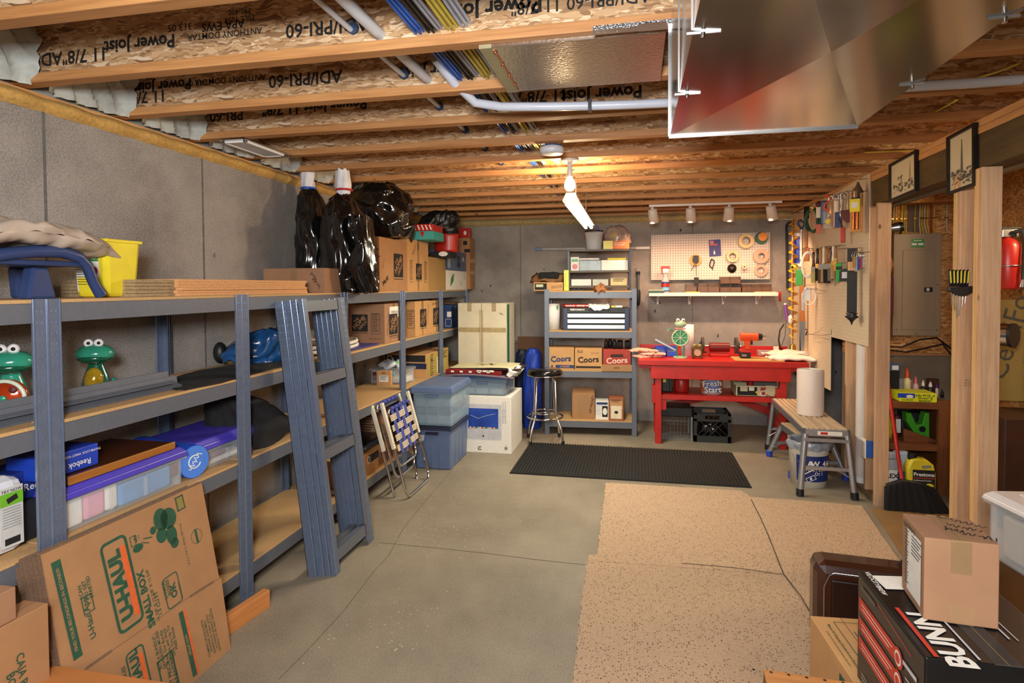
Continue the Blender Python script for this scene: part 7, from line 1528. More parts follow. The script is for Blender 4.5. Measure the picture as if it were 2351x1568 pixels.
# ------------------------------------------------------------------ vent pipe, step platforms, bucket, bubble roll
a_ = PX(1936, 1000, 1.76)
o = M().cyl((1.775, 5.235, 0), (1.775, 5.235, 2.45), .055, paint('vent_pipe_white', '#d4ccc4', .4, 0, .03, 8), n=28).cyl((1.775, 5.235, .0), (1.775, 5.235, .08), .062, WHT, n=28).build('vent_pipe'); tag(o, 'thick white vertical vent pipe between the studs', 'pipe')
WSL = wood('weathered_slat', '#b89c80', '#d8bc98', 1, .7, False, 12, 6)
def platform(label, nl, nr, fl_, fr, top, legtop, foot, slats, slatm, fh=.0):
    """nl.. = floor positions of the four feet, top = z of the deck, legtop = deck half width"""
    nl, nr, fl_, fr = [Vector(p) for p in (nl, nr, fl_, fr)]; c = (nl+nr+fl_+fr)/4; Lg = ((fl_+fr)/2-(nl+nr)/2); L = Lg.length; yw = atan2(-Lg.x, Lg.y)
    d = thing('step_platform', label, 'platform', (c.x, c.y, 0), yw); wn = (nr-nl).length/2; w_ = legtop
    y0, y1 = -L/2, L/2; fr_ = ALU
    M().box(-w_, w_, y0+.03, y0+.055, top-.055, top-.002, fr_).box(-w_, w_, y1-.055, y1-.03, top-.055, top-.002, fr_).box(-w_, -w_+.02, y0+.03, y1-.03, top-.055, top-.002, fr_).box(w_-.02, w_, y0+.03, y1-.03, top-.055, top-.002, fr_).build('deck_frame', d, bev=.002)
    for i in range(slats): x_ = -w_+.01+(2*w_-.02)*i/slats; M().box(x_+.003, x_+(2*w_-.02)/slats-.009, y0+.05, y1-.05, top-.006, top+.004, slatm).build('slat', d)
    for ye, s in ((y0, 1), (y1, -1)):
        for sx in (-1, 1):
            M().tube([(sx*(w_-.02), ye+s*.05, top-.03), (sx*wn, ye+s*.01, .04)], .027, ALU, 4).build('leg', d)
            M().tube([(sx*(wn), ye+s*.013, .055), (sx*(wn+.003), ye+s*.008, .003)], .033, foot, 4).build('rubber_foot', d)
        for zz in (top*.84, top*.42): k_ = (top-zz)/top; M().box(-w_-(wn-w_)*k_+.01, w_+(wn-w_)*k_-.01, ye+s*.02, ye+s*.045, zz-.012, zz+.012, ALU).build('rung', d)
        for sx in (-1, 1): M().cyl((sx*wn*.96, ye+s*.04, top*.28), (sx*wn*.35, ye+s*.03, top*.42), .006, ALU, n=6).build('brace', d)
    return d
zt_ = PY(1842, 983, 4.93).z
pf = platform('aluminium folding work platform with slatted deck beside the bench', PZ(1838, 1140), PZ(1962, 1148), PZ(1757, 1032), PZ(1757, 1032)+Vector((.42, .0, 0)), zt_, .165, BLK, 8, WSL)
m = M().rect(.17, .03, PAPER, TR(.02, -(pf.children[0].bound_box[0][1]*-1)-.0015, zt_-.028) @ RX(pi/2)).rect(.05, .018, REDP, TR(-.02, -(pf.children[0].bound_box[0][1]*-1)-.003, zt_-.028) @ RX(pi/2)).rect(.06, .004, LG_, TR(.05, -(pf.children[0].bound_box[0][1]*-1)-.003, zt_-.028) @ RX(pi/2)); m.build('maker_label', pf)
q = PZ(1770, 1046); q2 = PZ(1824, 1098)
platform('smaller low aluminium step stool with blue feet behind the work platform', (q2.x-.02, q2.y, 0), (q2.x+.40, q2.y, 0), (q.x, q.y, 0), (q.x+.38, q.y, 0), .33, .13, BLU, 6, WSL)
cb_ = PZ(1867, 1122); cb_ = Vector((cb_.x, cb_.y+.14, 0)); hB = PY(1867, 1010, cb_.y).z
d = pail('white hydraulic oil pail with a blue label used as a bin under the platform', cb_.x, cb_.y, .001, .135, .15, hB, paint('pail_white', '#dcd8cc', .45, 0, .03, 8), handle=None)
r_ = lambda k: .135+.015*k; ang0 = -pi/2-1.05; m = M(); m.lathe([(r_(.12)+.0025, hB*.14), (r_(.62)+.003, hB*.72)], paint('pail_label_blue', '#1c2c6c', .4), 24, RZ(ang0+.15), ang=2.1); m.build('label', d)
def arc(s, size, zf, mt, a0=0., b_=.02):
    m = M(); n = len(s); rr = r_(zf)+.009; st_ = size*.62/rr
    for i, ch in enumerate(s):
        if ch == ' ': continue
        t_ = -pi/2+a0+(i-(n-1)/2)*st_; m.text(ch, size, TR(rr*cos(t_), rr*sin(t_), hB*zf) @ RZ(t_+pi/2) @ RX(pi/2), mt, b_)
    return m
arc('AW 46', .060, .55, PAPER, .32, .03).build('lettering', d); arc('Hydraulic', .036, .42, PAPER, .30).build('lettering', d); arc('Oil', .036, .33, PAPER, .30).build('lettering', d)
m = M(); rr = r_(.3)+.006
for a_, z_, s_ in ((-.12, .22, .06), ): T = TR(rr*cos(-pi/2+a_), rr*sin(-pi/2+a_), hB*z_) @ RZ(a_) @ RX(pi/2); m.frame(s_*1.2, s_*.6, .004, PAPER, T @ RZ(.5)).disc(.008, PAPER, T, 10, 1.5)
m.build('drop_symbol', d)
loft(smooth_rows([(0, 0, hB*.84, .158, .158), (0, 0, hB*.93, .165, .163), (.005, 0, hB*1.02, .16, .16), (0, 0, hB*1.0, .135, .135), (0, 0, hB*.82, .12, .12)], 3), paint('liner_grey', '#8c929c', .25, 0, .15, 20), 40, .05, 9, 2, False, 9, .03).build('bin_liner', d)
M().cyl((0, 0, hB*.80), (0, 0, hB*.83), .125, BLK, n=24).build('dark_contents', d); M().tube([(-.15, -.03, hB*.80), (-.13, -.12, hB*.62), (-.04, -.165, hB*.5), (.06, -.16, hB*.52)], .002, STEEL, 5).build('bail_handle', d)
q = PX(1862, 935, 1.49) if False else None
c_ = Vector((1.43, 5.32, 0)); zP = zt_+.005
xq = PY(1860, 930, 5.45); hR = PY(1860, 848, 5.45).z-zP
d = thing('bubble_wrap_roll', 'upright roll of white bubble wrap standing on the work platform', 'roll', (PY(1860, 930, 5.45).x, 5.45, zP)); r__ = (PY(1893, 900, 5.45).x-PY(1828, 900, 5.45).x)/2*.93
BWM = paint('bubble_film', '#e4d4c8', .3, 0, .05, 260, .8)
M().lathe([(.02, 0), (r__, 0), (r__+.002, .01), (r__+.002, hR-.01), (r__-.002, hR), (.02, hR), (.02, 0)], BWM, 48).build('wrap_roll', d)
m = M()
for i in range(5): m.ring(r__*(.3+.14*i), r__*(.3+.14*i)+.004, hR, hR+.0015, WHT, 32)
m.build('layer_edges', d)
# outlet box with blue foam in the wall
a_ = PX(1962, 1010, 1.70)
d = thing('blue_box', 'blue and white boxed item wedged between studs near the floor', 'box', (1.735, 4.93, PY(1975, 1048, 4.93).z)); hh = PY(1975, 1012, 4.93).z-PY(1975, 1048, 4.93).z
M().box(-.05, .05, -.02, .02, 0, hh, paint('vivid_blue_card', '#2458a8', .5)).build('box_body', d); M().rect(.03, .03, PAPER, TR(.015, -.0215, hh*.4) @ RX(pi/2)).build('label', d); M().box(-.056, -.05, -.02, .06, -.01, hh+.015, PAPER).build('white_edge', d)
# ------------------------------------------------------------------ closet: breaker panel, wires, shelves
Yc = 5.80; a = PY(2053, 537, Yc-.09); b = PY(2160, 772, Yc-.09); TAU = paint('taupe_enamel', '#9c876c', .5, .1, .03, 10)
W_, Hh = b.x-a.x, a.z-b.z; d = thing('breaker_panel', 'taupe electrical breaker panel with a green and white label in the closet', 'electrical panel', ((a.x+b.x)/2, Yc-.045, b.z))
M().box(-W_/2, W_/2, -.04, .044, 0, Hh, TAU).build('cabinet', d, bev=.004)
dr = M().box(-W_*.31, W_*.36, -.048, -.04, Hh*.06, Hh*.84, TAU).build('door', d, bev=.003)
M().box(W_*.14, W_*.31, -.052, -.048, Hh*.43, Hh*.475, BLK).box(W_*.18, W_*.24, -.056, -.052, Hh*.438, Hh*.468, IV).build('main_switch', dr)
m = M(); T = TR(0, -.0415, Hh*.905) @ RX(pi/2); m.rect(.10, .072, GRN, T).rect(.04, .018, PAPER, T @ TR(-.026, -.008, .001)).rect(.04, .018, PAPER, T @ TR(.024, -.008, .001)).rect(.06, .006, PAPER, T @ TR(0, .022, .001)); m.build('label', d)
m = M()
for x_, z_ in ((-.42, .06), (.42, .06), (-.42, .5), (.42, .5), (-.30, .45), (0, .02)): m.cyl((W_*x_, -.045, Hh*z_), (W_*x_, -.040, Hh*z_), .006, STEEL, n=8)
stuff(m.build('screws', d))
zA_, zB_ = a.z+.0, 2.39
WY = paint('wire_yellow', '#d8a828', .5); WG = paint('wire_olive', '#a89438', .5); WRD = paint('wire_red', '#a83428', .5); WWH = paint('wire_white', '#c8b890', .5)
for i, (px, mt, lb) in enumerate(((2044, WWH, 'pale wire leftmost above the panel'), (2052, WWH, 'second pale wire above the panel'), (2057, WY, 'yellow wire left of the thick pair above the panel'), (2071, WY, 'thick yellow wire left of centre above the panel'), (2077, WG, 'olive wire left of centre above the panel'), (2101, WG, 'wire with bright staple at the panel centre'),
                                  (2112, WWH, 'pale wire right of centre above the panel'), (2117, WY, 'yellow wire right of centre above the panel'), (2123, WWH, 'pale wire beside the bright yellow one'), (2130, WY, 'bright yellow wire left of the red one'), (2138, WRD, 'red wire above the panel'), (2145, WY, 'yellow wire right of the red one'), (2174, WWH, 'single pale wire at the right end above the panel'))):
    x_ = PY(px, 510, Yc-.02).x; o = M().tube([(x_+.01*sin(i), Yc-.04, zA_+.0), (x_, Yc-.012, zA_+.08), (x_+.004, Yc-.012, zB_-.08), (x_+.008, Yc-.02, zB_)], .010 if i in (3, 4) else .007, mt, 6).box(x_-.014, x_+.014, Yc-.022, Yc-.002, zA_+.13, zA_+.14, BRASS).build('panel_wire'); tag(o, lb, 'wire')
x_ = PY(2098, 512, Yc).x; o = M().box(x_-.05, x_+.05, Yc-.008, Yc-.001, zA_+.02, zB_-.02, paint('grey_board', '#6c5844', .8)).build('wire_backing_board'); tag(o, 'grey-brown board strip behind the wires above the panel', 'board')
p = PY(2046, 525, 5.45); d = thing('flood_lamp', 'black work lamp head on the stud beside the breaker panel', 'lamp', (p.x, 5.45, p.z)); M().cyl((-.04, 0, 0), (.05, -.02, .01), .03, STEEL, .045, n=18).cyl((.05, -.02, .01), (.08, -.03, .014), .045, BLK, .035, n=18).build('lamp_head', d); M().tube([(-.04, 0, 0), (-.07, .02, .05), (-.08, .04, -.2), (-.06, .06, -.45)], .006, BLK, 6).build('cord', d)
p = PY(2042, 640, 4.83); o = M().tube([(p.x-.02, 4.81, p.z+.2), (p.x+.02, 4.84, p.z+.1), (p.x-.02, 4.83, p.z-.05), (p.x+.02, 4.84, p.z-.16)], .012, WH_, 7).tube([(p.x-.02, 4.86, p.z+.17), (p.x, 4.85, p.z), (p.x+.015, 4.86, p.z-.13)], .014, REDP, 7).build('tangled_cords'); tag(o, 'tangled red and tan cords hanging left of the breaker panel', 'cords')
p = PY(2042, 680, 4.83); o = M().box(-.035, .03, -.022, .02, -.14, .14, MAR).build('red_folder', None, (p.x-.01, 4.826, p.z), bev=.004); tag(o, 'dark red container hanging behind the closet stud', 'container')
for i, (pts, lb) in enumerate(((((2033, 795), (2070, 797), (2110, 780), (2150, 775), (2184, 800)), 'upper black cable looping below the breaker panel'), (((2033, 803), (2080, 808), (2130, 798), (2165, 790), (2190, 822)), 'lower black cable looping below the breaker panel'))):
    o = M().tube([PY(x, y, 5.74) for x, y in pts], .007, BLK, 6).build('black_cable'); tag(o, lb, 'cable')
# closet shelf unit
CW = wood('stained_pine', '#5c3014', '#8a5228', 0, .5, False); CWZ = wood('stained_pine_z', '#542c12', '#7c4822', 2, .5, False)
Yf = 5.12; xa, xb = 1.83, PY(2183, 950, Yf).x; d = thing('closet_shelf', 'dark stained wooden shelf unit in the closet below the breaker panel', 'shelving', (0, 0, 0))
zc = [PY(2100, y, Yf).z for y in (924, 1020)]; 
for z in zc: M().box(xa, xb-.03, Yf, 5.72, z-.05, z, CW).build('shelf_board', d, bev=.002)
M().box(xb-.085, xb-.0, Yf-.01, Yf+.03, 0, zc[0]+.02, CWZ).build('upright', d, bev=.002); M().box(xb-.03, xb, Yf+.03, 5.72, 0, zc[0], CWZ).build('side_panel', d); M().box(xa, xa+.02, Yf, 5.72, 0, zc[0], CWZ).build('side_panel', d)
def cl_on(px, Y): return PY(px, 900, Y).x
z0 = zc[0]+.0015
a = front(2066, 2174, 903, 926, Yf+.01, .20, z0); YBX = paint('neon_yellow_card', '#d8dc20', .5, 0, .03, 8)
carton('bright yellow wipes tray with black slogan on the closet shelf', (a[0], min(a[1], xb-.09), *a[2:]), YBX, [('t', 'F', .18, .24, 'Kills 99.9% of', .024, INK, 0, .015), ('t', 'F', .18, -.04, 'Viruses* &', .024, INK, 0, .015), ('t', 'F', .18, -.32, 'Bacteria*', .024, INK, 0, .015), ('r', 'F', -.33, .2, .12, .035, BLU), ('t', 'F', -.3, -.28, '25% MORE!', .017, paint('olive_ink', '#4c5c14', .6), 0, .01), ('d', 'F', -.24, .12, .025, PAPER, .5)], '', flaps=False, name='display_tray')
zt2 = a[5]; bt = ((2082, 845, .026, paint('yellowish_bottle', '#e8d8a0', .4), ORG, 'white glue bottle with an orange cone cap above the yellow tray'), (2102, 864, .020, paint('pinkish_bottle', '#d8b0b0', .4), paint('pink_cap', '#d86878', .4), 'pinkish bottle with a pink cap above the yellow tray'), (2119, 873, .018, BLK, WHT, 'small white nozzle bottle, left of the two'),
     (2136, 876, .022, BLK, WHT, 'small white nozzle bottle, right of the two'), (2151, 880, .012, IV, paint('violet_cap', '#4c2c8c', .4), 'tiny bottle with violet cap above the yellow tray'), (2163, 892, .012, BLK, BLK, 'tiny black capped bottle at the tray end'))
for px, ty_, r_, bm2, cm, lb in bt:
    Y_ = Yf+.26; x_ = cl_on(px, Y_); hh = PY(px, ty_, Y_).z-z0; d = thing('small_bottle', lb, 'bottle', (x_, Y_, z0)); M().lathe([(0, 0), (r_, 0), (r_, hh*.55), (r_*.5, hh*.68), (0, hh*.68)], bm2, 16).build('bottle_body', d); M().lathe([(r_*.6, hh*.66), (r_*.55, hh*.8), (r_*.15, hh), (0, hh)], cm, 14).build('cap', d)
o = M().box(-.05, .05, -.05, .05, 0, .13, CLEAR).build('plastic_pouch', None, (cl_on(2080, 5.45), 5.48, z0), bev=.02); tag(o, 'clear plastic pouch behind the glue bottle', 'pouch')
hh = PY(2048, 850, 5.35).z-z0; o = M().box(1.855, cl_on(2062, 5.35)-.01, 5.30, 5.42, z0, z0+hh, CLB).build('black_case', bev=.006); tag(o, 'black upright case at the left of the closet shelf', 'case')
o = M().box(-.04, .04, -.04, .04, 0, .05, paint('bulb_box', '#3c6c9c', .5)).box(-.02, .03, -.042, -.04, .005, .04, PAPER).build('bulb_box', None, (cl_on(2046, 5.36), 5.36, z0+hh+.002), .2); tag(o, 'small blue and white box on top of the black case', 'box')
o = M().box(-.03, .05, -.02, .02, 0, .13, paint('brown_print_card', '#4c2c18', .5)).build('brown_packet', None, (cl_on(2140, 5.5), 5.52, z0)); tag(o, 'brown printed packet behind the small nozzle bottles', 'packet')
z1_ = zc[1]+.0015
LIME = paint('lime_plastic', '#4ca828', .4, 0, .06, 10); Yq = 5.30
d = thing('lime_case', 'lime green moulded tool case with a round black hole in the closet', 'case', (0, Yq, 0)); P = [PY(x, y, Yq) for x, y in ((2080, 948), (2092, 948), (2104, 975), (2118, 973), (2124, 948), (2134, 948), (2134, 1012), (2120, 1002), (2098, 992), (2082, 968))]
M().prism([(p.x, max(p.z, z1_)) for p in P], 0, .08, 1, LIME).build('case_shell', d, bev=.004); p = PY(2117, 985, Yq); M().cyl((p.x, -.004, p.z), (p.x, .004, p.z), .034, LIME, n=24).cyl((p.x, -.007, p.z), (p.x, .0, p.z), .024, BLK, n=24).build('round_hole', d)
xq0, xq1 = PY(2070, 990, Yq+.1).x, PY(2166, 990, Yq+.1).x; o = M().box(xq0, xq1-.02, 5.40, 5.50, z1_, z1_+.19, BLK).build('black_tool_case', bev=.01); tag(o, 'black tool case standing behind the lime green case', 'case'); M().rect(.05, .015, PAPER, TR((xq0+xq1)/2, 5.399, z1_+.16) @ RX(pi/2)).build('label', o)
o = M().prism([(PY(2072, 985, 5.22).x, z1_+.10), (PY(2163, 1025, 5.22).x, z1_), (PY(2072, 1025, 5.22).x, z1_)], 5.20, 5.23, 1, CW).build('wood_wedge'); tag(o, 'triangular stained wood offcut on the lower closet shelf', 'wood'); 
o = M().lathe([(0, 0), (.035, 0), (.035, .12), (.02, .16), (.02, .19), (0, .19)], YEL, 18).build('yellow_bottle', None, (cl_on(2041, 5.3), 5.32, z1_)); tag(o, 'yellow bottle with green cap on the lower closet shelf', 'bottle'); M().cyl((0, 0, .19), (0, 0, .22), .022, GRN, n=14).build('cap', o)
o = M().lathe([(0, 0), (.026, 0), (.026, .17), (.015, .18), (0, .18)], MAR, 18).build('spray_can', None, (cl_on(2060, 5.34), 5.34, z1_)); tag(o, 'dark red spray can beside the yellow bottle', 'can'); M().box(-.018, .018, -.028, -.026, .04, .15, PAPER).build('label', o)
o = M().box(PY(2144, 980, 5.32).x, PY(2170, 980, 5.32).x, 5.32, 5.37, z1_, z1_+.17, BLK).rect(.06, .03, PAPER, TR(PY(2156, 965, 5.31).x, 5.318, PY(2156, 965, 5.31).z) @ RX(pi/2) @ RZ(.1)).build('black_gun_case'); tag(o, 'black tool with a white tag at the right of the lime case', 'tool')
# floor of the closet: jugs, broom
p = PZ(2110, 1152); d = thing('antifreeze_jug', 'yellow antifreeze jug with black label on the closet floor', 'jug', (PY(2113, 1100, 4.95).x, 4.97, .001)); W_ = PY(2154, 1100, 4.95).x-PY(2088, 1100, 4.95).x; hh = PY(2120, 1044, 4.95).z
M().prism([(-W_/2, 0), (W_/2, 0), (W_/2, hh*.62), (W_*.42, hh*.8), (W_*.2, hh*.9), (-W_*.12, hh*.93), (-W_*.36, hh*.9), (-W_/2, hh*.7)], -.045, .045, 1, YEL).build('jug_body', d, bev=.014); M().cyl((-W_*.25, 0, hh*.88), (-W_*.25, 0, hh), W_*.16, BLK, n=20).build('cap', d)
M().prism([(W_*-.02, hh*.78), (W_*.30, hh*.80), (W_*.32, hh*.74), (W_*.02, hh*.72)], -.047, -.0445, 1, paint('handle_gap', '#8c8a7c', .6)).build('handle_opening', d)
m = M(); T = TR(.012, -.047, hh*.46) @ RX(pi/2); m.rect(W_*.78, hh*.46, INK, T).text('Prestone', W_*.20, T @ TR(0, hh*.13, .0015), PAPER, .03).rect(W_*.74, .007, paint('label_rust', '#b8441c', .5), T @ TR(0, hh*.055, .001)).text('Antifreeze/Coolant', W_*.08, T @ TR(-.01, hh*.005, .0015), PAPER, .01).disc(W_*.15, YEL, T @ TR(W_*.2, -hh*.11, .001), 20, .7).rect(W_*.3, .004, PAPER, T @ TR(W_*.15, -hh*.18, .001)); m.build('label', d)
p = PY(2048, 1100, 4.97); d = thing('oil_jug', 'grey and white jug with blue and red label partly behind the closet stud', 'jug', (p.x, 5.0, .001)); hh = PY(2050, 1040, 4.97).z
M().taper(.16, .09, .14, .08, 0, hh*.85, paint('jug_grey', '#a8a8ac', .4)).taper(.10, .05, .09, .045, hh*.85, hh, paint('jug_grey', '#a8a8ac', .4)).build('jug_body', d, bev=.012); m = M(); T = TR(0, -.047, hh*.42) @ RX(pi/2+.04); m.rect(.13, .15, PAPER, T).text('REX', .05, T @ TR(-.01, .03, .002), INK, .03).rect(.05, .14, BLI, T @ TR(.055, 0, .0015)).rect(.08, .03, ORG, T @ TR(-.02, -.04, .0015)); m.build('label', d)
o = M().taper(.11, .09, .10, .08, 0, hh*.95, paint('pale_blue_jug', '#b4c4d4', .4)).build('pale_jug', None, (PY(2082, 1100, 5.0).x, 5.1, .001), bev=.012); tag(o, 'pale blue-white jug between the grey jug and the yellow one', 'jug')
q = PZ(2100, 1176); ht = PY(2035, 870, 5.0)
d = thing('broom', 'angled push broom with black bristles and a red handle in the closet opening', 'broom', (0, 0, 0)); c1 = PY(2072, 1110, 4.72)
M().tube([(c1.x, 4.72, c1.z), tuple(PY(2061, 1040, 4.85)), tuple(PY(2036, 860, 5.05)), tuple(PY(2031, 820, 5.1))], .0125, REDP, 10).build('handle', d)
M().cyl((c1.x, 4.72, c1.z), (c1.x, 4.72, c1.z-.05), .018, BLK, .03, n=12).build('socket', d)
bl = [PY(x, y, 4.70) for x, y in ((2036, 1115), (2070, 1104), (2110, 1112), (2135, 1122))]; br = [PZ(2033, 1170), PZ(2080, 1173), PZ(2130, 1178), PZ(2172, 1178)]
def bro(u, v):
    k_ = min(2.999, u*3); i = int(k_); f = k_-i; A_ = bl[i].lerp(bl[i+1], f); B_ = br[i].lerp(br[i+1], f); P_ = A_.lerp(B_, v); return (P_.x, P_.y+.003*sin(u*240), max(P_.z, .002)+0)
M().grid(bro, 160, 6, paint('broom_bristle', '#0f0f10', .8, 0, .3, 90, sc=(30, 1, 1)), False).build('bristles', d, solid=.03)
M().tube([tuple(b_) for b_ in bl], .017, BLK, 8).build('broom_head', d)
# ------------------------------------------------------------------ post: screwdriver rack, pictures, extinguisher
yq = pA.y-.078; p = PY(2205, 675, yq-.03); W_ = PY(2237, 660, yq-.03).x-PY(2176, 660, yq-.03).x
d = thing('screwdriver_rack', 'black wall rack holding screwdrivers on the doubled post', 'rack', (PY(2207, 660, yq-.03).x, yq-.002, PY(2207, 665, yq-.03).z))
M().prism([(-W_/2, .012), (W_/2, .02), (W_/2, -.005), (W_*.1, -.035), (-.01, -.035), (-W_/2, -.005)], -.045, 0, 1, BLK).build('rack_body', d, bev=.003)
for i in range(6):
    x_ = -W_/2+.014+i*(W_-.05)/5; L_ = (.05, .075, .115, .105, .07, .04)[i]
    o = thing('screwdriver', 'screwdriver with yellow and black striped handle, number one from the left in the rack'.replace('number one', ('leftmost', 'second', 'third', 'fourth', 'fifth', 'sixth')[i]).replace('leftmost from the left', 'leftmost'), 'screwdriver', (d.location.x+x_, d.location.y-.024, d.location.z+.016), (0, (i-2.5)*.03, 0))
    M().lathe([(0, 0), (.006, 0), (.008, .02), (.0075, .035), (.0085, .07), (.008, .088), (0, .092)], BLK, 12).build('handle', o); M().box(-.003, .003, -.0092, -.006, .02, .085, YEL).build('handle_stripe', o); M().cyl((0, 0, 0), (0, 0, -.05-L_), .0032, CHR, n=8).build('shaft', o)
PHO = paint('photo_paper', '#d4c8a8', .5, 0, .04, 8); PHD = paint('photo_grey', '#5c5648', .6, 0, .35, 60); FRB = paint('black_frame', '#101012', .35)
def picture(label, tl, tr, br_, bl_, art):
    Xp = 1.70; y_l = PX(*tl, Xp).y; y_r = PX(*tr, Xp).y; zt_l = (PX(*tl, Xp).z+PX(*tr, Xp).z)/2; zb_ = (PX(*bl_, Xp).z+PX(*br_, Xp).z)/2; W_ = y_l-y_r; Hh = zt_l-zb_
    d = thing('framed_picture', label, 'picture', (1.714, (y_l+y_r)/2, zb_), (0, radians(-2), -pi/2)); t = .018
    M().box(-W_/2, W_/2, -.022, 0, 0, t, FRB).box(-W_/2, W_/2, -.022, 0, Hh-t, Hh, FRB).box(-W_/2, -W_/2+t, -.022, 0, t, Hh-t, FRB).box(W_/2-t, W_/2, -.022, 0, t, Hh-t, FRB).build('frame', d)
    M().box(-W_/2+t, W_/2-t, -.010, 0, t, Hh-t, PHO).build('photograph', d)
    m = M(); T = TR(0, -.0108, 0) @ RX(pi/2); rnd = random.Random(5)
    if art == 'tower':
        m.poly([(-.012, Hh*.30), (.012, Hh*.30), (.004, Hh*.85), (-.004, Hh*.85)], PHD, T)
        for i in range(60): m.rect(rnd.uniform(.008, .03), rnd.uniform(.004, .014), PHD, T @ TR(rnd.uniform(-W_*.36, W_*.36), rnd.uniform(Hh*.12, Hh*.36), .0001*i) @ RZ(rnd.uniform(-.5, .5)))
    else:
        m.poly([(W_*.20, Hh*.3), (W_*.28, Hh*.3), (W_*.25, Hh*.82), (W_*.23, Hh*.82)], paint('photo_light_grey', '#a89c84', .6), T).rect(.05, .008, PHD, T @ TR(-W_*.08, Hh*.55, .0002) @ RZ(.15)).rect(.006, .07, PHD, T @ TR(-W_*.06, Hh*.45, .0003)).rect(.006, .07, PHD, T @ TR(-W_*.1, Hh*.44, .0003) @ RZ(-.2)).rect(.014, .02, PHD, T @ TR(-W_*.18, Hh*.53, .0004))
        for i in range(40): m.rect(rnd.uniform(.008, .022), rnd.uniform(.004, .016), PHD, T @ TR(rnd.uniform(-W_*.36, W_*.36), rnd.uniform(Hh*.16, Hh*.38), .0001*i) @ RZ(rnd.uniform(-.5, .5)))
    m.build('printed_scene', d)
picture('smaller black framed old photograph of an oil pump on the header beam', (2044, 372), (2106, 349), (2110, 440), (2050, 460), 'pump')
picture('larger black framed old photograph of a drilling tower on the header beam', (2178, 312), (2242, 282), (2245, 427), (2182, 446), 'tower')
# far right: extinguisher, foam sheet, dark things
p = PY(2316, 600, 4.35); d = thing('fire_extinguisher', 'red fire extinguisher with black hose right of the big post', 'extinguisher', (PY(2312, 660, 4.35).x, 4.35, PY(2312, 664, 4.35).z)); hh = PY(2312, 545, 4.35).z-d.location.z
M().lathe([(0, 0), (.06, 0), (.066, .01), (.066, hh*.82), (.05, hh*.93), (.02, hh), (0, hh)], REDP, 26).build('cylinder', d); M().box(-.04, .05, -.02, .02, hh, hh+.05, STEEL).box(-.05, .07, -.012, .012, hh+.05, hh+.065, BLK).build('valve_head', d, bev=.004)
M().tube([(.02, -.03, hh+.03), (.05, -.05, hh+.04), (.062, -.06, hh*.93), (.055, -.075, hh*.5), (.045, -.08, hh*.18)], .013, BLK, 10).cyl((.045, -.08, hh*.18), (.04, -.08, hh*.04), .012, STEEL, .018, n=12).build('hose', d); M().torus((0, 0, hh*.45), .069, .005, STEEL, 2, 26).box(.06, .12, -.08, -.04, hh*.43, hh*.48, STEEL).build('strap', d)
o = M().box(2.60, 2.74, 4.55, 4.60, 0, 2.40, PINEZ).build('wall_stud'); tag(o, 'single stud behind the fire extinguisher', 'stud')
FOY = paint('foam_board_yellow', '#a88c48', .8, 0, .06, 6)
x_ = PY(2300, 700, 4.9).x; zt_ = PY(2330, 688, 4.9).z
o = M().box(x_-.1, 3.4, 4.9, 4.94, .78, zt_, FOY).build('insulation_board', bev=.002); tag(o, 'yellow rigid insulation board with grey printing at the right picture edge', 'insulation')
m = M(); T = TR(PY(2330, 730, 4.89).x, 4.898, 1.35) @ RX(pi/2) @ RZ(pi/2-.25); m.text('CertiFoam', .20, T, PHD, .0); m.text('EXTRUDED', .07, T @ TR(-.1, -.16, 0), PHD, .0); m.build('printing', o)
p = PY(2322, 770, 4.4); d = thing('black_canister', 'round black lamp or canister end seen right of the big post', 'canister', (p.x, 4.4, p.z)); M().cyl((-.10, .12, 0), (0, 0, 0), .075, CHR, n=28).cyl((0, 0, 0), (.012, -.014, 0), .078, BLK, n=28).build('canister_body', d)
o = M().box(-.20, .5, -.3, .3, 0, .78, paint('dark_cabinet_wood', '#3a1e10', .5, 0, .2, 8)).build('dark_cabinet', None, (2.72, 4.55, 0), bev=.005) if False else M().box(2.35, 3.4, 4.45, 4.87, 0, .74, paint('dark_cabinet_wood', '#3c1f10', .5, 0, .2, 8)).build('dark_cabinet', bev=.006); tag(o, 'dark brown wooden cabinet below the insulation board', 'cabinet')
# ------------------------------------------------------------------ foreground boxes at the lower right
def quad3(p, z): q_ = PZ(*p, z); return q_
zB = .70; zH = .42; q_ = .754; A_, B_ = PZ(1971, 1312, zB), PZ(2125, 1509, zB); yw = atan2(-(A_-B_).x, (A_-B_).y); Ld = (A_-B_).length; Wb = .36
BLKC = paint('glossy_black_card', '#121214', .28, 0, .2, 12); BRC = paint('brown_black_card', '#2c2622', .4, 0, .12, 8)
ux = Vector((cos(yw), sin(yw), 0)); uy = Vector((-sin(yw), cos(yw), 0)); C0 = B_+ux*Wb/2+uy*Ld/2
d = thing('coffee_brewer_box', 'large black coffee brewer carton in the lower right foreground', 'box', (C0.x, C0.y, zB-zH), yw); M().box(-Wb/2, Wb/2, -Ld/2, Ld/2, 0, zH, BLKC).build('carton_body', d, bev=.004)
dm = (Wb, Ld, zH); RDB = paint('red_banner', '#c83c28', .5)
T = face(dm, 'T', 0, 0, pi/2); m = M()
m.text('BUNN', .088, face(dm, 'T', -Wb*.29, -Ld*.30, pi/2, .003), PAPER, .035); m.rect(.23, .011, RDB, face(dm, 'T', -Wb*.43, -Ld*.24, pi/2, .003)); m.rect(.19, .006, LG_, face(dm, 'T', -Wb*.16, -Ld*.27, pi/2, .003))
m.text('VELOCITYBREW', .020, face(dm, 'T', -Wb*.44, Ld*.33, -pi/2, .003), PAPER, .02); m.rect(.10, .085, PAPER, face(dm, 'T', -Wb*.27, Ld*.36, .12, .003))

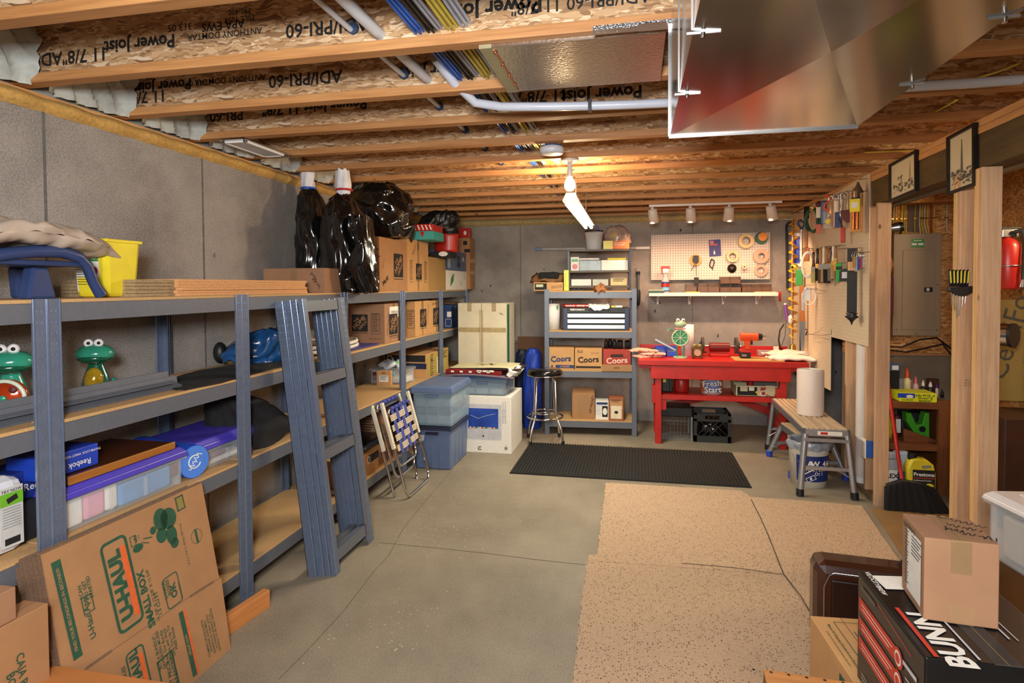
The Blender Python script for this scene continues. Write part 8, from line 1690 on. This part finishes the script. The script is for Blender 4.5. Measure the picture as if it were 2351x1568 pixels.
m.rect(.12, .005, LG_, face(dm, 'T', Wb*.18, -Ld*.10, pi/2, .003)).rect(.11, .003, LG_, face(dm, 'T', Wb*.23, -Ld*.12, pi/2, .003)); m.rect(.003, Ld, TAPEC, face(dm, 'T', 0, 0, 0, .002))
m.text("Why BUNN  Velocity Brew", .021, face(dm, 'F', .06, zH/2-.07, 0, .003), RDB, .01); m.text("brews better", .021, face(dm, 'F', .0, zH/2-.10, 0, .003), RDB, .01)
m.build('printing', d); stuff(M().box(-.03, .03, -Ld/2-.001, Ld/2, zH, zH+.001, paint('clear_tape', '#6c6864', .15, alpha=.35)).box(-.03, .03, -Ld/2-.0012, -Ld/2, zB-.08, zB, MATS['clear_tape']).build('packing_tape', d)) if False else M().box(-.03, .03, -Ld/2-.001, Ld/2, zH, zH+.001, paint('clear_tape', '#6c6864', .15, alpha=.35)).build('packing_tape', d)
o = M().box(C0.x-.16, C0.x+.16, C0.y-.20, C0.y+.20, 0, zB-zH-.002, KRAFT3).build('supporting_box'); tag(o, 'plain brown carton underneath the black coffee brewer carton', 'box')
m = M(); m.rect(Ld*.985, zH*.97, BRC, face(dm, 'L', 0, 0, 0, .001))
for i in range(3): T = face(dm, 'L', -Ld*.0+.0, zH*.28-i*.062, 0, .003); m.rect(Ld*.62, .042, RDB, T @ TR(-Ld*.15, 0, 0)).disc(.028, RDB, T @ TR(Ld*.18, 0, .001), 20).disc(.020, PAPER, T @ TR(Ld*.18, 0, .002), 20).disc(.014, RDB, T @ TR(Ld*.18, 0, .003), 16); m.rect(Ld*.5, .003, PAPER, T @ TR(-Ld*.15, .008, .002)).rect(Ld*.45, .003, PAPER, T @ TR(-Ld*.17, -.004, .002))
m.rect(Ld*.25, .012, PHD, face(dm, 'L', -Ld*.3, zH*.42, 0, .004)).rect(.08, .012, LG_, face(dm, 'L', Ld*.33, zH*.3, 0, .004)); m.rect(Ld*.5, .0025, RDB, face(dm, 'L', Ld*.1, zH*.43, -.1, .004))
for i in range(12): m.rect(Ld*.17, .004, LG_, face(dm, 'L', Ld*.36, zH*.22-i*.014, 0, .004))
for i in range(7): m.rect(Ld*.10, .003, LG_, face(dm, 'L', -Ld*.35, -zH*.22-i*.012, 0, .004))
m.build('side_printing', d)
# small brown carton on it
zc0 = zB+.003; F0 = PZ(2120, 1422, zc0); F1 = PZ(2293, 1446, zc0); yw2 = atan2((F1-F0).y, (F1-F0).x); Wc = (F1-F0).length
# top edge height from the front-left vertical edge
zc1 = PY(2115, 1233, F0.y).z; TL = PZ(2078, 1178, zc1); Dc = (TL-Vector((F0.x, F0.y, zc1))).length
ux2 = Vector((cos(yw2), sin(yw2), 0)); uy2 = Vector((-sin(yw2), cos(yw2), 0)); Cc = F0+ux2*Wc/2+uy2*Dc/2
d = carton('small brown carton with a shipping label sitting on the black brewer carton', (Cc.x-Wc/2, Cc.x+Wc/2, Cc.y-Dc/2, Cc.y+Dc/2, zc0, zc1), KRAFT3, [('r', 'L', .08, -.0, Dc*.62, (zc1-zc0)*.80, PAPER), ('l', 'L', .2, .22, 6, .08, .010, INK), ('l', 'L', -.22, .0, 16, .03, .010, INK), ('q', 'L', .02, .12, .05, .05, PHD), ('t', 'L', -.1, .44, 'speakers', .028, INK, 0), ('sc', 'T', .28, .25, 6, .12, .03, INK, -.5), ('sc', 'T', .22, .0, 5, .08, .03, INK, -.4), ('sc', 'T', .2, -.25, 7, .12, .035, INK, -.5), ('r', 'F', .0, -.38, .06, .05, TAPEC)], 'ty', rz=yw2)
# tan and wooden boxes to the left
zk = .36; K0 = PZ(1864, 1408, zk); 
dm = (.42, .52, zk); d = carton('tan carton with green logo patch and shipping standards print', (0, .215, 0, .42, 0, zk), KRAFT2, [('r', 'L', .3, .30, .11, .07, GRINK), ('t', 'L', .3, .30, 'SMART', .03, KRAFT2, 0, .02), ('l', 'L', .28, .12, 3, .10, .012, GRINK), ('f', 'T', .12, .05, .13, .30, .003, GRINK), ('t', 'T', -.30, .0, 'Meets All Shipping Standards and Specifications', .0155, GRINK, -pi/2, .01), ('t', 'T', -.40, .0, 'Cumple con todos los estandares de envio', .012, GRINK, -pi/2), ('l', 'T', .1, .2, 4, .05, .012, GRINK, -pi/2), ('l', 'T', .1, -.1, 4, .09, .014, GRINK, -pi/2), ('r', 'L', -.05, -.1, .05, .16, RDI)], 'y', name='cardboard_box')
yk = radians(4); d.rotation_euler = (0, 0, yk); d.location = (K0.x+.11, K0.y-.22, 0)
zw = .43; K1 = PZ(1743, 1536, zw); WDX = wood('crate_pine', '#9c6030', '#c4884c', 0, .6, True, 10, 6)
d = thing('wooden_crate', 'orange-brown wooden crate with branded lettering at the bottom edge', 'crate', (K1.x+.155, K1.y-.155, 0), radians(-3)); Wd, Dd = .30, .30
M().box(-Wd/2, Wd/2, -Dd/2, -Dd/2+.012, 0, zw-.014, WDX).box(-Wd/2, Wd/2, Dd/2-.012, Dd/2, 0, zw-.014, WDX).build('side_board', d); M().box(-Wd/2, -Wd/2+.018, -Dd/2, Dd/2, 0, zw-.014, wood('crate_end', '#5c4028', '#84603c', 1, .7, False)).box(Wd/2-.018, Wd/2, -Dd/2, Dd/2, 0, zw-.014, MATS['crate_end']).build('end_board', d)
for i in range(2): M().box(-Wd/2, Wd/2, -Dd/2+i*Dd/2+.0005, -Dd/2+(i+1)*Dd/2-.0005, zw-.013, zw, WDX).build('lid_board', d, bev=.001)
m = M(); m.text('DU', .075, TR(-.01, .0, zw+.0012) @ RZ(radians(-12)), INK, .02).text('50', .05, TR(.11, .09, zw+.0012) @ RZ(radians(-12)), INK, .01)
for i in range(7): m.disc(.005, INK, TR(-.18+i*.05, Dd/2-.012, zw+.0012), 8)
m.build('branding', d)
# suitcase
SUI = paint('brown_leather', '#3a1c10', .28, 0, .18, 7, .05, coat=.3); SU2 = paint('dark_leather', '#28110c', .35, 0, .2, 30, .1)
s0 = PX(1880, 1400, PZ(1880, 1300, .40).x); ps = PZ(1882, 1300, .405); d = thing('suitcase', 'dark brown leather suitcase standing on the carpet behind the tan carton', 'suitcase', (ps.x+.30, ps.y+.10, 0), radians(-6))
M().box(-.30, .30, -.085, .085, .004, .40, SUI).build('shell', d, bev=.045); M().box(-.235, .235, -.094, -.08, .07, .335, SU2).build('front_panel', d, bev=.03); 
sh = d.children[0] if False else d; m = M().tube([(x*.262, -.089, z) for x, z in ((-1, .06), (-1, .30), (-.93, .35), (-.85, .365), (.85, .365), (.93, .35), (1, .3), (1, .06), (.9, .03), (-.9, .03))], .004, STEEL, 6, True); m.build('metal_trim', d)
M().tube([(.05, 0, .395), (.07, 0, .43), (.10, 0, .442), (.18, 0, .442), (.21, 0, .43), (.23, 0, .395)], .013, SU2, 8).build('handle', d)
# clear bin with white lid and things at the right edge
zl = .80; p = PZ(2268, 1126, zl); Wk, Dk = .42, .55; yk = radians(-9)
d = bin_('storage_bin', 'clear bin with a white ridged lid at the right picture edge', (p.x+.02, p.x+.02+Wk, p.y-.50, p.y+.05, zl-.26, zl), .035, paint('lid_white', '#d8d0cc', .4, 0, .03, 8), CLEAR, rz=radians(8), contents=[('tan_contents', (-.4, .4, -.4, .4, .03, .8), paint('tan_blur', '#a89888', .8))])
for i in range(2): M().box(-.12+.09*i, -.07+.09*i, -.18, .2, .26, .268, MATS['lid_white']).build('lid_ridge', d, bev=.003)
bb = d.location; zz = zl-.262
d2 = carton('brown glossy carton with white torn patches under the clear bin', (bb.x-.17, bb.x+.25, bb.y-.30, bb.y+.27, 0, zz), paint('glossy_brown_card', '#5c3c20', .25, 0, .2, 5), [('p', 'L', .25, .36, [(-.09, .05), (.0, .06), (.08, .02), (.10, -.09), (.05, -.05), (.02, -.12), (-.02, -.04), (-.08, -.02)], paint('pale_blue_patch', '#b8c4d8', .4)), ('p', 'L', .1, .1, [(-.03, .03), (.03, .04), (.025, -.04), (-.02, -.03)], MATS['pale_blue_patch']), ('p', 'F', -.2, .2, [(-.05, .08), (.04, .06), (.05, -.06), (0, -.02), (-.04, -.08)], MATS['pale_blue_patch'])], '', rz=radians(8))
o = loft(smooth_rows([(bb.x+.12, bb.y, zl+.012, .14, .2), (bb.x+.14, bb.y, zl+.12, .13, .18), (bb.x+.17, bb.y, zl+.22, .06, .08), (bb.x+.2, bb.y, zl+.25, .02, .02)], 4), paint('white_fabric_bag', '#c8c8d0', .8, 0, .06, 8), 30, .12, 7, 6, True, 5, .05).build('white_bag'); tag(o, 'pale white bag on the white bin lid at the right edge', 'bag')
